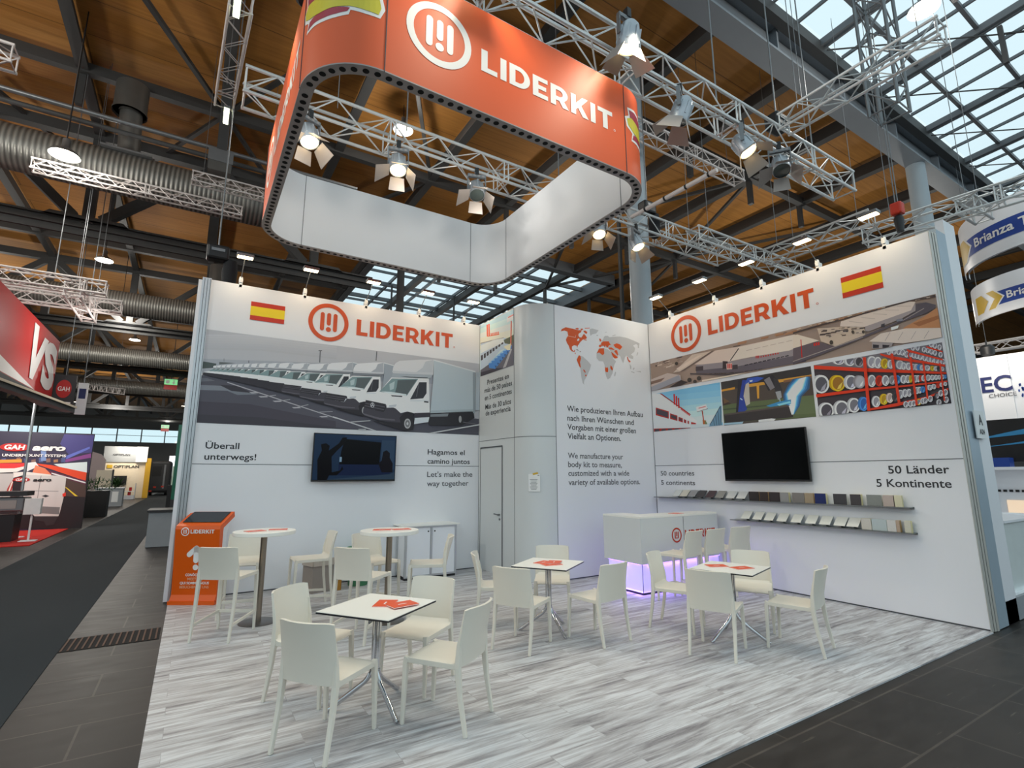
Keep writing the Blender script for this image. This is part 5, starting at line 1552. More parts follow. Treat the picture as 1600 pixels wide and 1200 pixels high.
'map_grey': '''0 200 199 200 6076 4388 6136 4411 6298 4402 6235 4331 6131 4296 6093 4261 6078 4315
0 200 199 200 6233 4298 6285 4308 6275 4288 6241 4283
0 200 199 200 5802 3856 5899 3842 5947 3809 6019 3765 6083 3707 6055 3626 6002 3530 5950 3447 5916 3405 5898 3352 5913 3315 5873 3350 5845 3462 5826 3627 5765 3723 5760 3799
0 200 199 200 6291 4050 6421 4070 6516 4053 6602 4010 6640 3892 6709 3846 6661 3773 6630 3689 6608 3606 6542 3506 6480 3476 6448 3523 6426 3613 6415 3745 6383 3808 6280 3803 6223 3855 6227 3949
0 200 199 200 6681 3647 6698 3629 6676 3559 6646 3549 6652 3597
0 200 199 200 6292 4077 6329 4136 6366 4195 6403 4241 6431 4292 6511 4325 6563 4305 6653 4324 6835 4358 7019 4356 7204 4326 7364 4291 7340 4217 7276 4265 7218 4243 7179 4224 7233 4174 7209 4101 7111 4032 7175 3998 7162 3948 7106 3948 7070 3958 6999 4005 6950 3957 6897 3834 6863 3878 6832 3956 6779 3991 6758 3920 6667 3902 6602 4010 6517 4080 6431 4096 6397 4105 6326 4068
0 200 199 200 6422 4291 6458 4317 6529 4327 6546 4302 6472 4237 6436 4205 6411 4242
0 200 199 200 6627 4341 6709 4374 6745 4372 6654 4338
0 200 199 200 6444 4386 6515 4400 6479 4381
0 200 199 200 7063 3846 7106 3796 7103 3740 7075 3737
0 200 199 200 7141 3744 7180 3783 7198 3764 7158 3725
0 200 199 200 7101 3698 7193 3681 7173 3668 7090 3684
0 200 199 200 7213 3710 7356 3726 7364 3699 7298 3706
0 200 199 200 7262 4037 7305 4113 7313 4086 7271 4024
0 200 199 200 7302 4212 7332 4244 7349 4204 7319 4186
0 223 89 38 5339 4228 5401 4247 5418 4288 5513 4340 5576 4338 5712 4333 5801 4327 5883 4339 5865 4297 5807 4262 5821 4198 5870 4198 5931 4280 5963 4258 6003 4217 5985 4188 5910 4169 5843 4109 5809 4065 5783 4036 5766 3988 5759 4026 5695 4030 5646 3998 5644 3946 5683 3912 5700 3940 5716 3949 5699 3901 5643 3907 5597 3940 5570 4007 5537 4041 5510 4102 5532 4150 5564 4187 5550 4263 5480 4272 5425 4254
0 223 89 38 5729 4349 5778 4369 5818 4362 5801 4337 5753 4335
0 223 89 38 5851 4361 5901 4375 5917 4351 5867 4337
0 223 89 38 5951 4392 6085 4417 6068 4401 5967 4381
0 223 89 38 5916 4331 5966 4345 6015 4326 6005 4288 5964 4291
0 223 89 38 5910 4165 5952 4174 6001 4171 5984 4155
0 241 200 179 5563 4181 5731 4175 5732 4182 5565 4188
0 241 200 179 5735 4179 5744 4226 5738 4226 5728 4178
0 237 234 234 5814 4137 5806 4129 5797 4123 5788 4120 5779 4119 5773 4122 5769 4127 5769 4135 5771 4143 5777 4152 5784 4160 5793 4166 5802 4169 5811 4170 5817 4167 5821 4162 5822 4154 5819 4145
1 237 234 234 5844 4241 43 6 -1 -40
0 223 89 38 5707 3896 5726 3888 5722 3862 5706 3873
0 137 116 116 5733 3958 5781 3957 5796 3940 5748 3947
0 158 127 127 5820 3930 5850 3934 5846 3919 5820 3917
0 223 89 38 5802 3859 5834 3841 5848 3797 5822 3729 5831 3672 5834 3621 5811 3638 5765 3723 5747 3766 5776 3814
0 223 89 38 5890 3602 5915 3598 5949 3556 5937 3542 5902 3571
0 223 89 38 5931 3503 5956 3514 5971 3490 5943 3475
0 223 89 38 6227 3942 6291 4044 6412 4066 6416 3966 6380 3928 6338 3943 6288 3970
0 223 89 38 6422 3713 6447 3689 6482 3713 6501 3675 6495 3614 6434 3612 6424 3640
0 223 89 38 6563 3755 6597 3732 6621 3688 6602 3656 6552 3700
0 223 89 38 6299 4233 6330 4244 6358 4207 6322 4178
0 223 89 38 6284 4090 6302 4119 6346 4125 6347 4159 6401 4200 6542 4219 6558 4188 6592 4158 6538 4144 6528 4115 6492 4090 6467 4114 6450 4125 6430 4082 6414 4114 6353 4106 6317 4067
0 223 89 38 6527 4095 6607 4106 6685 4075 6649 4063 6543 4070
0 223 89 38 6594 4022 6637 4000 6741 3945 6758 3920 6685 3900 6642 3920 6609 3970
0 223 89 38 6666 4045 6712 4071 6747 4069 6770 3990 6760 3968 6717 3997
0 223 89 38 6654 4167 6746 4209 6826 4197 6888 4157 6859 4125 6820 4086 6776 4107 6705 4119
0 223 89 38 7002 3977 7024 3966 7040 3919 7094 3891 7074 3868 7038 3885 7012 3923''',
'road': '''0 53 44 72 -8000 0 -2980 0 -2980 3170 -8000 3170
0 42 35 60 -7468 3139 -5027 3170 -2980 3170 -2980 2611 -7405 2693
0 72 67 129 -3776 3127 -2982 3122 -2980 3103 -2980 2527 -3586 2449 -3848 2801
0 106 118 199 -3688 2376 -3054 2733 -3046 2660 -3622 2288
0 141 72 141 -3781 2233 -2999 2497 -2982 2352 -3665 2181
0 141 106 95 -5402 2313 -5305 2331 -5285 2173 -5383 2161
0 83 95 141 -5224 2282 -5126 2300 -5110 2175 -5209 2163
0 141 106 95 -5044 2250 -4945 2269 -4934 2177 -5034 2165
0 141 106 95 -4875 2321 -4775 2340 -4755 2179 -4856 2167
0 83 95 141 -4691 2290 -4590 2309 -4574 2181 -4676 2169
0 141 106 95 -4505 2258 -4403 2277 -4391 2183 -4495 2171
0 83 95 141 -4330 2330 -4226 2349 -4206 2185 -4311 2174
0 141 106 95 -4140 2298 -4035 2317 -4019 2187 -4125 2176
0 176 129 95 -3948 2266 -3841 2285 -3830 2190 -3937 2178
0 83 95 141 -3766 2339 -3658 2359 -3639 2192 -3747 2180
0 129 153 199 -4306 2569 -4173 2572 -4132 2228 -4265 2226
0 241 164 72 -5295 2247 -4741 2272 -4728 2169 -5282 2146
0 37 28 32 -7283 1841 -2980 1845 -2980 0 -3464 0 -7049 196
0 83 62 55 -3777 1739 -3023 1451 -2980 1073 -2980 1025 -3644 1074
0 229 241 241 -3931 2125 -3066 2206 -3034 1845 -3756 2021
0 241 88 60 -4467 2154 -3981 2089 -3039 1845 -3035 1559 -3964 1949
0 106 48 72 -4125 1949 -3037 1576 -3021 1434 -4085 1844
0 241 241 241 -3951 1844 -3031 1523 -3026 1480 -3946 1802
0 234 72 72 -7319 2092 -4571 2153 -4379 2086 -4904 1945 -7279 1809
0 241 241 234 -7297 1935 -4883 1979 -4383 2114 -4817 1860 -7270 1747
0 241 241 241 -4623 2153 -4392 2190 -4296 2052 -4563 1878
0 241 141 106 -4379 2086 -4129 1983 -3943 1774 -4428 1844
0 241 211 72 -3572 1387 -3498 1344 -3180 1057 -3258 1059
0 220 215 211 -4645 1809 -4158 1782 -3611 1721 -3555 1668 -3542 1247 -3550 968 -3583 554 -3607 418 -4205 443 -4518 791
0 241 236 229 -4892 1843 -4588 1871 -3943 1774 -3966 1740 -4602 1775 -4870 1674
0 199 197 194 -7279 1809 -4876 1816 -4845 1269 -4870 1068 -7181 1122
0 113 111 111 -4207 1741 -4209 748 -4196 745 -4194 1739
0 141 139 139 -4550 1257 -3702 1225 -3704 1239 -4552 1271
0 129 127 127 -4218 764 -3601 710 -3601 479 -4204 544
0 53 48 51 -4205 443 -3607 418 -3695 148 -3878 124 -3948 263 -4188 308
0 48 48 53 -4105 1085 -4012 1124 -3914 1080 -4001 1038
0 241 72 60 -3592 1143 -3508 1194 -3494 1071 -3573 1045
0 176 48 44 -4979 1104 -4966 1338 -4904 1539 -4855 1657 -4849 1403 -4865 1135
0 241 234 222 -4933 1270 -4885 1589 -4858 1538 -4903 1236''',
}
# ---------------------------------------------------------------- the hall
def sbox(name, m, x0, x1, y0, y1, z0, z1):
    mb = MB(); mb.box((x0 + x1) / 2, (y0 + y1) / 2, (z0 + z1) / 2, x1 - x0, y1 - y0, z1 - z0); return struct(mb.build(name, m))
sbox('floor', 'blocks', -32, 60, -14, 97, -.3, -.012)
sbox('floor_carpet', 'carpet', -2.87, -.96, -6, 96, -.012, -.006)
sbox('floor_stand', 'planks', -.108, XR, 2.296, YL, -.012, 0)
# floor grate in the dark floor between carpet and stand
gr = thing('floor_grate', 'rusty slotted drain grate in the dark floor beside the aisle carpet', 'grate', (-.55, 7.22, 0))
mb = MB(); mb.box(0, 0, -.01, .84, .5, .004); mb.build('pit', 'hole', gr)
mb = MB()
for k in range(15): mb.box(-.39 + k * .0556, 0, -.006, .016, .48, .006)
mb.build('bar_grid', mat('rusty iron', (92, 66, 52), .7, .2, var=.3, scale=20), gr)
CZ = 11.8
# timber roof deck, open where the two glazed roofs are
def deck(name, x0, x1, y0, y1): sbox(name, 'timber', x0, x1, y0, y1, CZ, CZ + .25)
deck('ceiling', -32, 60, 5.5, 18.4); deck('ceiling_left', -32, 6.2, 18.4, 97); deck('ceiling_right', 17.5, 60, 18.4, 97); deck('ceiling_back', 6.2, 17.5, 52, 97)
# hall walls
sbox('wall_back', 'grey_wall', -32, 60, 96.6, 97, 0, 6.9); sbox('wall_back_upper', 'grey_wall', -32, 60, 96.6, 97, 8.85, CZ)
sbox('wall_right', 'grey_wall', 60, 60.3, -14, 97, 0, CZ + 3); sbox('wall_left', 'grey_wall', -32.3, -32, -14, 97, 0, 6.5); sbox('wall_rear', 'grey_wall', -32, 60, -14.3, -14, 0, 2.5)
wb = MB(); wb.box(14, 96.8, 7.87, 92, .03, 1.96); struct(wb.build('window_3', 'glazing'))
wb = MB()
for k in range(32): wb.box(-31 + k * 3, 96.7, 7.87, .14, .14, 1.96)
wb.box(14, 96.7, 7.9, 92, .1, .06); struct(wb.build('window_3_frame', 'beam'))
# steel roof: beams along y every three metres
for k in range(-4, 14):
    x = -.1 + 3 * k
    mb = MB(); mb.box(x, 51.3, 11.36, .24, 91.4, .05); mb.box(x, 51.3, 11.55, .06, 91.4, .4); struct(mb.build('roof_beam', 'beam'))
for y, w in ((8.9, .2), (14.6, .2), (20.6, .2), (26.2, .22), (37.7, .22), (49, .22)):
    mb = MB(); mb.box(14 if y < 18 else -13, y, 11.42, 92 if y < 18 else 38, w, .26); struct(mb.build('roof_beam', 'beam'))
    if y > 18:
        mb = MB(); mb.box(39, y, 11.42, 42, w, .26); struct(mb.build('roof_beam', 'beam'))
# short struts and slanting tie rods under the deck
def rod(a, b, w, name='roof_beam'):
    mb = MB(); mb.bars([a, b], (w, w)); return struct(mb.build(name, 'beam'))
for k in (-3, -2, -1, 0, 1, 4, 5, 6):
    x = -.1 + 3 * k; s = 1 if k % 2 else -1
    rod((x, 8.9 if s > 0 else 14.6, 11.4), (x + 3, 14.6 if s > 0 else 8.9, 11.4), .1)
    rod((x, 20.6 if s > 0 else 14.6, 11.4), (x + 3, 14.6 if s > 0 else 20.6, 11.4), .1)
for k in (-2, -1, 0, 3, 4, 5, 6):
    x = -.1 + 3 * k
    for y in (8.9, 14.6, 20.6): rod((x, y + .1, 11.4), (x, y + .1, 10.5), .14)
# roof trusses: one every 11.5 m, ending at the glazed roof
for i in range(6):
    y = 17.5 + 11.5 * i; x1 = 4.9
    t = struct(thing('roof_truss_beam', None, None, (0, y, 8.3)))
    mb = MB(); mb.box((-32 + x1) / 2, 0, .2, x1 + 32, .3, .05); mb.box((-32 + x1) / 2, 0, .4, x1 + 32, .3, .05); mb.box((-32 + x1) / 2, 0, .2, x1 + 32, .08, .42); struct(mb.build('beam', 'beam', t))
    mb = MB(); mb.box((-32 + x1) / 2, 0, 3.05, x1 + 32, .28, .3); struct(mb.build('beam', 'beam', t))
    for k in range(-10, 2):
        x = -.1 + 3 * k
        mb = MB(); mb.bars([(x, 0, .35), (x, 0, 3.0)], (.26, .22)); struct(mb.build('beam', 'beam', t))
        if k % 2: 
            for d in (-3, 3):
                if x + d < x1:
                    mb = MB(); mb.bars([(x + d * .1, 0, .5), (x + d * .95, 0, 2.95)], (.26, .24)); struct(mb.build('beam', 'beam', t))
            mb = MB(); mb.prism([(x - .95, 0), (x + .95, 0), (x + .8, .14), (x - .8, .14)], 0, .3); mb.xf(Matrix(((1, 0, 0, 0), (0, 0, 1, -.15), (0, 1, 0, .38), (0, 0, 0, 1)))); struct(mb.build('beam', 'beam', t))
# grey girder along the edge of the big glazed roof
GY = 5.45
mb = MB(); mb.box(14, GY, 10.98, 92, .5, .06); mb.box(14, GY, 11.62, 92, .5, .06); mb.box(14, GY, 11.3, 92, .1, .62)
for k in range(30): mb.box(-31 + 2.9 * k + .66, GY, 11.3, .06, .46, .6)
struct(mb.build('roof_girder_beam', 'girder'))
mb = MB(); mb.box(14, GY - .38, 11.62, 92, .2, .3); struct(mb.build('roof_gutter_beam', 'beam'))
# glazed roof in front: rafters every 2.9 m, two bars between, purlins across
SL = math.tan(math.radians(4)); GY0 = 5.0
def gz(y): return 11.72 + (GY0 - y) * SL
mb = MB(); mb.add([(-32, GY0, gz(GY0) + .24), (60, GY0, gz(GY0) + .24), (60, -9, gz(-9) + .24), (-32, -9, gz(-9) + .24)], [(0, 1, 2, 3)]); struct(mb.build('window_1', 'glazing'))
for k in range(-4, 15):
    x = 5.96 + 2.9 * k
    mb = MB(); mb.bars([(x - .07, GY0, gz(GY0)), (x - .07, -9, gz(-9))], (.055, .17)); mb.bars([(x + .07, GY0, gz(GY0)), (x + .07, -9, gz(-9))], (.055, .17)); struct(mb.build('window_1_frame', 'glaze_bar'))
    for d in (.97, 1.93):
        mb = MB(); mb.bars([(x + d, GY0, gz(GY0) + .12), (x + d, -9, gz(-9) + .12)], (.05, .08)); struct(mb.build('window_1_frame', 'glaze_bar'))
for y in (4.13, 2.95, 1.75, .55, -.65, -1.85, -3.05, -4.25):
    mb = MB(); mb.box(14, y, gz(y) + .08, 92, .08, .11); struct(mb.build('window_1_frame', 'glaze_bar'))
for k in range(6):
    x = 8.86 + 2.9 * k; rod((x, 4.9, 11.5), (x + 2.9, 2.6, 11.5), .025); rod((x + 2.9, 2.6, 11.5), (x + 5.8, .2, 11.6), .035)
    rod((x + 2.9, 2.6, 11.7), (x + 2.9, 2.6, 10.75), .09)
# second glazed roof further back
mb = MB(); mb.add([(6.2, 18.4, 12), (17.5, 18.4, 12), (17.5, 52, 12), (6.2, 52, 12)], [(0, 3, 2, 1)]); struct(mb.build('window_2', 'glazing'))
mb = MB(); mb.box(6.2, 35.2, 11.6, .3, 33.6, .6); mb.box(17.5, 35.2, 11.6, .4, 33.6, .6); mb.box(11.85, 18.4, 11.6, 11.3, .4, .6); struct(mb.build('window_2_frame', 'glaze_bar'))
for k in range(14):
    y = 20.6 + 2.4 * k; mb = MB(); mb.box(11.85, y, 11.74, 11.3, .14, .2); struct(mb.build('window_2_frame', 'glaze_bar'))
    mb = MB(); mb.box(11.85, y + 1.2, 11.9, 11.3, .08, .12); struct(mb.build('window_2_frame', 'glaze_bar'))
for k in range(1, 6):
    mb = MB(); mb.box(6.2 + 1.88 * k, 35.2, 11.86, .09, 33.6, .16); struct(mb.build('window_2_frame', 'glaze_bar'))
for k in range(3): rod((8.1 + k * 3.6, 25, 11.6), (8.1 + k * 3.6, 25, 10.2), .08)
# columns
def column(x, y, r, z1, m):
    mb = MB(); mb.lathe([(r, 0), (r, z1)], 32, (x, y, 0)); return struct(mb.build('column', m, smooth=True))
column(8.36, 7.86, .235, 11.4, 'column'); column(17.9, 5.5, .24, 11.0, 'column'); column(6.2, 18.1, .14, 11.4, 'beam'); column(40, 5.5, .24, 11, 'column')
mb = MB(); mb.box(8.14, 8.25, 5.7, .07, .07, 11.4); struct(mb.build('column', 'beam'))
# ventilation ducts
def duct(label, y, z, x0, x1, r, risers):
    t = thing('air_duct', label, 'duct', ((x0 + x1) / 2, y, z)); c = (x0 + x1) / 2
    mb = MB(); mb.tube([(x0 - c, 0, 0), (x1 - c, 0, 0)], r, 28); mb.build('pipe', 'spiral', t, True)
    for x in risers:
        mb = MB(); mb.box(x - c, 0, .02, 1.3, 2 * r + .02, 2 * r + .03); 
        mb = MB(); mb.tube([(x - c, .0, r * .9), (x - c - .06, -.1, 1.75)], .23, 20); mb.build('riser', 'duct', t, True)
        mb = MB(); mb.lathe([(.34, 0), (.34, .7)], 24, (x - c - .08, -.12, 1.6)); mb.lathe([(.36, 0), (.36, .05), (.22, .05), (.22, 0)], 24, (x - c - .08, -.12, 1.55), cap=False); mb.build('nozzle', 'duct', t, True)
        mb = MB(); mb.prism([(-.5, -.42), (.5, -.42), (.5, .42), (-.5, .42)], 0, .04); mb.xf(Matrix.Translation((x - c, 0, r * .84))); mb.build('collar', 'grey_metal', t)
    return t
duct('nearest galvanised spiral duct with a nozzle riser, under the timber roof', 14.5, 8.9, -24, 1.6, .5, (-2.0,))
duct('second galvanised spiral duct, above the red fascia truss', 25.6, 8.75, -24, 3, .5, (.3,))
duct('third galvanised spiral duct, far down the aisle', 37.1, 8.7, -24, 3, .5, (.6,))
duct('farthest galvanised spiral duct above the aisle', 48.6, 8.5, -24, 3, .5, ())
t = thing('air_duct', 'silver spiral duct end above the orange ring banner', 'duct', (6.3, 8.4, 10.9)); mb = MB(); mb.tube([(-3.2, 0, 0), (.75, 0, 0)], .46, 28); mb.build('pipe', mat('bright duct', (196, 200, 202), .4, .5, bump=.5, bscale=5), t, True)
for z in (9.3, 9.55):
    t = MB(); t.tube([(-24, 13.3, z), (3.2, 13.3, z)], .055, 10); tag(t.build('service_pipe', 'grey_metal' if z > 9.4 else 'beam', smooth=True), 'upper thin pale pipe running above the nearest duct' if z > 9.4 else 'lower thin dark pipe running above the nearest duct', 'pipe')
# ---------------------------------------------------------------- stand walls
def wbox(name, m, *a): return sbox(name, m, *a)
wbox('wall_stand_back', 'white_panel', -.0, XL, YL, YL + .06, 0, H)
wbox('wall_stand_right', 'white_panel', XR, XR + .06, YE, YL + .06, 0, H)
# storeroom tower: side, rounded corner, front in one piece
RC = .52
def tower_path(off=0.):
    P = [(XL + off * 0 - 0, YL)]; P = [(XL, YL), (XL, YF + RC)] + [(XL + RC - RC * math.cos(t), YF + RC - RC * math.sin(t)) for t in [PI / 2 * i / 14 for i in range(1, 14)]] + [(XL + RC, YF), (XR, YF)]
    return P
P = tower_path(); mb = MB(); n = len(P)
mb.add([(x, y, 0) for x, y in P] + [(x, y, H) for x, y in P], [(i, i + 1, n + i + 1, n + i) for i in range(n - 1)])
mb.add([(x, y, H) for x, y in P] + [(XR, YL, H)], [tuple(range(n + 1))])
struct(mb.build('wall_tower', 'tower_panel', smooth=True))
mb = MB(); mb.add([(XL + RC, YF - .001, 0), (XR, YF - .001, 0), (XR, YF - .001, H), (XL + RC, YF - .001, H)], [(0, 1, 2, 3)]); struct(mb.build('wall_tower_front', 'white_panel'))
wbox('trim_1', 'alu', -.12, .0, YL - .015, YL + .07, 0, H + .015)           # left end post of the back wall
mb = MB()
for x in (-.09, -.05, -.012): mb.box(x, YL - .018, H / 2, .006, .006, H)
struct(mb.build('trim_2', 'seam'))
wbox('wall_stand_back_end', 'white_panel', -.17, -.12, YL - .01, YL + .07, 0, H - .03)
# panel joints
def seam(F, a0, b0, a1, b1, w=.008, n='trim_3'):
    mb = MB(); mb.box(0, 0, 0, max(abs(a1 - a0), w), max(abs(b1 - b0), w), .003); o = struct(mb.build(n, 'seam')); on(o, F, (a0 + a1) / 2, (b0 + b1) / 2, .001); return o
seam(FL, 0, 1.883, XL, 1.883); seam(FR, -7.03, 1.883, -YE, 1.883); seam(FS, -YL, 2.36, -(YF + RC), 2.36); seam(FS, -YL + .01, 0, -YL + .01, H); seam(FS, -(YF + RC), 0, -(YF + RC), H); seam(FF, XL + RC, 0, XL + RC, H); seam(FR, -YF + .006, 0, -YF + .006, H, .012)
mb = MB(); pc = [(XL + RC - (RC + .002) * math.cos(t), YF + RC - (RC + .002) * math.sin(t)) for t in [PI / 2 * i / 14 for i in range(15)]]
for a, b in zip(pc, pc[1:]): mb.bars([(a[0], a[1], 2.36), (b[0], b[1], 2.36)], (.004, .008))
struct(mb.build('trim_4', 'seam'))
seam(FL, 0, .012, XL, .012, .016, 'trim_5'); seam(FR, -7.03, .012, -YE, .012, .016, 'trim_6'); seam(FF, XL + RC, .012, XR, .012, .016, 'trim_7'); seam(FS, -YL, .012, -7.55, .012, .016, 'trim_8')
# door of the storeroom in the tower side
d = struct(thing('door_1', None, None)); on(d, FS, -8.36, 0, .002)
mb = MB(); mb.box(0, 1.1, .004, .8, 2.2, .008); struct(mb.build('door_leaf', 'tower_panel', d))
mb = MB(); mb.box(-.405, 1.12, .005, .012, 2.24, .012); mb.box(.405, 1.12, .005, .012, 2.24, .012); mb.box(0, 2.23, .005, .82, .02, .012); struct(mb.build('door_frame', 'seam', d))
mb = MB(); mb.tube([(.33, 1.02, .0), (.33, 1.02, .05)], .016, 10); mb.tube([(.33, 1.02, .05), (.2, 1.03, .055)], .011, 8); mb.tube([(.33, .94, 0), (.33, .94, .02)], .02, 12); struct(mb.build('door_handle', 'grey_metal', d, True))
# right end of the right wall: aluminium post and the next stand's wall end
mb = MB(); mb.box(7.661, 2.315, H / 2, .078, .01, H + .02); mb.box(7.661, 2.37, H / 2, .07, .1, H + .02); mb.box(7.725, 2.36, H / 2, .045, .12, H + .02); mb.box(7.775, 2.35, H / 2, .05, .12, H + .02); struct(mb.build('trim_9', mat('champagne aluminium', (204, 200, 192), .4, .3), bevel=.004))
mb = MB(); mb.box(7.7, 2.3585, H / 2, .006, .1, H); mb.box(7.748, 2.3485, H / 2, .006, .1, H); mb.box(7.81, 2.362, H / 2, .012, .1, H); struct(mb.build('trim_10', 'seam'))
mb = MB(); mb.box(7.97, 2.335, (H + .08) / 2, .3, .08, H + .08); struct(mb.build('trim_11', mat('blue grey post', (168, 184, 196), .35, .2)))
mb = MB(); mb.box(8.125, 2.37, H / 2, .03, .1, H + .08); struct(mb.build('trim_12', mat('shadow gap profile', (92, 102, 104), .6)))
mb = MB(); mb.box(8.32, 2.345, (H + .3) / 2, .37, .09, H + .3); struct(mb.build('wall_next_stand', 'white_panel'))
# ---------------------------------------------------------------- prints on the walls
def wall_logo(name, label, F, cx, cy, r, tx, ty, tw, th, m='orange'):
    o = empty_on(name, label, 'logo', F, cx, cy)
    mb = MB(); shapes(mb, emblem(0, 0, r), .001); mb.build('emblem', m, o)
    mb = MB(); shapes(mb, wordmark(tx - cx, ty - cy, tw, th), .001); mb.build('lettering', m, o)
    return o
wall_logo('wall_logo', 'orange company logo above the truck photo on the back wall', FL, 1.783, 4.312, .335, 2.26, 4.158, 1.87, .29)
wall_logo('wall_logo', 'orange company logo above the aerial photo on the right wall', FR, -6.105, 4.306, .345, -5.62, 4.158, 1.86, .285)
def flag(F, cx, cy, label):
    o = empty_on('flag_print', label, 'flag', F, cx, cy)
    for z, h, m in ((.114, .076, 'red'), (0, .152, 'yellow'), (-.114, .076, 'red')):
        mb = MB(); mb.box(0, z, .001, .505, h, .002); mb.build('stripe', m, o)
flag(FL, .825, 4.32, 'red and yellow striped flag on the back wall above the truck photo'); flag(FR, -3.122, 4.31, 'red and yellow striped flag near the outer end of the right wall')
def photo(key, F, rect, label, name='wall_photo'):
    a, b = (rect[0] + rect[2]) / 2, (rect[1] + rect[3]) / 2
    o = picture(key, rect, a, b).build(name, 'print'); tag(o, label, 'photo print'); return on(o, F, a, b, .0015)
photo('trucks', FL, (.0, 2.486, 4.73, 3.92), 'wide photo mural of a row of white box trucks on the back wall')
photo('aerial', FR, (-YF + .02, 3.345, -2.335, 3.90), 'wide aerial photo of a brown roofed factory on the right wall')
photo('facade', FR, (-7.01, 2.54, -5.46, 3.28), 'small photo of a white factory front under blue sky')
photo('robot', FR, (-5.44, 2.53, -3.918, 3.28), 'small photo of a blue welding robot throwing sparks')
photo('pipes', FR, (-3.876, 2.535, -2.345, 3.285), 'small photo of coloured pipe ends stacked on red racks')
photo('yard', FS, (-YL + .01, 3.65, -7.56, 4.70), 'photo of a yard with parked blue trucks at the top of the tower side')
photo('map_grey', FF, (5.28, 3.2, 7.5, 4.5), 'grey and orange world map on the tower front', 'world_map')
def lettering(F, a, b, lines, label, m='ink', weight=.012, align='LEFT'):
    o = empty_on('wall_text', label, 'wall text', F, a, b, .002)
    for i, (s, w, cap, dy) in enumerate(lines): t = text(s, w, cap, weight, align=align); t.xf(Matrix.Translation((0, -dy, 0))); t.build('lettering', m, o)
    return o
lettering(FL, .146, 2.112, (('Überall', .445, .098, 0), ('unterwegs!', .69, .098, .164)), 'dark two-line German text left of the back wall screen')
lettering(FL, 3.67, 2.092, (('Hagamos el', .76, .098, 0), ('camino juntos', .87, .098, .168)), 'dark two-line Spanish text right of the back wall screen')
lettering(FL, 3.67, 1.684, (("Let's make the", .93, .098, 0), ('way together', .85, .098, .165)), 'grey two-line English text below the seam right of the back wall screen', 'ink_light')
lettering(FR, -6.895, 1.697, (('50 countries', .775, .09, 0), ('5 continents', .78, .09, .17)), 'grey two-line English text above the start of the upper shelf', 'ink_light')
lettering(FR, -2.465, 1.716, (('50 Länder', .633, .103, 0), ('5 Kontinente', .787, .103, .168)), 'dark two-line German text right of the right wall screen', 'ink', .012, 'RIGHT')
lettering(FF, 5.503, 2.814, (('Wie produzieren Ihren Aufbau', 1.85, .105, 0), ('nach Ihren Wünschen und', 1.60, .105, .166), ('Vorgaben mit einer großen', 1.65, .105, .322), ('Vielfalt an Optionen.', 1.25, .105, .482)), 'dark four-line German paragraph under the world map')
lettering(FF, 5.50, 1.995, (('We manufacture your', 1.29, .1, 0), ('body kit to measure,', 1.25, .1, .149), ('customized with a wide', 1.43, .1, .299), ('variety of available options.', 1.70, .1, .455)), 'grey four-line English paragraph under the German one on the tower', 'ink_light')
lettering(FS, -8.13, 3.44, (('Presentes en', .80, .10, 0), ('más de 50 países', 1.02, .10, .145), ('en 5 continentes', 1.0, .10, .295), ('Más de 30 años', .95, .10, .475), ('de experiencia', .92, .10, .60)), 'dark five-line Spanish text on the tower side above the door', 'ink', .012, 'CENTER')
# notice sheet taped to the rounded corner
ang = math.radians(46); cx = XL + RC - (RC + .004) * math.cos(ang); cy = YF + RC - (RC + .004) * math.sin(ang)
nm = Matrix(((math.sin(ang), 0, -math.cos(ang), cx), (-math.cos(ang), 0, -math.sin(ang), cy), (0, 1, 0, 1.585), (0, 0, 0, 1)))
o = thing('notice_sheet', 'white typed sheet taped to the rounded grey tower corner', 'notice'); o.matrix_world = nm
mb = MB(); mb.box(0, 0, .004, .2, .29, .002); mb.build('sheet', 'paper', o)
mb = MB()
for k in range(9): mb.box(-.01, .05 - k * .02, .0055, .13 - .02 * (k % 3), .006, .001)
mb.box(.07, .12, .0055, .03, .012, .001); mb.build('lettering', 'ink_light', o)
mb = MB(); mb.box(.02, .15, .006, .09, .03, .002, .2); mb.build('tape', 'gold', o)
# aisle sign on the post
o = thing('hall_sign', 'white stand number sign with a large letter on the end post', 'sign', (8.13, 2.265, 2.30))
mb = MB(); mb.box(0, 0, 0, .30, .012, .34); mb.build('plate', 'paper', o)
for s, w, cap, z in (('A', .13, .125, .0), ('A24', .165, .062, -.115)):
    t = text(s, w, cap, .035, align='CENTER'); t.xf(Matrix(((1, 0, 0, .02), (0, 0, -1, -.008), (0, 1, 0, z), (0, 0, 0, 1)))); t.build('lettering', 'black', o)
# ---------------------------------------------------------------- screens
def screen(F, cx, cy, w, h, label, m, tilt):
    o = empty_on('wall_screen', label, 'screen', F, cx, cy, .0)
    R = Matrix.Rotation(tilt, 4, 'X') @ Matrix.Translation((0, 0, .09))
    mb = MB(); mb.box(0, 0, 0, w, h, .045); mb.xf(R); mb.build('housing', 'black', o, bevel=.004)
    mb = MB(); mb.box(0, .008, .0235, w - .024, h - .04, .002); mb.xf(R); mb.build('panel', m, o)
    mb = MB(); mb.box(0, 0, .03, .35, .3, .06); mb.build('bracket', 'black', o)
    return o
def screen_reflection_mat():
    m, N, L, b = newmat('painted bluish screen reflection'); a = N.new('ShaderNodeAttribute'); a.attribute_name = 'print'
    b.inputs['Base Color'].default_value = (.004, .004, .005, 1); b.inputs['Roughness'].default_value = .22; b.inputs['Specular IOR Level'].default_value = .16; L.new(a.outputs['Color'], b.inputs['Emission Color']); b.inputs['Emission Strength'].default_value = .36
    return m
M['screen_reflection'] = screen_reflection_mat()
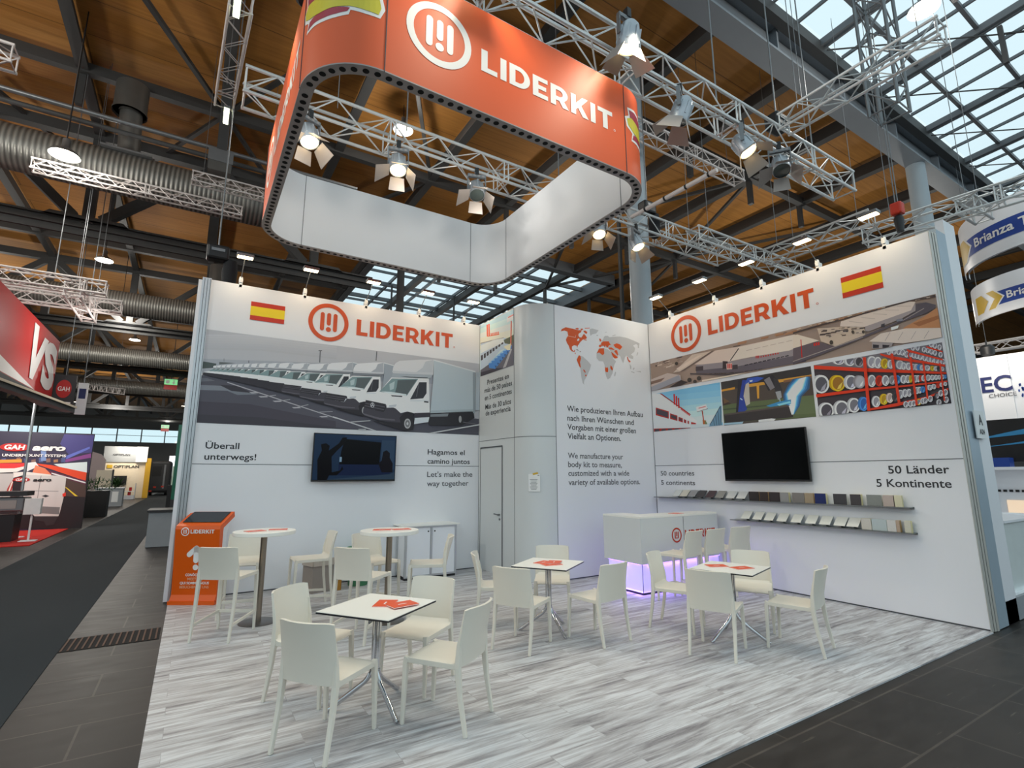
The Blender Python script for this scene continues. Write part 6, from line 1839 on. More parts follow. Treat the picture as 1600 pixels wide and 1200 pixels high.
sl = screen(FL, 2.338, 2.008, 1.385, .785, 'wall screen with dim blue painted reflections below the truck photo', 'screen', math.radians(1.2))
mb = MB(); R = Matrix.Rotation(math.radians(1.2), 4, 'X') @ Matrix.Translation((0, .008, .1155))  # painted, faintly glowing shapes stand in for what the glass reflects
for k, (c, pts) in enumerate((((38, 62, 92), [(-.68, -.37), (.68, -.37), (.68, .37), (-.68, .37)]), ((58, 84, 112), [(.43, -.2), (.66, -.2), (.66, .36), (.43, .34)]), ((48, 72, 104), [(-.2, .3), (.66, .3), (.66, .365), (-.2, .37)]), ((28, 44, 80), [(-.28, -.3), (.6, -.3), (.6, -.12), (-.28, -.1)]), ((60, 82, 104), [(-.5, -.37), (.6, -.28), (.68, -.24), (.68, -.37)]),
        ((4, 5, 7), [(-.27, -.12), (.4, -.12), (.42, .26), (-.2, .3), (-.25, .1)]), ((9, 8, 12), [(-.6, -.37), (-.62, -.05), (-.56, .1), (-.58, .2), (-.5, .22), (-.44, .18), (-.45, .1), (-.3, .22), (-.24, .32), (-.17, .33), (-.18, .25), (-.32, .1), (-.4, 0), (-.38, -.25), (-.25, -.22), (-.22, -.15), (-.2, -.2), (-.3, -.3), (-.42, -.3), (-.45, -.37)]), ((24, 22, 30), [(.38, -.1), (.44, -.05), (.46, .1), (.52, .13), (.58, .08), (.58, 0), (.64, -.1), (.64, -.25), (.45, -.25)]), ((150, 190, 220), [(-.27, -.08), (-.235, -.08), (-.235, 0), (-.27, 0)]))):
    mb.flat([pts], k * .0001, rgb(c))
mb.xf(R); mb.build('display', 'screen_reflection', sl)
screen(FR, -4.73, 2.0, 1.39, .785, 'black switched-off wall screen above the sample shelves', 'screen', math.radians(1))
# ---------------------------------------------------------------- arm lamps along the wall tops
def arm_lamp(loc, rz, label, group, first=[None]):
    if first[0] is None:
        t = thing('arm_lamp', label, 'lamp', loc, rz, group); first[0] = t        # the arm reaches along local -y
        mb = MB(); mb.box(0, .02, .02, .05, .1, .14); mb.lathe([(.028, 0), (.032, .05), (.025, .1)], 12, (0, -.02, .03)); mb.build('clamp', 'paper', t, bevel=.006)
        mb = MB(); mb.tube([(0, -.02, .1), (.01, -.36, .33)], .007, 8); mb.build('arm', 'grey_metal', t, True)
        mb = MB(); mb.box(.01, -.40, .345, .24, .13, .045); mb.xf(Matrix.Translation((0, 0, 0))); mb.build('head', 'grey_metal', t, bevel=.008)
        mb = MB(); mb.box(.01, -.40, .32, .21, .10, .012); mb.build('lens', 'lamp_warm', t)
    else: t = dup(first[0], loc, rz, label, group)
    return t
LW = ('first', 'second', 'third', 'fourth', 'fifth')
for i, x in enumerate((.40, 1.37, 2.41, 3.43, 4.38)):
    arm_lamp((x, YL + .03, H), 0, '%s lit arm lamp along the back wall top, counted from the flag end' % LW[i], 'arm lamps on the back wall')
    light('arm_lamp_beam', 'AREA', (x, YL - .40, H + .29), 2.0, (1, .84, .60), .2, aim=(x, YL - .1, 2.5))
for i, y in enumerate((6.46, 5.46, 4.56, 3.67, 2.8)):
    arm_lamp((XR + .03, y, H), -PI / 2, '%s lit arm lamp along the right wall top, counted from the tower' % LW[i], 'arm lamps on the right wall')
    light('arm_lamp_beam', 'AREA', (XR - .40, y, H + .29), 1.9, (1, .84, .60), .2, aim=(XR - .1, y, 2.5))
# ---------------------------------------------------------------- chairs and stools
def seat_unit(name, label, cat, sh, bt, footrest):
    """one-piece plastic chair: local +y is the way it faces"""
    t = thing(name, label, cat); w = .215; y0 = -.205; y1 = .215
    def seat(u, v):
        x = (u - .5) * 2; e = abs(x) ** 8
        f = min(1, v / .14); y = y1 - .43 * max(0, (v - .0)) ; z = sh - .008 * (1 - x * x) * min(1, v * 3) - .012 * e
        if v < .14: q = 1 - f; y = y1 - .43 * .14 + .43 * .14 * math.sin(q * PI / 2) * 1.0; z -= .034 * (1 - math.cos(q * PI / 2))
        if v > .9: z += .03 * ((v - .9) / .1) ** 2
        return (-x * w, y, z)
    mb = MB(); mb.sheet(seat, 12, 18, .024); mb.build('seat', 'chair', t, True)
    bh = bt - sh
    def back(u, v):
        x = (u - .5) * 2; vv = min(v, 1.0)
        wid = w * (1 - .035 * v); z = sh - .03 + (bh + .03) * v; z -= .010 * max(0, abs(x) - .82) / .18 * max(0, (v - .8) / .2) * (1 if v > .8 else 0)
        y = y0 - .012 - .055 * v ** 1.4 - .046 * (1 - x * x) * (.30 + .70 * v) + .012 * abs(x) ** 6
        return (x * wid, y, z)
    mb = MB(); mb.sheet(back, 14, 14, -.016); mb.build('backrest', 'chair', t, True)
    for s in (-1, 1):
        mb = MB(); mb.bars([(s * .196, y1 - .026, sh - .012), (s * .199, y1 - .012, sh - .05), (s * .203, y1 - .006, sh * .5), (s * .206, y1 + .002, 0)], [(.04, .05), (.036, .036), (.031, .03), (.025, .025)], (0, 1, 0)); mb.build('leg', 'chair', t, bevel=.005)
        mb = MB(); mb.bars([(s * .207, y0 - .066 - .01, 0), (s * .207, y0 - .03, sh * .55), (s * .207, y0 - .012, sh - .03), (s * .206, y0 - .018, sh + bh * .3), (s * .204, y0 - .036, sh + bh * .65)], [(.025, .026), (.031, .032), (.034, .042), (.022, .032), (.012, .016)], (0, 1, 0)); mb.build('leg', 'chair', t, bevel=.005)
        mb = MB(); mb.bars([(s * .202, y1 - .03, sh - .028), (s * .204, y0, sh - .028)], (.024, .036)); mb.build('seat_rail', 'chair', t, bevel=.004)
    if footrest:
        mb = MB(); mb.bars([(-.203, y1 - .01, .20), (.203, y1 - .01, .20)], (.022, .034)); mb.build('footrest', 'chair', t, bevel=.004)
        for s in (-1, 1):
            mb = MB(); mb.bars([(s * .203, y1 - .01, .20), (s * .207, y0 - .05, .165)], (.02, .03)); mb.build('stretcher', 'chair', t, bevel=.004)
    return t
def face(fx, fy): return math.atan2(-fx, fy)
CH = [(.925, 3.795, .79, .62, 'white chair at the nearest table, its back turned to the camera', 'chairs at the nearest square table'),
      (1.70, 3.67, -.58, .81, 'white chair on the right side of the nearest table, seen from behind', 'chairs at the nearest square table'),
      (.97, 4.57, .67, -.74, 'white chair on the left side of the nearest table, facing right', 'chairs at the nearest square table'),
      (1.74, 4.33, -.79, -.62, 'white chair behind the nearest table, its seat facing the camera', 'chairs at the nearest square table'),
      (3.05, 4.70, .866, .50, 'white chair in front of the middle table, its back turned to the camera', 'chairs at the middle square table'),
      (3.22, 5.50, .86, -.51, 'white chair at the left of the middle table, seen edge-on', 'chairs at the middle square table'),
      (3.95, 5.42, -.61, -.79, 'white chair behind the middle table, facing the camera', 'chairs at the middle square table'),
      (3.83, 4.46, -.12, .99, 'white chair at the right of the middle table, seen from behind', 'chairs at the middle square table'),
      (4.89, 4.26, .40, -.92, 'white chair at the left of the table by the sample shelves, before the counter', 'chairs at the square table by the sample wall'),
      (4.57, 3.51, .91, .41, 'white chair in front of the table by the sample shelves, its back to the camera', 'chairs at the square table by the sample wall'),
      (5.62, 3.82, -.85, -.52, 'white chair behind the table by the sample shelves, facing the camera', 'chairs at the square table by the sample wall'),
      (5.33, 3.16, -.28, .96, 'white chair at the right of the table by the sample shelves, seen from the side', 'chairs at the square table by the sample wall')]
c0 = None
for x, y, fx, fy, l, g in CH:
    if c0 is None: c0 = seat_unit('side_chair', l, 'chair', .45, .80, False); c0['group'] = g; c0.location = (x, y, 0); c0.rotation_euler = (0, 0, face(fx, fy))
    else: dup(c0, (x, y, 0), face(fx, fy), l, g)
ST = [(.47, 6.71, .55, .83, 'white bar stool before the left high table, its back turned to the camera', 'bar stools at the left high table'),
      (.66, 7.57, -.2, -.98, 'white bar stool behind the left high table, facing the camera', 'bar stools at the left high table'),
      (1.45, 7.45, -1, .0, 'white bar stool right of the left high table, seen from the side', 'bar stools at the left high table'),
      (1.72, 5.86, .74, .67, 'white bar stool before the right high table, its back turned to the camera', 'bar stools at the right high table'),
      (2.13, 6.74, .28, -.96, 'white bar stool behind the right high table, facing the camera', 'bar stools at the right high table'),
      (2.62, 6.25, -.91, .41, 'white bar stool right of the right high table, before the cabinet', 'bar stools at the right high table'),
      (5.88, 5.08, -.16, 1, 'white bar stool at the counter, nearest the counter corner', 'bar stools at the counter'),
      (6.38, 5.09, -.05, 1, 'white bar stool at the counter, the middle one', 'bar stools at the counter'),
      (6.96, 5.08, .05, 1, 'white bar stool at the counter, nearest the sample wall', 'bar stools at the counter')]
c0 = None
for x, y, fx, fy, l, g in ST:
    if c0 is None: c0 = seat_unit('bar_stool', l, 'stool', .65, .96, True); c0['group'] = g; c0.location = (x, y, 0); c0.rotation_euler = (0, 0, face(fx, fy))
    else: dup(c0, (x, y, 0), face(fx, fy), l, g)
# ---------------------------------------------------------------- tables
def square_table(x, y, rz, legs, label):
    h = .72; t = thing('square_table', label, 'table', (x, y, 0), rz, 'square tables')
    mb = MB(); mb.box(0, 0, h - .002, .64, .64, .004); mb.build('tabletop', 'top_white', t)
    mb = MB(); mb.box(0, 0, h - .010, .64, .64, .012); tag(mb.build('tabletop_edge', 'black_edge', t), 'black tabletop edge')
    mb = MB(); mb.box(0, 0, h - .022, .2, .2, .012); mb.build('fixing_plate', 'grey_metal', t)
    for a in legs:
        a = math.radians(a) - rz; c, s = math.cos(a), math.sin(a); R = .345
        pts = [(c * .021, s * .021, h - .02), (c * .021, s * .021, .30)]
        for k in range(1, 7):
            q = k / 6; pts.append((c * (.021 + .06 * q * q), s * (.021 + .06 * q * q), .30 - .115 * q))
        pts += [(c * (R - .03), s * (R - .03), .024), (c * R, s * R, .014)]
        mb = MB(); mb.tube(pts, [.019] * (len(pts) - 1) + [.012], 12); mb.build('leg', 'chrome', t, True)
    return t
square_table(1.32, 4.08, math.radians(36), (-80, 40, 160), 'nearest square white table with black edge and chrome tripod leg')
square_table(3.545, 4.93, math.radians(33.5), (145, 25, -95), 'middle square white table with black edge, before the grey tower')
square_table(5.04, 3.66, math.radians(17), (174, 54, -66), 'square white table with black edge nearest the sample shelves')
def high_table(x, y, label):
    t = thing('high_table', label, 'table', (x, y, 0), 0, 'round high tables')
    mb = MB(); mb.lathe([(.345, 1.005), (.35, 1.01), (.35, 1.046), (.346, 1.05)], 48); mb.build('tabletop', 'top_white', t, True)
    mb = MB(); mb.lathe([(.036, .012), (.036, 1.005)], 24); mb.build('pole', 'steel', t, True)
    mb = MB(); mb.lathe([(.21, 0), (.21, .006), (.2, .012), (.04, .016)], 40); mb.build('base', 'base_steel', t, True)
high_table(.83, 7.06, 'round white high table beside the orange kiosk'); high_table(2.14, 6.30, 'round white high table in front of the white cabinet')
# brochures
def brochure(x, y, z, rz, label, group, op=.0, first=[None]):
    if first[0] is None:
        t = thing('brochure', label, 'brochure', (x, y, z), rz, group); first[0] = t
        mb = MB(); mb.box(0, 0, .003, .21, .148, .005); mb.xf(Matrix.Identity(4)); mb.build('pages', 'paper', t)
        mb = MB(); mb.box(0, 0, .0062, .212, .15, .0014); mb.box(0, 0, .0006, .212, .15, .0012); mb.build('cover', mat('orange booklet cover', (232, 84, 28), .35), t)
        mb = MB(); mb.box(.0, -.0, .0071, .07, .012, .0004); mb.build('print', 'white_print', t)
    else: t = dup(first[0], (x, y, z), rz, label, group)
    t.rotation_euler = (0, op, rz); return t
Z1 = .7201; Z2 = 1.0501
for a in ((1.38, 4.10, Z1, 1.0, 'orange brochure on the nearest square table, half under the other', 'brochures on the nearest square table'), (1.47, 3.97, Z1 + .008, .15, 'orange brochure on the nearest square table, on top toward the right corner', 'brochures on the nearest square table'),
          (3.52, 4.99, Z1, .35, 'orange brochure on the middle table, the back one', 'brochures on the middle table'), (3.60, 4.90, Z1 + .008, .75, 'orange brochure on the middle table, lying across the others', 'brochures on the middle table'), (3.52, 4.84, Z1 , -.15, 'orange brochure on the middle table, the front one', 'brochures on the middle table'),
          (4.99, 3.79, Z1, -.5, 'orange brochure on the table by the sample wall, the left one', 'brochures on the table by the sample wall'), (5.10, 3.56, Z1, -.25, 'orange brochure on the table by the sample wall, the right one', 'brochures on the table by the sample wall'),
          (.72, 7.02, Z2, .3, 'orange brochure on the left high table, nearest the kiosk', 'brochures on the left high table'), (.98, 7.06, Z2, -.2, 'orange brochure on the left high table, the right one', 'brochures on the left high table'),
          (2.05, 6.32, Z2, -.4, 'orange brochure on the right high table, the left one', 'brochures on the right high table'), (2.27, 6.25, Z2, -.1, 'orange brochure on the right high table, the right one', 'brochures on the right high table'),
          (6.62, 5.72, 1.1001, .1, 'orange brochure lying on the white counter', 'brochures on the counter')): brochure(*a)
# ---------------------------------------------------------------- touchscreen kiosk
k = thing('info_kiosk', 'orange touchscreen kiosk with a white arrow at the left end of the stand', 'kiosk', (.165, 8.47, 0), math.radians(-32.7), None)
# local: +x along the front, front face towards -y
Wk = .62
prof = [(0, 0), (0, .05), (.03, .12), (.012, .45), (-.022, .90), (-.03, .985), (-.018, 1.03), (.02, 1.055), (.30, 1.20)]
th = .024
def strip(pts, th):
    out = []; n = len(pts)
    for i in range(n):
        d = Vector(pts[min(i + 1, n - 1)]) - Vector(pts[max(i - 1, 0)]); d.normalize(); out.append((pts[i][0] + d.y * th, pts[i][1] - d.x * th))
    return list(pts) + out[::-1]
PX = Matrix(((0, 0, 1, 0), (1, 0, 0, 0), (0, 1, 0, 0), (0, 0, 0, 1)))            # (depth, height, width) to x, y, z
poly = strip(prof, th); fr = [(0, 0), (0, .05), (.03, .12), (.012, .45), (-.022, .90), (-.03, .985), (-.018, 1.03), (.02, 1.055), (.30, 1.20), (.318, 1.13), (.06, 1.0), (.055, .95), (.07, .5), (.1, .1), (.2, .05), (.22, 0)]
mb = MB()
for x0 in (-Wk / 2, Wk / 2 - .02): b = MB(); b.prism(fr, x0, x0 + .02); b.xf(PX); mb.add(b.v, b.f)
mb.build('side_frame', 'orange_kiosk', k)
mb = MB(); mb.prism(poly, -Wk / 2 + .02, Wk / 2 - .02); mb.xf(PX); mb.build('front_panel', 'orange_kiosk', k)
mb = MB(); mb.prism([(.06, .06), (.2, .06), (.2, .9), (.27, 1.09), (.06, .99)], -Wk / 2 + .03, Wk / 2 - .03); mb.xf(PX); tag(mb.build('cabinet_body', 'white_panel', k), 'white rear housing')
mb = MB(); mb.prism([(-.02, 0), (.24, 0), (.24, .045), (-.02, .045)], -Wk / 2 - .01, Wk / 2 + .01); mb.xf(PX); mb.build('base', 'orange_kiosk', k)
mb = MB(); c, s = .2790, .1445; mb.prism([(.045, 1.0735), (.285, 1.197), (.282, 1.2), (.042, 1.0765)], -.265, .265); mb.xf(PX); mb.build('touch_panel', mat('kiosk screen glass', (34, 38, 44), .15), k)
mb = MB()
for x in (-.29, ): mb.tube([(x, .25, .03), (x, .3, .02)], .02, 8)
mb.build('castor', 'black', k)
KF = Matrix(((1, 0, 0, 0), (0, 0, -1, 0), (0, 1, 0, 0), (0, 0, 0, 1)))
def kiosk_y(z):
    for (y0, z0), (y1, z1) in zip(prof, prof[1:]):
        if z0 <= z <= z1: return y0 + (y1 - y0) * (z - z0) / (z1 - z0)
    return 0
def onk(mb): mb.v = [(x, kiosk_y(z) - .003, z) for x, z, _ in mb.v]; return mb
onk(shapes(MB(), emblem(-.17, .955, .058))).build('emblem', 'white_print', k); onk(shapes(MB(), wordmark(-.095, .93, .33, .052, False))).build('lettering', 'white_print', k)
def bold_arrow():
    def cap(a, b, w):
        d = math.atan2(b[1] - a[1], b[0] - a[0]); return arc(b[0], b[1], w, w, d - PI / 2, d + PI / 2, 8) + arc(a[0], a[1], w, w, d + PI / 2, d + 1.5 * PI, 8)
    return [[cap((0, .57), (0, .73), .035)], [cap((-.095, .65), (0, .735), .035)], [cap((.095, .65), (0, .735), .035)], [circle(0, .48, .038, 20)]]
onk(shapes(MB(), bold_arrow())).build('arrow', 'white_print', k)
for s, w, z, m in (('CONÓCENOS', .26, .365, 'white_print'), ('MEET US', .2, .312, 'pale_orange'), ('QUI SOMMES NOUS', .4, .259, 'white_print'), ('BESUCHEN SIE UNS', .4, .206, 'pale_orange')):
    t = text(s, w, .034, .025, align='CENTER'); t.v = [(x, y + z, 0) for x, y, _ in t.v]; onk(t).build('lettering', m, k)
# ---------------------------------------------------------------- white cabinet by the back wall
c = thing('sideboard_cabinet', 'low white cabinet with two locked doors by the back wall', 'cabinet', (3.6, 8.63, 0))
mb = MB(); mb.box(0, .01, .45, .90, .40, .80); mb.build('body', 'white_panel', c)
mb = MB(); mb.box(0, .0, .87, 1.06, .46, .022); mb.build('worktop', 'top_white', c, bevel=.003)
mb = MB()
for x in (-.455, 0, .455): mb.box(x, -.2, .45, .035, .035, .82)
for x in (-.455, .455): mb.box(x, .19, .45, .035, .035, .82)
mb.box(0, -.2, .845, .9, .03, .03); mb.box(0, -.2, .055, .9, .03, .03); mb.build('profile_frame', 'alu', c)
mb = MB(); mb.box(0, 0, .02, .92, .4, .04); mb.build('plinth', 'black', c)
for x in (-.23, .23):
    dd = MB().box(x, -.195, .45, .42, .02, .76).build('door', 'white_panel', c)
    lk = MB(); lk.tube([(x + (.17 if x < 0 else -.17), -.205, .77), (x + (.17 if x < 0 else -.17), -.216, .77)], .012, 10); lk.build('lock', 'black', dd)
# odds and ends on the floor by the back wall
t = thing('cardboard_box', 'open grey box on the floor behind the left high table stool', 'box', (1.78, 8.45, 0), .3); mb = MB(); mb.box(0, 0, .2, .34, .3, .4); mb.build('body', mat('grey board', (150, 140, 132), .8), t)
mb = MB(); mb.box(0, -.16, .43, .34, .02, .1); mb.box(-.18, 0, .43, .02, .3, .1); mb.build('flap', mat('pale board', (188, 176, 164), .8), t)
t = thing('drinks_bottle', 'bottle with amber drink beside the open grey box', 'bottle', (2.06, 8.35, 0)); mb = MB(); mb.lathe([(.045, 0), (.048, .02), (.048, .17)], 16); mb.build('drink', mat('amber drink', (170, 120, 40), .2), t, True); mb = MB(); mb.lathe([(.048, .171), (.048, .22), (.018, .28), (.018, .32)], 16); mb.build('neck', mat('pale plastic', (206, 200, 160), .25), t, True)
t = thing('waste_bin', 'green waste bin against the back wall, behind the right high table stools', 'bin', (2.42, 8.58, 0)); mb = MB(); mb.lathe([(.15, 0), (.18, .55), (.17, .55), (.14, .02)], 24); mb.build('body', 'green', t, True); mb = MB(); mb.lathe([(.186, .55), (.186, .58), (.17, .58)], 24); mb.build('rim', 'green', t, True)
# ---------------------------------------------------------------- reception counter with lit plinth
c = thing('reception_counter', 'white L-shaped reception counter with violet lit plinth and logo', 'counter', (5.64, 5.54, 0))
rc = .16; Lx = 1.86; fp = [(0, 0), (Lx - rc, 0)] + arc(Lx - rc, rc, rc, rc, -PI / 2, 0, 8)[1:] + [(Lx, .42), (.42, .42), (.42, .8), (0, .8)]
mb = MB(); mb.prism(fp, .43, 1.075); mb.build('body', 'tower_panel', c)
mb = MB(); mb.prism(fp, 1.076, 1.1); mb.build('worktop', 'top_white', c)
ip = [(.05, .05), (Lx - .08, .05), (Lx - .08, .36), (.36, .36), (.36, .75), (.05, .75)]
mb = MB(); mb.prism(ip, .03, .43); mb.build('plinth', 'lit_plinth', c)
mb = MB(); mb.prism([(x * 1.0, y) for x, y in ip], .0, .03); mb.build('kickboard', 'black', c)
mb = MB(); mb.box(.925, -.001, .75, .006, .004, .64); mb.box(.05, .046, .23, .006, .006, .4); mb.build('joint', 'seam', c)
mb = MB(); mb.box(Lx / 2 - .02, .03, .425, Lx - .12, .012, .006); mb.box(.03, .4, .425, .012, .68, .006); mb.build('light_strip', 'led', c)
CF = Matrix(((1, 0, 0, 0), (0, 0, 1, -.003), (0, 1, 0, 0), (0, 0, 0, 1))); CF = Matrix(((1, 0, 0, 0), (0, 0, -1, -.003), (0, 1, 0, 0), (0, 0, 0, 1)))
shapes(MB(), emblem(.76, .80, .11)).xf(CF).build('emblem', 'logo_red', c); shapes(MB(), wordmark(.95, .74, .72, .125)).xf(CF).build('lettering', 'logo_red', c)
for x, y, sx in ((.5, .022, 1), (1.2, .022, 1)): light('plinth_glow', 'AREA', (5.64 + x, 5.54 + y, .41), .7, (.34, .18, 1), .6, aim=(5.64 + x, 5.54 + y - .02, 0)).data.shape = 'RECTANGLE'
for o in [o for o in bpy.data.objects if o.name.startswith('plinth_glow')]: o.data.size = .7; o.data.size_y = .03
l = light('plinth_glow', 'AREA', (5.662, 5.9, .41), .7, (.34, .18, 1), .6, aim=(5.64, 5.9, 0)); l.data.shape = 'RECTANGLE'; l.data.size = .03; l.data.size_y = .6
for loc, sx, sy in (((6.5, 5.56, .055), 1.7, .02), ((5.66, 5.92, .055), .02, .7)):
    l = light('plinth_glow', 'AREA', loc, 1.0, (.34, .18, 1), .5, aim=(loc[0] - (.12 if sx < .1 else 0), loc[1] - (.12 if sx > .1 else 0), 0)); l.data.shape = 'RECTANGLE'; l.data.size = sx; l.data.size_y = sy; l.rotation_euler = (0, 0, 0)
# ---------------------------------------------------------------- sample shelves on the right wall
def shelf(y0, y1, z, label):
    o = thing('display_shelf', label, 'shelf', (XR, (y0 + y1) / 2, z)); mb = MB(); mb.box(-.075, 0, -.006, .15, y1 - y0, .012); mb.build('board', 'glass_dim', o)
    mb = MB(); mb.box(-.012, 0, -.012, .024, y1 - y0, .024); mb.box(-.148, 0, -.006, .006, y1 - y0, .014); mb.build('rail', 'grey_metal', o)
shelf(2.87, 6.96, 1.305, 'long upper glass shelf of colour samples on the right wall'); shelf(2.87, 5.36, 1.0, 'shorter lower glass shelf of white samples on the right wall')
ORD = ('first', 'second', 'third', 'fourth', 'fifth', 'sixth', 'seventh', 'eighth', 'ninth', 'tenth')
def tilted(y, z, c, label, group, w=.155):
    o = thing('sample_plate', label, 'sample', (XR - .075, y, z), -PI / 2, group)
    R = Matrix.Translation((0, -.045, .035)) @ Matrix.Rotation(-.85, 4, 'X')
    mb = MB(); mb.box(0, 0, .068, w, .008, .165); mb.xf(R); mb.build('plate', mat('sample %02x%02x%02x' % c, c, .4, var=.05, scale=40), o, bevel=.003)
    mb = MB(); mb.box(0, .0, .003, .05, .1, .004); mb.bars([(0, .03, .005), (0, .005, .06)], (.03, .006)); mb.build('stand', 'grey_metal', o)
up = [((200, 203, 203), 'pale grey'), ((200, 195, 183), 'beige'), ((140, 140, 144), 'mid grey'), ((54, 50, 54), 'charcoal'), ((64, 44, 50), 'dark maroon'), ((138, 136, 132), 'stone grey'), ((205, 205, 203), 'off-white'), ((212, 212, 210), 'white')]
def ywall(px): # along the right wall, from where the samples stand in the photo
    return px
for (c, n), y in zip(up, (6.46, 6.295, 6.121, 5.945, 5.748, 5.558, 5.351, 5.159)): tilted(y, 1.305, c, '%s tilted sample plate on the upper shelf' % n, 'tilted samples on the upper shelf')
def block(y, z, w, c, edge, label, group, th=.03, h=.14):
    w *= 1.3
    o = thing('sample_block', label, 'sample', (XR - .06, y, z), -PI / 2, group)
    mb = MB(); mb.box(0, -th / 2, h / 2, w, .008, h); mb.build('face_sheet', mat('sample %02x%02x%02x' % c, c, .45, var=.06, scale=40), o, bevel=.002)
    mb = MB(); mb.box(0, .002, h / 2, w, th - .006, h); mb.build('core', edge, o)
M['cream_core'] = mat('cream foam core', (232, 220, 170), .7); M['white_core'] = mat('white core', (226, 226, 222), .6)
UB = [(4.954, .13, (46, 36, 36), 'wood_edge', 'dark brown sample block, the first block after the tilted plates'), (4.783, .105, (52, 38, 36), 'wood_edge', 'dark brown sample block with plywood edge'), (4.618, .13, (50, 40, 42), 'wood_edge', 'brown-black sample block, third of the dark ones'), (4.458, .10, (150, 148, 148), 'cream_core', 'grey sample block with cream edge'),
      (4.257, .135, (132, 126, 122), 'white_core', 'taupe sample block on the upper shelf'), (4.1, .095, (168, 148, 122), 'wood_edge', 'wood coloured sample block on the upper shelf'), (3.94, .115, (18, 36, 98), 'cream_core', 'dark blue sample block with cream edge'), (3.686, .13, (66, 64, 68), 'white_core', 'dark grey sample block beside the blue one'),
      (3.486, .10, (72, 66, 68), 'cream_core', 'dark grey sample block with thick cream edge'), (3.272, .13, (140, 142, 138), 'white_core', 'grey-green sample block near the shelf end'), (3.105, .10, (196, 178, 168), 'cream_core', 'pinkish sample block near the shelf end'), (3.007, .07, (226, 218, 186), 'cream_core', 'cream sample block, last on the upper shelf')]
for y, w, c, e, l in UB: block(y, 1.305, w, c, e, l, 'sample blocks on the upper shelf', .05 if 'edge' in l else .03)
t = thing('leaflet', 'thin grey leaflet lying on the start of the upper shelf', 'leaflet', (XR - .075, 6.5, 1.305)); mb = MB(); mb.box(0, 0, .004, .12, .2, .006); mb.build('pages', mat('grey leaflet', (150, 150, 152), .5), t); mb = MB(); mb.box(0, 0, .0078, .12, .2, .0012); mb.build('cover', 'grey_panel', t)
for i, y in enumerate((5.108, 4.908, 4.719, 4.517, 4.302, 4.094, 3.901, 3.71, 3.547)): tilted(y, 1.0, (244, 242, 232), '%s white tilted sample plate on the lower shelf, counted from its counter end' % ORD[i], 'white tilted samples on the lower shelf', .145)
LB = [(3.392, .09, (222, 214, 202), 'cream_core', 'cream sample block, first block on the lower shelf'), (3.243, .13, (198, 208, 208), 'white_core', 'pale bluish sample block on the lower shelf'), (3.106, .075, (226, 222, 216), 'white_core', 'white sample block with a tan neighbour on the lower shelf'), (3.036, .03, (196, 170, 148), 'wood_edge', 'narrow tan sample block on the lower shelf'), (2.933, .05, (222, 216, 196), 'cream_core', 'cream sample block, last on the lower shelf')]
for y, w, c, e, l in LB: block(y, 1.0, w, c, e, l, 'sample blocks on the lower shelf', .05)
# ---------------------------------------------------------------- hanging ring banner
X0, X1, Y0, Y1, RZ0, RZ1, RR = .51, 4.50, 3.81, 7.83, 5.10, 6.24, .58
def ring_path(off):
    """(x, y) along the ring seen from outside, left to right: left side, front, right side, back; arc length is taken on the outer line"""
    P = []; r = RR - off; n = 14
    for cx, cy, a in ((X0 + RR, Y0 + RR, PI), (X1 - RR, Y0 + RR, 1.5 * PI), (X1 - RR, Y1 - RR, 0), (X0 + RR, Y1 - RR, .5 * PI)):
        for i in range(n + 1): t = a + PI / 2 * i / n; P.append((cx + r * math.cos(t), cy + r * math.sin(t)))
    return P
LS = Y1 - Y0 - 2 * RR; LF = X1 - X0 - 2 * RR; LA = RR * PI / 2
def ring_point(u, off=-.003):
    """u from the far end of the left side's straight part"""
    if u < LS: return (X0 + off, Y1 - RR - u)
    u -= LS
    if u < LA: t = PI + u / RR; return (X0 + RR + (RR - off) * math.cos(t), Y0 + RR + (RR - off) * math.sin(t))
    u -= LA
    if u < LF: return (X0 + RR + u, Y0 + off)
    u -= LF
    if u < LA: t = 1.5 * PI + u / RR; return (X1 - RR + (RR - off) * math.cos(t), Y0 + RR + (RR - off) * math.sin(t))
    u -= LA; return (X1 - off, Y0 + RR + u)
ring = thing('hanging_banner', 'square orange and white ring banner hanging over the stand', 'banner', (2.5, 5.82, RZ0)); IM = Matrix.Translation((-2.5, -5.82, -RZ0))
def band(off0, off1, z0, z1, flip=False):
    A = ring_path(off0); B = ring_path(off1); n = len(A); mb = MB()
    V = [(x, y, z0) for x, y in A] + [(x, y, z1) for x, y in B]
    F = [(i, (i + 1) % n, n + (i + 1) % n, n + i) for i in range(n)]
    mb.add(V, [q[::-1] for q in F] if flip else F); return mb.xf(IM)
def shell(o0, o1, z0, z1):
    mb = MB()
    for b in (band(o0, o0, z0, z1), band(o1, o1, z0, z1, True), band(o1, o0, z0, z0), band(o0, o1, z1, z1)): mb.add(b.v, b.f)
    return mb
shell(0, .012, RZ0 + .012, RZ1).build('outer_panel', 'orange_ring', ring, True)
tag(shell(.10, .112, RZ0 + .012, RZ1).build('inner_panel', 'banner_white', ring, True), 'white inner panel')
shell(-.002, .114, RZ0, RZ0 + .012).build('bottom_strip', 'strip', ring)
Q = ring_path(.056); mb = MB(); acc = 0
pts = []
for i in range(len(Q)):
    a = Vector(Q[i]); b = Vector(Q[(i + 1) % len(Q)]); L = (b - a).length; d = 0
    while acc + .098 <= L + 1e-9: acc += .098; pts.append(a + (b - a) * (acc / L))
    acc -= L
for p in pts: mb.add([(p.x + .029 * math.cos(t), p.y + .029 * math.sin(t), RZ0 - .0015) for t in [-2 * PI * i / 12 for i in range(12)]], [tuple(range(12))])
mb.xf(IM).build('hole_row', 'hole', ring)
mb = MB()
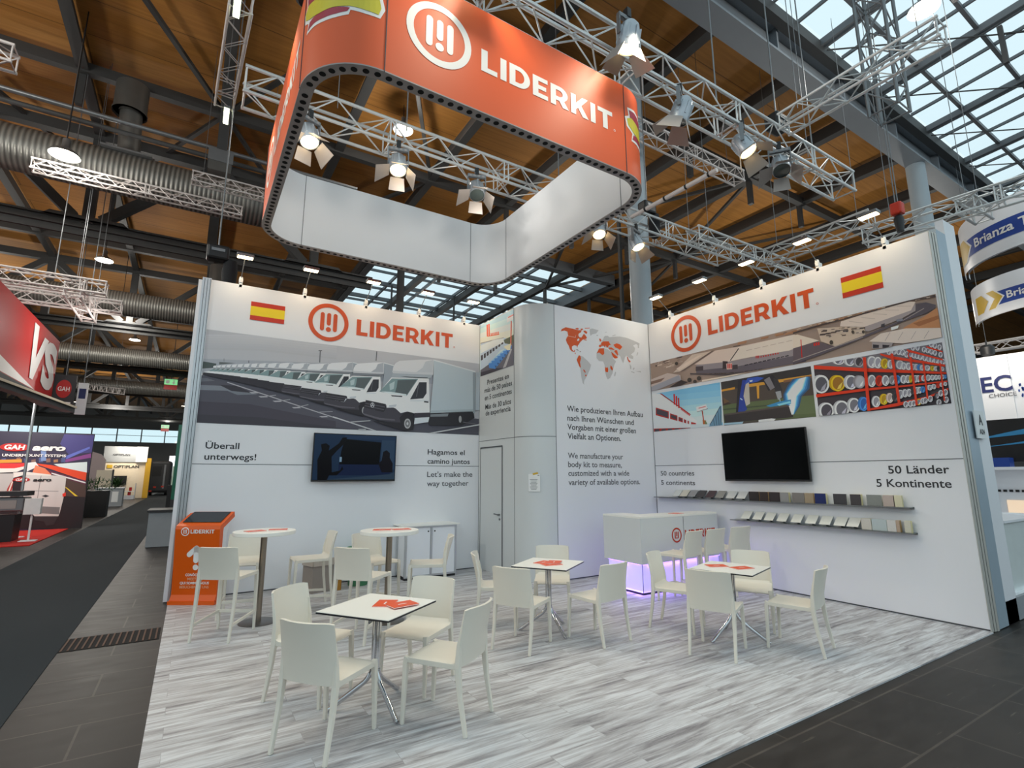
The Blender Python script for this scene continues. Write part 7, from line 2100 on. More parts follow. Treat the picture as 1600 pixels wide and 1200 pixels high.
for u in (0, LS, LS + LA, LS + LA + LF, LS + 2 * LA + LF): x, y = ring_point(u + .001); mb.box(x, y, (RZ0 + RZ1) / 2, .007, .007, RZ1 - RZ0)
for x, y in ((X0 + RR, Y1 - .113), (X1 - RR, Y1 - .113), (X1 - .113, Y1 - RR), (X1 - .113, Y0 + RR), (X0 + .113, Y1 - RR), (X0 + .113, Y0 + RR), (X0 + RR, Y0 + .113), (X1 - RR, Y0 + .113)): mb.box(x, y, (RZ0 + RZ1) / 2, .006, .006, RZ1 - RZ0)
mb.xf(IM).build('joint', 'seam', ring)
def wrap(lst, u0, off, name, m, step=.045):
    """flat outlines wrapped on the ring's outer face: cut in narrow strips so they follow the curve"""
    mb = MB()
    for loops in lst:
        t = MB().flat(loops)
        for f in t.f:
            tri = [(t.v[i][0], t.v[i][1]) for i in f]; a = min(p[0] for p in tri); b = max(p[0] for p in tri); k = math.floor(a / step)
            while k * step < b:
                c = clip_poly(tri, (k * step, -9, (k + 1) * step, 99)); k += 1
                if len(c) >= 3:
                    V = []
                    for u, z in c: x, y = ring_point(u + u0, off); V.append((x, y, z))
                    mb.add(V, [tuple(range(len(V)))])
    return mb.xf(IM).build(name, m, ring)
for u0 in (0, LS + LA):
    wrap(emblem(.50, 5.715, .325), u0, -.003, 'emblem', 'white_print', 9); wrap(wordmark(.935, 5.555, 1.70, .24), u0, -.003, 'lettering', 'white_print', 9)
def grow(P, d):
    c = Vector((sum(p[0] for p in P) / len(P), sum(p[1] for p in P) / len(P))); out = []; n = len(P)
    for i in range(n):
        a, b, q = Vector(P[i - 1]), Vector(P[i]), Vector(P[(i + 1) % n]); t = (q - a).normalized(); out.append((b.x + t.y * d, b.y - t.x * d))
    return out
YB = [(.06, 5.74), (.16, 5.685), (.30, 5.665), (.45, 5.672), (.60, 5.665), (.74, 5.64), (.84, 5.63), (.86, 5.70), (.84, 5.80), (.70, 5.83), (.5, 5.84), (.3, 5.83), (.12, 5.86), (.04, 5.82)]
C1 = [(.13, 5.585), (.24, 5.60), (.36, 5.595), (.48, 5.60), (.58, 5.615), (.60, 5.65), (.5, 5.665), (.38, 5.675), (.26, 5.675), (.16, 5.655)]
C2 = [(.10, 5.86), (.3, 5.84), (.5, 5.85), (.7, 5.84), (.82, 5.82), (.80, 5.92), (.6, 5.96), (.4, 5.95), (.2, 5.97), (.08, 5.95)]
for u0 in (LS, LS + LA + LF):
    wrap([[grow(p, .035)] for p in (YB, C1, C2)], u0, -.002, 'brush_outline', 'white_print'); wrap([[C1]], u0, -.0035, 'brush_mark', 'crimson'); wrap([[C2]], u0, -.0035, 'brush_mark', 'crimson'); wrap([[YB]], u0, -.005, 'brush_mark', 'lime')
# ---------------------------------------------------------------- lattice trusses
def lattice(label, a, b, s=.4, m='truss', r=.025, group=None, ph=0):
    a = Vector(a); b = Vector(b); L = (b - a).length; d = (b - a).normalized()
    t = thing('lighting_truss', label, 'truss', tuple(a), 0, group)
    up = Vector((0, 0, 1)) if abs(d.z) < .9 else Vector((0, 1, 0)); side = d.cross(up).normalized(); up = side.cross(d).normalized(); h = s / 2 - r
    cs = [(-h, -h), (h, -h), (h, h), (-h, h)]
    P = lambda c, x: side * c[0] + up * c[1] + d * x
    for c in cs: MB().tube([P(c, 0), P(c, L)], r, 8).build('chord', m, t, True)
    mb = MB(); n = max(2, round(L / (s * .95))); st = L / n
    for k in range(4):
        c, e = cs[k], cs[(k + 1) % 4]
        for i in range(n):
            x0, x1 = i * st, (i + 1) * st
            mb.tube([P(c if (i + k) % 2 else e, x0), P(e if (i + k) % 2 else c, x1)], r * .42, 6)
        for x in (0.02, L - .02): mb.tube([P(c, x), P(e, x)], r * .5, 6)
        j = 2.0
        while j < L - .3: mb.tube([P(c, j - .03), P(e, j - .03)], r * .5, 6); mb.tube([P(c, j + .05), P(e, j + .05)], r * .5, 6); j += 2.0
    mb.build('lacing', m, t)
    if abs(d.z) < .5:
        for q in (.12, .88):
            p = d * L * q + Vector((0, 0, h)); zt = (CZ + .02 if (a + p).y > 5.6 else gz((a + p).y) + .1) - a.z
            if not (6.2 < (a + p).x < 17.5 and (a + p).y > 18.4): MB().tube([p, (p.x, p.y, zt)], .006, 6).build('hanger', 'grey_metal', t)
    return t
lattice('thick front truss above the ring carrying stage lights', (.2, 4.0, 6.84), (9.55, 4.0, 6.84), .42)
lattice('thick rear truss running through the ring with stage lights under it', (.12, 7.0, 6.84), (10.3, 7.0, 6.84), .42)
lattice('side truss reaching from the front truss toward the glazed roof', (7.25, 3.75, 7.0), (7.25, 1.75, 7.0), .3, r=.02)
lattice('upright truss hanging before the glazed roof', (8.24, 2.73, 6.9), (8.24, 2.73, 10.2), .42, 'grey_metal')
lattice('small truss behind the front truss, below its stage lights', (7.6, 7.2, 9.35), (11.5, 7.2, 9.35), .34, 'trussw')
lattice('truss crossing behind the right wall lamps, running sideways', (8.8, 6.7, 6.85), (13.4, 6.7, 6.85), .36, 'truss')
lattice('truss behind the right wall lamps, running toward the camera', (11.3, 6.55, 6.85), (11.35, 4.3, 6.85), .36, 'truss')
lattice('truss above the outer end of the right wall', (11.1, 4.4, 6.4), (11.55, .5, 6.4), .36, 'truss')
lattice('short truss branching off above the next stand', (11.25, 2.85, 6.45), (12.1, 2.83, 6.45), .3, 'truss')
lattice('truss with tube lamps at the left, under the timber roof', (0, 7.3, 8.4), (-.1, 9.7, 8.4), .32, 'trussw', .018)
lattice('long thin truss in front of the nearest duct', (-3.46, 13.65, 8.2), (.5, 13.6, 8.2), .26, 'trussw', .02)
lattice('short truss hung below the grey motor box at the left', (-.6, 12.8, 8.4), (1.2, 12.8, 8.4), .26, 'trussw', .018)
lattice('front truss over the red fascia', (-6.5, 14.6, 6.0), (-2.05, 14.6, 6.0), .34, 'trussw')
lattice('rear truss over the red fascia', (-6.5, 16.1, 6.0), (-1.9, 16.1, 6.0), .34, 'trussw')
lattice('cross truss joining the two trusses over the red fascia', (-2.64, 14.45, 5.85), (-2.64, 16.8, 5.85), .34, 'trussw')
lattice('truss end at the upper left edge', (-5.5, 10.1, 8.2), (-2.95, 10.1, 8.2), .34, 'trussw')
lattice('white truss over the next stand at the right edge', (20, 5.4, 5.45), (20, 3.0, 5.45), .3, 'trussw')
lattice('leaning pale truss far down the aisle', (-7.2, 46, 8.0), (-4.2, 40, 7.0), .4, 'trussw')
t = thing('conduit_pole', 'pale pole with black straps between the small truss and the rear truss', 'pole', (7.2, 4.9, 6.86)); MB().tube([(0, 0, 0), (-.08, 1.95, 0)], .042, 12).build('tube', 'trussw', t, True)
mb = MB()
for k in range(4): mb.tube([(-.08 * q, 1.75 * q, 0) for q in (.08 + .27 * k, .1 + .27 * k)], .048, 12)
mb.build('strap', 'black', t)
# ---------------------------------------------------------------- stage lights under the trusses
def stage_light(loc, pan, tilt, label, lit, group, long=1.):
    t = thing('stage_light', label, 'stage light', loc, pan, group)       # hangs from loc, lamp looks to local -y, tilted down
    MB().box(0, 0, -.03, .06, .07, .12).build('clamp', 'black', t)
    mb = MB(); mb.box(0, -.0, -.11, .30, .05, .05); 
    for s in (-1, 1): mb.bars([(s * .148, 0, -.11), (s * .148, 0, -.36)], (.012, .05))
    mb.build('yoke', 'grey_metal', t)
    mb = MB()
    for k in range(4): mb.box(-.105 + k * .07, -.026, -.11, .035, .004, .028)
    mb.build('yoke_slots', 'strip', t)
    Mx = Matrix.Translation((0, 0, -.36)) @ Matrix.Rotation(tilt, 4, 'X') @ Matrix.Rotation(PI / 2, 4, 'X')      # local +z of the lamp = where it looks
    mb = MB(); mb.lathe([(.06, -.19 * long), (.10, -.15 * long), (.125, -.05), (.13, .10), (.125, .13), (.118, .13)], 20, cap=False); mb.lathe([(.0005, -.19 * long), (.06, -.19 * long)], 20, cap=False)
    
    for k in range(8): a = 2 * PI * k / 8; mb.box(.125 * math.cos(a), .125 * math.sin(a), -.02, .02, .02, .16, a)
    mb.xf(Mx).build('housing', 'spot_body', t, True)
    MB().lathe([(.0005, .105), (.115, .105), (.115, .118), (.0005, .126)], 20).xf(Mx).build('lens', 'lamp_spot' if lit else 'glass_dim', t, True)
    for k in range(4):
        a = PI / 2 * k; R = Mx @ Matrix.Rotation(a, 4, 'Z'); ln = .24 if k % 2 == 0 else .2; o = math.radians(28 + 14 * ((k * 7) % 3)); w0, w1 = .10, .155 if k % 2 == 0 else .12
        mb = MB(); A = [(.125, -w0, .13), (.125, w0, .13), (.125 + ln * math.sin(o), w1, .13 + ln * math.cos(o)), (.125 + ln * math.sin(o), -w1, .13 + ln * math.cos(o))]
        mb.add(A + [(x + .004, y, z) for x, y, z in A], [(0, 1, 2, 3), (7, 6, 5, 4), (0, 4, 5, 1), (1, 5, 6, 2), (2, 6, 7, 3), (3, 7, 4, 0)]); mb.xf(R).build('barn_door', 'barn', t)
    mb = MB(); mb.tube([(.05 * math.cos(a) + .1, .02, -.2 + .07 * math.sin(a)) for a in [2 * PI * i / 12 for i in range(13)]], .006, 6); mb.build('cable', 'black', t)
    return t
GB = 'stage lights on the rear truss'; GA_ = 'stage lights on the front truss'
for x, pan, tilt, l, lit in ((.95, .35, 1.25, 'lit stage light at the ring\'s left inner corner', 1), (2.22, -.25, 1.25, 'second stage light inside the ring, counted from the left', 1), (3.55, -.3, 1.15, 'third stage light inside the ring, counted from the left', 0), (6.17, -.4, 1.2, 'stage light half hidden under the right edge of the white ring side', 1), (7.17, .3, 1.2, 'stage light in front of the round grey column', 1)):
    stage_light((x, 6.80, 6.66), pan, tilt, l, lit, GB)
for x, pan, tilt, l, lit in ((4.93, -2.6, 1.15, 'stage light right of the ring, nearest the ring, its doors folded', 0), (6.24, .5, 1.1, 'glowing stage light on the front truss, between two unlit ones', 1), (7.15, -.9, 1.1, 'stage light at the outer end of the front truss', 0)):
    stage_light((x, 3.80, 6.66), pan, tilt, l, lit, GA_)
for x, l in ((1.95, 'stage light above the ring front, over the emblem'), (3.83, 'stage light above the ring front, over the lettering')): stage_light((x, 3.60, 7.02), PI, 1.3, l, 1, GA_)
for x in (1.95, 3.83): light('ring_wash', 'SPOT', (x, 3.36, 6.56), 95, (1, .88, .68), .1, aim=(x - .05, 3.95, 5.0), spot=2.5, blend=1)
for y in (5.2, 6.8): light('ring_wash', 'SPOT', (.15, y, 6.6), 45, (1, .86, .62), .08, aim=(.55, y, 5.5), spot=1.2, blend=.9)
for x, y, tx, ty, e in ((.95, 6.7, .7, 4.6, 75), (2.22, 6.7, 1.6, 3.9, 90), (6.24, 3.7, 5.4, 3.6, 100), (7.17, 6.9, 6.2, 4.6, 75), (3.55, 6.7, 3.5, 4.6, 80)):
    light('stage_beam', 'SPOT', (x, y, 6.15), e, (1, .86, .66), .1, aim=(tx, ty, 0), spot=1.35, blend=.8)
for x in (.95, 2.22, 3.55): light('stage_spill', 'POINT', (x, 6.35, 6.05), 9, (1, .92, .82), .12)
# chain hoists with bags
def hoist(loc, label, bag=True, top=CZ - .3):
    t = thing('chain_hoist', label, 'hoist', loc); MB().box(0, 0, 0, .34, .24, .26).build('motor', 'black', t, bevel=.04); mb = MB(); mb.box(0, -.125, .03, .2, .01, .05); mb.build('grip', 'grey_metal', t)
    MB().tube([(0, 0, .1), (0, 0, top - loc[2])], .012, 6).build('chain', 'grey_metal', t)
    if bag: MB().lathe([(.06, -.62), (.1, -.58), (.12, -.3), (.105, -.1)], 16, (.2, .0, 0)).build('chain_bag', 'black_cloth', t, True)
hoist((.05, 9.6, 5.45), 'black chain hoist with a long bag behind the back wall, by the flag end'); hoist((7.75, 7.0, 7.3), 'black chain hoist with hanging bag on the rear truss, by the round column'); hoist((7.55, 4.0, 7.3), 'black chain hoist on the front truss under the glazed roof', False); hoist((.34, 4.75, 6.95), 'black chain hoist at the ring\'s left side', True)
t = thing('chain_hoist', 'small red and black chain hoist above the right wall', 'hoist', (9.1, 3.1, 5.65)); MB().lathe([(.05, -.2), (.07, 0), (.05, .06)], 12).build('hook', 'black', t, True); MB().box(0, 0, .18, .16, .16, .2).build('motor', 'red', t, bevel=.03)
mb = MB(); mb.tube([(-.05, 0, .25), (-.05, 0, 5.6)], .008, 6); mb.tube([(.05, 0, .25), (.05, 0, 5.6)], .008, 6); mb.build('chain', 'grey_metal', t)
for i, (x, y, z, l) in enumerate(((2.4, 7, 7.05, 'thin hanging wire over the rear truss, above the second stage light'), (5.4, 7, 7.05, 'thin hanging wire over the rear truss behind the ring lettering'), (6.0, 4, 7.05, 'thin hanging wire over the front truss near the glowing light'), (8.6, 4, 7.05, 'thin hanging wire over the outer end of the front truss'), (-3.0, 14.6, 6.2, 'thin hanging wire over the red fascia'), (-2.64, 16.5, 6.2, 'second thin hanging wire over the red fascia'))):
    tag(MB().tube([(x, y, z), (x, y, CZ - .35)], .011, 6).build('suspension_wire', 'grey_metal'), l, 'wire')
mb = thing('motor_box', 'grey motor box hanging at the end of the tube lamp truss', 'box', (-.08, 12.7, 8.65)); MB().box(0, 0, .3, .5, .4, .3).build('lid', 'grey_metal', mb); MB().box(0, 0, .05, .46, .38, .26).build('body', 'duct', mb); MB().box(0, 0, 1.6, .2, .2, 2.3).build('post', 'beam', mb)
for y, l in ((7.2, 'glowing tube lamp at the near end of the left tube lamp truss'), (9.85, 'glowing tube lamp at the far end of the left tube lamp truss')):
    t = thing('tube_lamp', l, 'lamp', (-.05, y, 8.25)); MB().box(0, 0, 0, .1, .5, .05).build('housing', 'grey_metal', t); MB().box(0, 0, -.035, .08, .46, .02).build('tube', 'tube', t)
# ---------------------------------------------------------------- hall lamps and added fill lights
PL = [(-2.84, 13.05, 8.28, 'nearest lit bell lamp of the aisle row, before the nearest duct'), (-3.29, 21.98, 9.22, 'second lit bell lamp of the aisle row'), (-3.35, 28.0, 9.25, 'third lit bell lamp of the aisle row'), (-3.3, 34.0, 9.1, 'fourth lit bell lamp of the aisle row'), (-3.2, 43.57, 8.9, 'fifth lit bell lamp of the aisle row'), (-3.4, 54.4, 9.0, 'sixth lit bell lamp of the aisle row'),
      (4.07, 12.15, 11.0, 'lit bell lamp seen through the ring'), (11.38, 2.98, 10.68, 'lit bell lamp hanging before the glazed roof'), (-7.8, 50, 8.6, 'far lit bell lamp left of the aisle row'), (-9.5, 60, 8.4, 'farthest lit bell lamp left of the aisle row'), (-1.2, 60, 8.6, 'far lit bell lamp right of the aisle row')]
for x, y, z, l in PL:
    if 1:
        t = thing('pendant_lamp', l, 'lamp', (x, y, z), 0, 'bell lamps hanging from the hall roof')
        MB().lathe([(.265, 0), (.25, .05), (.19, .1), (.11, .15), (.07, .2), (.07, .36), (.05, .38)], 28, cap=False).build('shade', 'grey_metal', t, True); MB().lathe([(.0005, .018), (.24, .02), (.24, .026), (.0005, .03)], 28).build('lens', 'lamp_white', t, True); MB().tube([(0, 0, .37), (0, 0, CZ - .02 - z)], .012, 6).build('cable', 'black', t)
for x, y, z, l in PL[:8]: light('hall_lamp_and_fill', 'POINT', (x, y, z - .12), 170 if x > 3 else 130 if y < 14 else 350, (1, .96, .88), .25)
for x, y in ((11.0, 14), (18, 10), (26, 20), (-10, 20), (-10, 34), (12, 30), (26, 8), (-9, 12), (-6, 6.5), (-7, 62), (4, 48), (-3, 75)): light('hall_lamp_and_fill', 'POINT', (x, y, 8.2), 230 if x > 8 else 520, (1, .96, .88), .3)  # added point lights without fixtures, to brighten the timber roof
# ---------------------------------------------------------------- stands along the aisle, left
FVS = frame_matrix((-3.5, 0, 0), (0, 1, 0), (0, 0, 1))   # seen from the aisle: right = further away
vs = thing('red_fascia', 'red overhead fascia with big white letters at the left edge', 'fascia', (-3.5, 15, 3.6))
MB().box(-.1, 1.0, 1.05, .18, 5.5, 1.66).build('panel', 'red_booth', vs)
MB().box(-.1, 1.0, .12, .2, 5.5, .2).build('lower_strip', 'dark_booth', vs)
mb = MB(); mb.box(-.1, 3.74, .95, .16, .03, 1.7); mb.build('end_cap', 'dark_booth', vs)
mb = MB(); mb.add([(-.005, -1.7, .24), (-.005, 1.9, .24), (-.005, -1.7, .62)], [(0, 1, 2)]); mb.build('white_wedge', 'white_print', vs)
VF = Matrix(((0, 0, 1, .004), (1, 0, 0, 0), (0, 1, 0, 0), (0, 0, 0, 1)))
V_ = [[(1.0, 1.75), (1.42, 1.75), (1.52, .98), (2.06, 1.62), (2.5, 1.62), (1.55, .44), (1.25, .44)]]
mb = MB(); shapes(mb, [V_]); mb.xf(VF).build('lettering', 'white_print', vs)
t = text('S', 1.35, 1.16, .05); t.xf(VF @ Matrix.Translation((2.25, .48, .002))); t.build('lettering', 'white_print', vs)
t = text('TEANLAGEN', 1.9, .09, .03); t.xf(VF @ Matrix.Translation((1.7, .08, .004))); t.build('lettering', 'white_print', vs)
t = thing('awning_beam_frame', 'dark metal awning edge under the red fascia', 'awning', (-3.08, 14.4, 3.44)); mb = MB(); mb.bars([(-.6, -2.2, .1), (.2, 3.2, 0.0)], (.2, .12)); mb.build('edge_profile', 'dark_booth', t); mb = MB(); mb.bars([(-.48, -2.2, .18), (.32, 3.2, .08)], (.03, .05)); mb.build('lip', 'cream', t)
sg = thing('hanging_sign', 'dark square hanging sign with a round red badge, right of the red fascia', 'sign', (-3.30, 18.95, 3.55)); MB().box(0, 0, .5, .5, .1, 1.05).build('panel', 'dark_booth', sg); MB().tube([(0, 0, 1), (0, 0, CZ - 3.53)], .01, 6).build('hanger', 'grey_metal', sg)
mb = MB(); mb.flat([[(-.17 + .17 * math.cos(a) + .17, .62 + .26 * math.sin(a)) for a in [2 * PI * i / 24 for i in range(24)]]]); mb.xf(Matrix(((1, 0, 0, 0), (0, 0, -1, -.055), (0, 1, 0, 0), (0, 0, 0, 1)))); mb.build('badge', 'red_booth', sg)
t = text('GAH', .26, .13, .02, align='CENTER'); t.xf(Matrix(((1, 0, 0, 0), (0, 0, -1, -.06), (0, 1, 0, .56), (0, 0, 0, 1)))); t.build('lettering', 'white_print', sg); MB().box(.0, -.056, .22, .38, .006, .06).build('strip', 'white_print', sg)
t = thing('hanging_sign', 'white narrow hanging sign behind the dark one with the red badge', 'sign', (-2.98, 19.6, 3.6)); MB().box(0, 0, .4, .24, .06, .95).build('panel', 'white_panel', t); MB().tube([(0, 0, .8), (0, 0, CZ - 3.58)], .01, 6).build('hanger', 'grey_metal', t); MB().box(0, -.034, .55, .16, .006, .3).build('print', 'navy', t)
gw = thing('booth_wall', 'dark booth wall with motion blurred road print and a grey van', 'booth wall', (-5.5, 22.75, 0)); MB().box(0, .06, 1.585, 5.05, .1, 3.17).build('panel', 'dark_booth', gw)
pm = picture('road', (-8.0, 0.0, -2.98, 3.17), -5.5, 0, .0004); pm.xf(Matrix(((1, 0, 0, 0), (0, 0, -1, -.0), (0, 1, 0, 0), (0, 0, 0, 1)))); pm.build('road_print', 'print', gw)
GFm = lambda x, z, k=.03: Matrix(((1, 0, 0, x + 5.5), (0, 0, -1, -k), (0, 1, 0, z), (0, 0, 0, 1)))
mb = MB(); mb.flat([[(.36 * math.cos(a), .135 * math.sin(a)) for a in [2 * PI * i / 28 for i in range(28)]]]); mb.xf(GFm(-4.95, 2.66)); mb.build('badge', 'red_booth', gw)
t = text('GAH', .50, .15, .04, .1, align='CENTER'); t.xf(GFm(-4.95, 2.59, .034)); t.build('lettering', 'white_print', gw)
t = text('aero', .84, .20, .05, .15); t.xf(GFm(-4.52, 2.57)); t.build('lettering', 'white_print', gw)
t = text('UNDERMOUNT SYSTEMS', 1.58, .085, .03); t.xf(GFm(-5.22, 2.36)); t.build('lettering', 'white_print', gw)
mb = MB(); mb.flat([[(.20 * math.cos(a), .07 * math.sin(a)) for a in [2 * PI * i / 28 for i in range(28)]]]); mb.xf(GFm(-4.66, 1.62)); mb.build('badge', 'red_booth', gw)
t = text('GAH', .28, .08, .03, .1, align='CENTER'); t.xf(GFm(-4.66, 1.58, .034)); t.build('lettering', 'white_print', gw)
t = text('aero', .46, .11, .04, .15); t.xf(GFm(-4.38, 1.56)); t.build('lettering', 'black', gw)
sbox('floor_red_carpet', 'red_carpet', -9, -3.3, 17.8, 22.7, -.012, .01); sbox('floor_red_carpet_near', 'red_carpet', -9, -3.9, 13.5, 16.9, -.012, .01)
t = thing('awning_post', 'slim metal post under the red fascia, before the road print wall', 'post', (-3.98, 20.2, 0)); MB().tube([(-.1, 0, 0), (-.14, 0, 3.9)], .035, 10).build('tube', 'alu', t, True); MB().lathe([(.2, 0), (.2, .012)], 20, (-.1, 0, .012)).build('base', 'white_panel', t)
t = thing('display_machine', 'dark cooling machine on display at the left edge, before the road print', 'machine', (-4.15, 19.3, 0))
MB().box(-.4, 0, .35, 1.3, .7, .7).build('lower_body', 'black', t); MB().box(-.35, -.02, .98, 1.5, .75, .36).build('housing', 'grey_metal', t, bevel=.03); MB().box(-.35, -.1, 1.26, 1.6, .8, .12).build('lid', 'dark_booth', t); MB().box(-.0, -.4, .98, .5, .02, .22).build('grille', 'barn', t)
t = thing('leaflet_holder', 'white leaflet holder on a thin pole at the red carpet', 'stand', (-3.55, 18.9, 0)); MB().tube([(0, 0, .01), (0, 0, .75)], .025, 8).build('pole', 'paper', t); MB().box(0, 0, .92, .34, .2, .42).build('tray', 'paper', t); MB().box(0, 0, .02, .35, .3, .02).build('base', 'white_panel', t)
t = thing('planter', 'dark planter with a low green shrub behind the road print wall', 'planter', (-3.5, 29.0, 0)); MB().box(0, 0, .55, 1.0, .7, 1.1).build('pot', 'black', t)
mb = MB()
for i in range(160):
    a = random.uniform(0, 2 * PI); r = random.uniform(0, .75); z = 1.1 + random.uniform(0, .5); p = Vector((r * math.cos(a), r * math.sin(a) * .6, z)); q = Vector((random.uniform(-.12, .12), random.uniform(-.1, .1), random.uniform(.02, .2))); s = q.cross(Vector((0, 0, 1))).normalized() * .03
    mb.add([p - s, p + s, p + q], [(0, 1, 2)])
mb.build('foliage', 'leaf', t)
t = thing('white_crate', 'white box beside the dark planter', 'box', (-4.15, 28.2, 0)); MB().box(0, 0, .55, .5, .4, 1.1).build('body', 'paper', t); MB().box(0, 0, 1.12, .54, .44, .04).build('lid', 'white_panel', t)
t = thing('booth_counter', 'grey booth counter behind the dark planter', 'counter', (-3.95, 38.5, 0)); MB().box(0, 0, .52, 1.3, .8, 1.04).build('body', 'grey_panel', t); MB().box(0, 0, 1.06, 1.4, .9, .04).build('worktop', 'white_panel', t); MB().box(.3, -.41, .55, .3, .01, .6).build('print', 'paper', t)
op = thing('booth_wall', 'cream booth wall with dark company lettering and mustard edge', 'booth wall', (-4.5, 52.1, 0)); MB().box(-.2, .1, 1.45, 2.9, .15, 2.9).build('panel', 'cream', op); MB().box(1.45, .0, 1.6, .36, .4, 3.2).build('edge_panel', 'mustard', op); MB().box(-.35, .05, 3.5, 2.4, .2, 1.25).build('fascia', 'grey_panel', op); MB().box(.95, -.15, 3.5, .75, .2, 1.25).build('fascia', 'white_panel', op)
t = text('OPTIPLAN', 1.65, .2, .03); t.xf(Matrix(((1, 0, 0, -.82), (0, 0, -1, -.02), (0, 1, 0, 2.42), (0, 0, 0, 1)))); t.build('lettering', 'ink', op)
t = text('OPTIPLAN', 1.1, .13, .03); t.xf(Matrix(((1, 0, 0, -.95), (0, 0, -1, -.1), (0, 1, 0, 3.4), (0, 0, 0, 1)))); t.build('lettering', 'ink', op)
MB().box(-1.08, -.0, 2.52, .34, .04, .26).build('badge', 'gold', op); MB().box(-.5, -.03, 1.42, 1.25, .06, .72).build('screen_panel', 'black', op); MB().box(-.85, -.065, 1.45, .4, .01, .5).build('screen_picture', 'grey_panel', op)
light('booth_fill_light', 'AREA', (-4.5, 50.8, 4.4), 110, (1, .9, .75), 1.2, aim=(-4.6, 52.1, 2)); light('booth_fill_light', 'AREA', (-5.0, 20.4, 4.2), 90, (1, .95, .88), 1.5, aim=(-5.0, 22.7, 1.6)); light('booth_fill_light', 'AREA', (-1.9, 15.8, 5.2), 30, (1, .95, .9), .6, aim=(-3.5, 16.2, 4.6))  # area lights with no fixture, added to make the booths brighter
t = thing('roll_up_banner', 'cream roll-up banner with dark frame by the far booth', 'banner', (-5.0, 44.5, 0)); MB().box(0, 0, 1.15, .85, .06, 2.0).build('panel', 'cream', t); MB().box(.47, 0, 1.1, .1, .1, 2.2).build('frame', 'dark_booth', t); MB().box(0, -.034, .85, .4, .01, .25).build('print', 'ink_light', t)
t = thing('booth_partition', 'pale arched partition left of the far booth', 'partition', (-6.3, 47, 0)); mb = MB(); mb.prism([(-1.2, 0), (1.0, 0), (1.0, 2.9), (.7, 3.3), (.1, 3.5), (-1.2, 3.6)], 0, .1); mb.xf(Matrix(((1, 0, 0, 0), (0, 0, 1, 0), (0, 1, 0, 0), (0, 0, 0, 1)))); mb.build('panel', mat('dusty pink panel', (176, 158, 158), .6), t)
t = thing('table_plant', 'green table plant before the cream booth', 'plant', (-4.4, 46, 0)); MB().lathe([(.2, 0), (.26, .9)], 14).build('pot', 'grey_panel', t)
mb = MB()
for i in range(120):
    a = random.uniform(0, 2 * PI); q = Vector((math.cos(a) * random.uniform(.3, .9), math.sin(a) * .4, random.uniform(.1, .9))); p = Vector((0, 0, .9)); s = q.cross(Vector((0, 0, 1))).normalized() * .06; mb.add([p + q * .5 - s, p + q * .5 + s, p + q], [(0, 1, 2)])
mb.build('foliage', 'leaf', t)
t = thing('parts_rack', 'low white rack with red parts before the far booth', 'rack', (-4.2, 49.6, 0)); MB().box(0, 0, .6, 1.3, .5, .04).build('shelf_board', 'white_panel', t); MB().box(0, 0, .15, 1.3, .5, .3).build('base', 'white_panel', t); MB().box(.65, 0, .6, .04, .5, 1.2).build('side_panel', 'white_panel', t); MB().lathe([(.1, .3), (.1, .55)], 12, (.3, 0, 0)).build('red_part', 'red_booth', t); MB().lathe([(.09, .62), (.09, .9)], 12, (.35, 0, 0)).build('red_part', 'red_booth', t); MB().box(-.3, 0, .42, .3, .2, .22).build('dark_part', 'black', t)
t = thing('delivery_van', 'dark van body with red tail lamps at the end of the aisle', 'vehicle', (-2.45, 60, 0)); MB().box(0, 0, 1.7, 1.7, 3.5, 2.9).build('body', 'dark_booth', t, bevel=.2); MB().box(-.25, -1.76, 2.2, .7, .04, .9).build('window', 'black', t); MB().box(.35, -1.76, 1.7, .14, .04, 2.2).build('rail', 'grey_metal', t)
for x, z in ((-.3, .75), (-.6, .4), (.3, .8)): MB().box(x, -1.77, z, .22, .04, .14).build('tail_lamp', 'red', t)
for x in (-.6, .6): MB().tube([(x - .12, -1.3, .36), (x + .12, -1.3, .36)], .36, 16).build('wheel', 'black', t)
t = thing('booth_block', 'bright white booth with a blue and red badge at the aisle end', 'booth', (-1.1, 76, 0)); MB().box(.2, 0, 2.1, 3.0, 1, 4.2).build('panel', 'white_panel', t); MB().box(1.0, -.52, 2.9, 1.2, .04, .9).build('badge', 'blue_print', t); MB().box(.25, -.53, 2.8, .2, .04, .7).build('badge_edge', 'red_booth', t); MB().box(-.6, -.9, .9, .9, .6, 1.8).build('cabinet', 'dark_booth', t)
light('booth_fill_light', 'AREA', (-1.1, 73.5, 4.8), 160, (.95, .97, 1), 1.5, aim=(-1, 76, 2))
t = thing('exhibition_totem', 'pale lit totem on a black base behind the back wall end', 'totem', (-.72, 30, 0)); MB().box(0, 0, .65, .34, .4, 1.3).build('base', 'black', t); MB().box(.06, 0, 1.75, .22, .3, .9).build('panel', mat('pale green print', (206, 226, 206), .4), t)
t = thing('booth_wall', 'green translucent booth wall edge behind the back wall end', 'booth wall', (-.35, 25, 0)); MB().box(0, 0, 1.9, .5, .1, 3.8).build('panel', mat('green glass', (40, 104, 84), .2), t); MB().box(0, -.06, .4, .5, .02, .8).build('skirting', 'dark_booth', t)
t = thing('floor_plinth', 'grey low plinth on the floor just behind the back wall end', 'plinth', (-.48, 16.2, 0)); MB().box(0, 0, .42, .62, 1.0, .84).build('body', 'grey_panel', t); MB().box(0, 0, .86, .7, 1.1, .05).build('top', 'dark_booth', t)
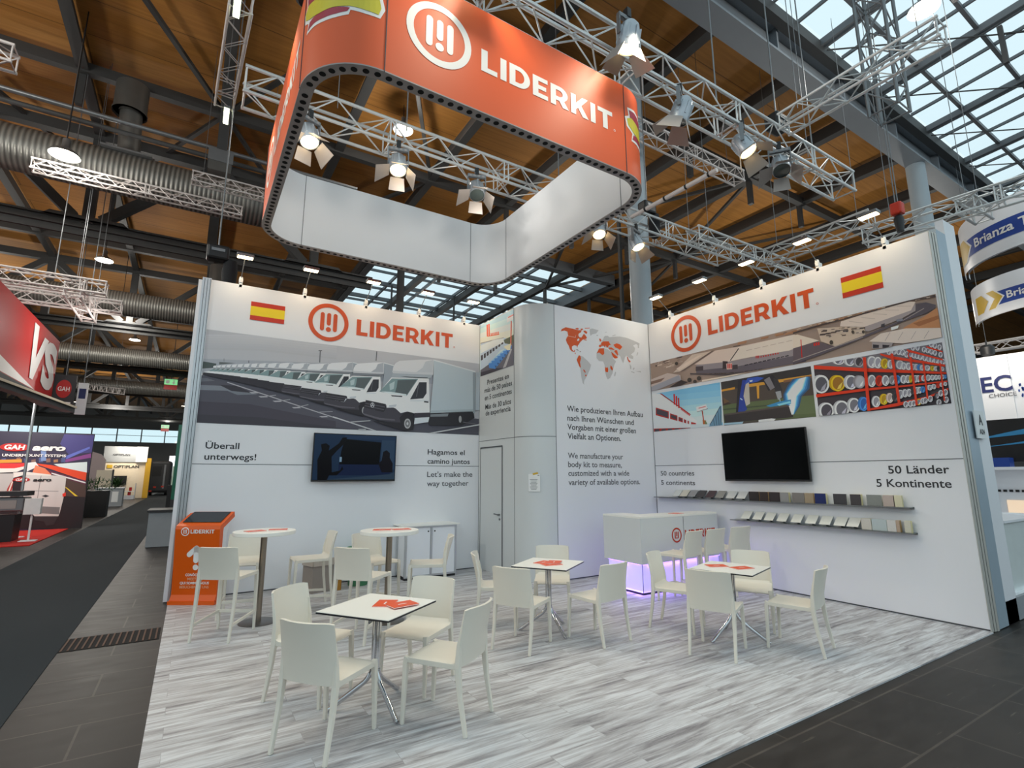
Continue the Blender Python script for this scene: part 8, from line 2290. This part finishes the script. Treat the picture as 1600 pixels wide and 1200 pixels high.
# exit signs
for (x, y, z, s), l in zip(((-1.67, 40, 7.85, 1.0), (-3.4, 80, 8.1, 1.2)), ('lit exit sign with a green arrow hanging above the aisle', 'far lit exit sign at the end of the aisle')):
    t = thing('exit_sign', l, 'sign', (x, y, z)); MB().box(0, 0, 0, .72 * s, .1, .36 * s).build('upper_panel', 'exit_green', t); MB().box(0, 0, -.36 * s, .72 * s, .1, .3 * s).build('lower_panel', 'red_booth', t)
    mb = MB(); mb.box(.16 * s, -.055, .04, .06 * s, .01, .2 * s); mb.add([(.04 * s, -.056, -.02), (.28 * s, -.056, -.02), (.16 * s, -.056, -.15 * s)], [(0, 2, 1)]); mb.box(-.18 * s, -.055, 0, .2 * s, .01, .22 * s); mb.build('arrow', 'white_print', t)
    MB().tube([(0, 0, .18 * s), (0, 0, CZ - z)], .02, 6).build('rod', 'beam', t)
# row of far fluorescent fittings
for i in range(7):
    t = thing('batten_lamp', 'far fluorescent batten lamp in the row across the hall end', 'lamp', (-12 + i * 2.3, 70, 9.0 ), 0, 'batten lamps across the hall end'); MB().box(0, 0, .06, 1.9, .2, .1).build('housing', 'grey_metal', t); MB().box(0, 0, 0, 1.8, .16, .03).build('tube', 'tube', t); MB().tube([(-.7, 0, .1), (-.7, 0, CZ - 9)], .015, 6).build('rod', 'beam', t); MB().tube([(.7, 0, .1), (.7, 0, CZ - 9)], .015, 6).build('rod', 'beam', t)
# ---------------------------------------------------------------- next stands, right
def curved_sign(label, cx, cy, r, a0, a1, z0, z1, inside, lx, sl=0.):
    t = thing('curved_banner', label, 'banner', (cx, cy, z0)); n = 28; mb = MB(); A = [a0 + (a1 - a0) * i / n for i in range(n + 1)]
    for q0, q1, flip in ((r, r, False), (r - .06, r - .06, True)):
        V = [(q0 * math.cos(a), q0 * math.sin(a), sl * (a - a0)) for a in A] + [(q1 * math.cos(a), q1 * math.sin(a), z1 - z0 + sl * (a - a0)) for a in A]; F = [(i, i + 1, n + 2 + i, n + 1 + i) for i in range(n)]; mb.add(V, [f[::-1] for f in F] if flip else F)
    mb.build('panel', 'white_panel', t, True)
    def put(shape_mb, m, name, k):
        res = MB(); q = r - .06 - k if inside else r + k; st = .1
        for f in shape_mb.f:
            P = [(shape_mb.v[i][0], shape_mb.v[i][1]) for i in f]; lo = min(p[0] for p in P); hi = max(p[0] for p in P); j = math.floor(lo / st)
            while j * st < hi:
                c = clip_poly(P, (j * st, -9, (j + 1) * st, 9)); j += 1
                if len(c) < 3: continue
                V = []
                for u, v in c: a = lx + (-u if inside else u) / r; V.append((q * math.cos(a), q * math.sin(a), v + sl * (a - a0)))
                res.add(V, [tuple(range(len(V)))])
        return res.build(name, m, t)
    return t, put
def band_strip(u0, u1, v0, v1, n=16):
    mb = MB(); V = [(u0 + (u1 - u0) * i / n, v0, 0) for i in range(n + 1)] + [(u0 + (u1 - u0) * i / n, v1, 0) for i in range(n + 1)]; return mb.add(V, [(i, i + 1, n + 2 + i, n + 1 + i) for i in range(n)])
# upper band: outside of the near half of a big hanging ring, lower band: inside of its far half
t, put = curved_sign('near curved white hanging banner with a blue company strip at the right edge', 14.62, 2.12, 1.72, math.radians(96), math.radians(235), 5.99, 7.02, False, math.radians(113))
put(band_strip(.34, 2.4, .24, .61), 'blue_print', 'strip', .004); put(MB().flat([[(.0, .16), (.3, .16), (.56, .44), (.3, .70), (.0, .70)]]), 'white_print', 'outline', .006); put(MB().flat([[(-.1, .18), (.26, .18), (.5, .44), (.26, .68), (-.1, .68)]]), 'gold', 'arrow', .008)
put(text('Brianza Trasporti', 2.0, .19, .02).xf(Matrix.Translation((.66, .35, 0))), 'white_print', 'lettering', .012)
t, put = curved_sign('far curved white hanging banner below the near one, with the same blue strip', 19.75, 3.35, 1.8, math.radians(100), math.radians(235), 5.99, 7.02, False, math.radians(126))
put(band_strip(.66, 2.4, .24, .61), 'blue_print', 'strip', .004); put(MB().flat([[(-.1, .18), (.22, .18), (.45, .44), (.22, .68), (-.1, .68)]]), 'gold', 'arrow', .006); put(MB().flat([[(.36, .16), (.66, .16), (.93, .44), (.66, .70), (.36, .70), (.62, .44)]]), 'white_print', 'outline', .006); put(MB().flat([[(.42, .18), (.64, .18), (.88, .44), (.64, .68), (.42, .68), (.66, .44)]]), 'gold', 'arrow', .008)
put(text('Brianza', .85, .2, .02).xf(Matrix.Translation((.98, .35, 0))), 'white_print', 'lettering', .012)
ec = thing('booth_wall', 'white booth wall with large cut-off green and navy letters at the right edge', 'booth wall', (18, 4.6, 2.9)); FX = Matrix(((0, 0, -1, 0), (-1, 0, 0, 0), (0, 1, 0, 0), (0, 0, 0, 1)))
MB().box(.06, .2, .96, .1, 1.1, 1.95).build('panel', 'white_panel', ec); MB().box(.3, -.75, .96, .5, .9, 1.95).build('side_panel', 'white_panel', ec); MB().box(.1, -.2, -.1, .2, 2.2, .2).build('fascia', 'cream', ec)
t = text('EC', .62, .42, .02); t.xf(FX @ Matrix.Translation((-.25, .98, .01))); t.build('lettering', 'navy', ec); t = text('CHOICE', .55, .1, .01); t.xf(FX @ Matrix.Translation((-.13, .82, .01))); t.build('lettering', 'ink_light', ec)
mb = MB()
for i in range(14): mb.box(.045, -.45 - random.random() * .25, .75 + random.random() * .5, .01, .03, .06)
mb.build('dots', 'blue_print', ec)
light('booth_fill_light', 'AREA', (16.6, 4.4, 5.3), 35, (1, .92, .8), .8, aim=(18, 4.5, 3.8))
t = thing('booth_display', 'dark booth display with cyan swoosh prints at the right edge', 'display', (15.5, 3.7, 2.0)); MB().box(0, 0, .45, .1, 1.6, .95).build('panel', 'black', t)
mb = MB(); mb.add([(-.06, .75, .5), (-.06, -.7, .62), (-.06, -.7, .8), (-.06, .2, .62)], [(0, 1, 2, 3)]); mb.add([(-.06, .8, .3), (-.06, -.7, .42), (-.06, -.7, .5), (-.06, .3, .36)], [(0, 1, 2, 3)]); mb.build('swoosh', 'cyan', t)
t = thing('display_cabinet', 'white shelf cabinet with a lit niche at the right edge', 'cabinet', (15.2, 3.75, .3)); MB().box(.1, 0, .75, .1, 1.0, 1.6).build('back_panel', 'white_panel', t); MB().box(-.1, 0, 1.53, .5, 1.0, .06).build('top', 'white_panel', t); MB().box(-.1, .5, .75, .5, .05, 1.6).build('side_panel', 'white_panel', t); MB().box(-.1, 0, .45, .5, 1.0, .05).build('shelf_board', 'white_panel', t); MB().box(.04, .1, .68, .02, .3, .34).build('niche_light', 'niche', t); MB().box(-.12, .2, 1.66, .3, .35, .2).build('blue_box', 'blue_print', t)
mb = MB()
for k in range(5): mb.box(.03, .35 - k * .1, 1.05, .02, .06, .05)
for k in range(3): mb.box(.03, .42, .9 - k * .12, .02, .05, .06)
mb.build('label_row', 'black', t)
MB().box(-.1, -.9, .6, .1, .7, 1.9).build('dark_panel', 'black', t)
sbox('floor_next_stand', 'white_panel', 8.1, 24, 2.34, 7.5, -.012, .24); sbox('trim_13', 'grey_panel', 8.12, 24, 2.30, 2.34, 0, .25)
t = thing('booth_counter', 'white glossy booth counter front at the right edge', 'counter', (9.35, 2.62, .24)); MB().box(0.3, 0, .42, 1.5, .4, .84).build('body', mat('glossy white', (226, 232, 230), .12), t); MB().box(.3, 0, .86, 1.56, .46, .03).build('worktop', 'white_panel', t)
t = thing('swivel_stool', 'white swivel bar stool on a chrome foot at the right edge', 'stool', (12.5, 3.22, .24)); MB().lathe([(.22, 0), (.21, .012), (.04, .03)], 28).build('base', 'chrome', t, True); MB().lathe([(.026, .02), (.026, .5)], 16).build('pole', 'chrome', t, True); MB().lathe([(.05, .45), (.08, .58), (.2, .66), (.23, .74), (.21, .78), (.05, .7)], 28).build('seat', 'white_panel', t, True)
t = thing('booth_spotlight', 'black booth spotlight above the white wall at the right edge', 'spotlight', (18.06, 4.62, 4.84)); MB().lathe([(.05, 0), (.14, .05), (.16, .25), (.1, .32)], 14).build('body', 'black', t, True); MB().tube([(0, 0, .3), (0, 0, .45)], .02, 6).build('bracket', 'black', t)
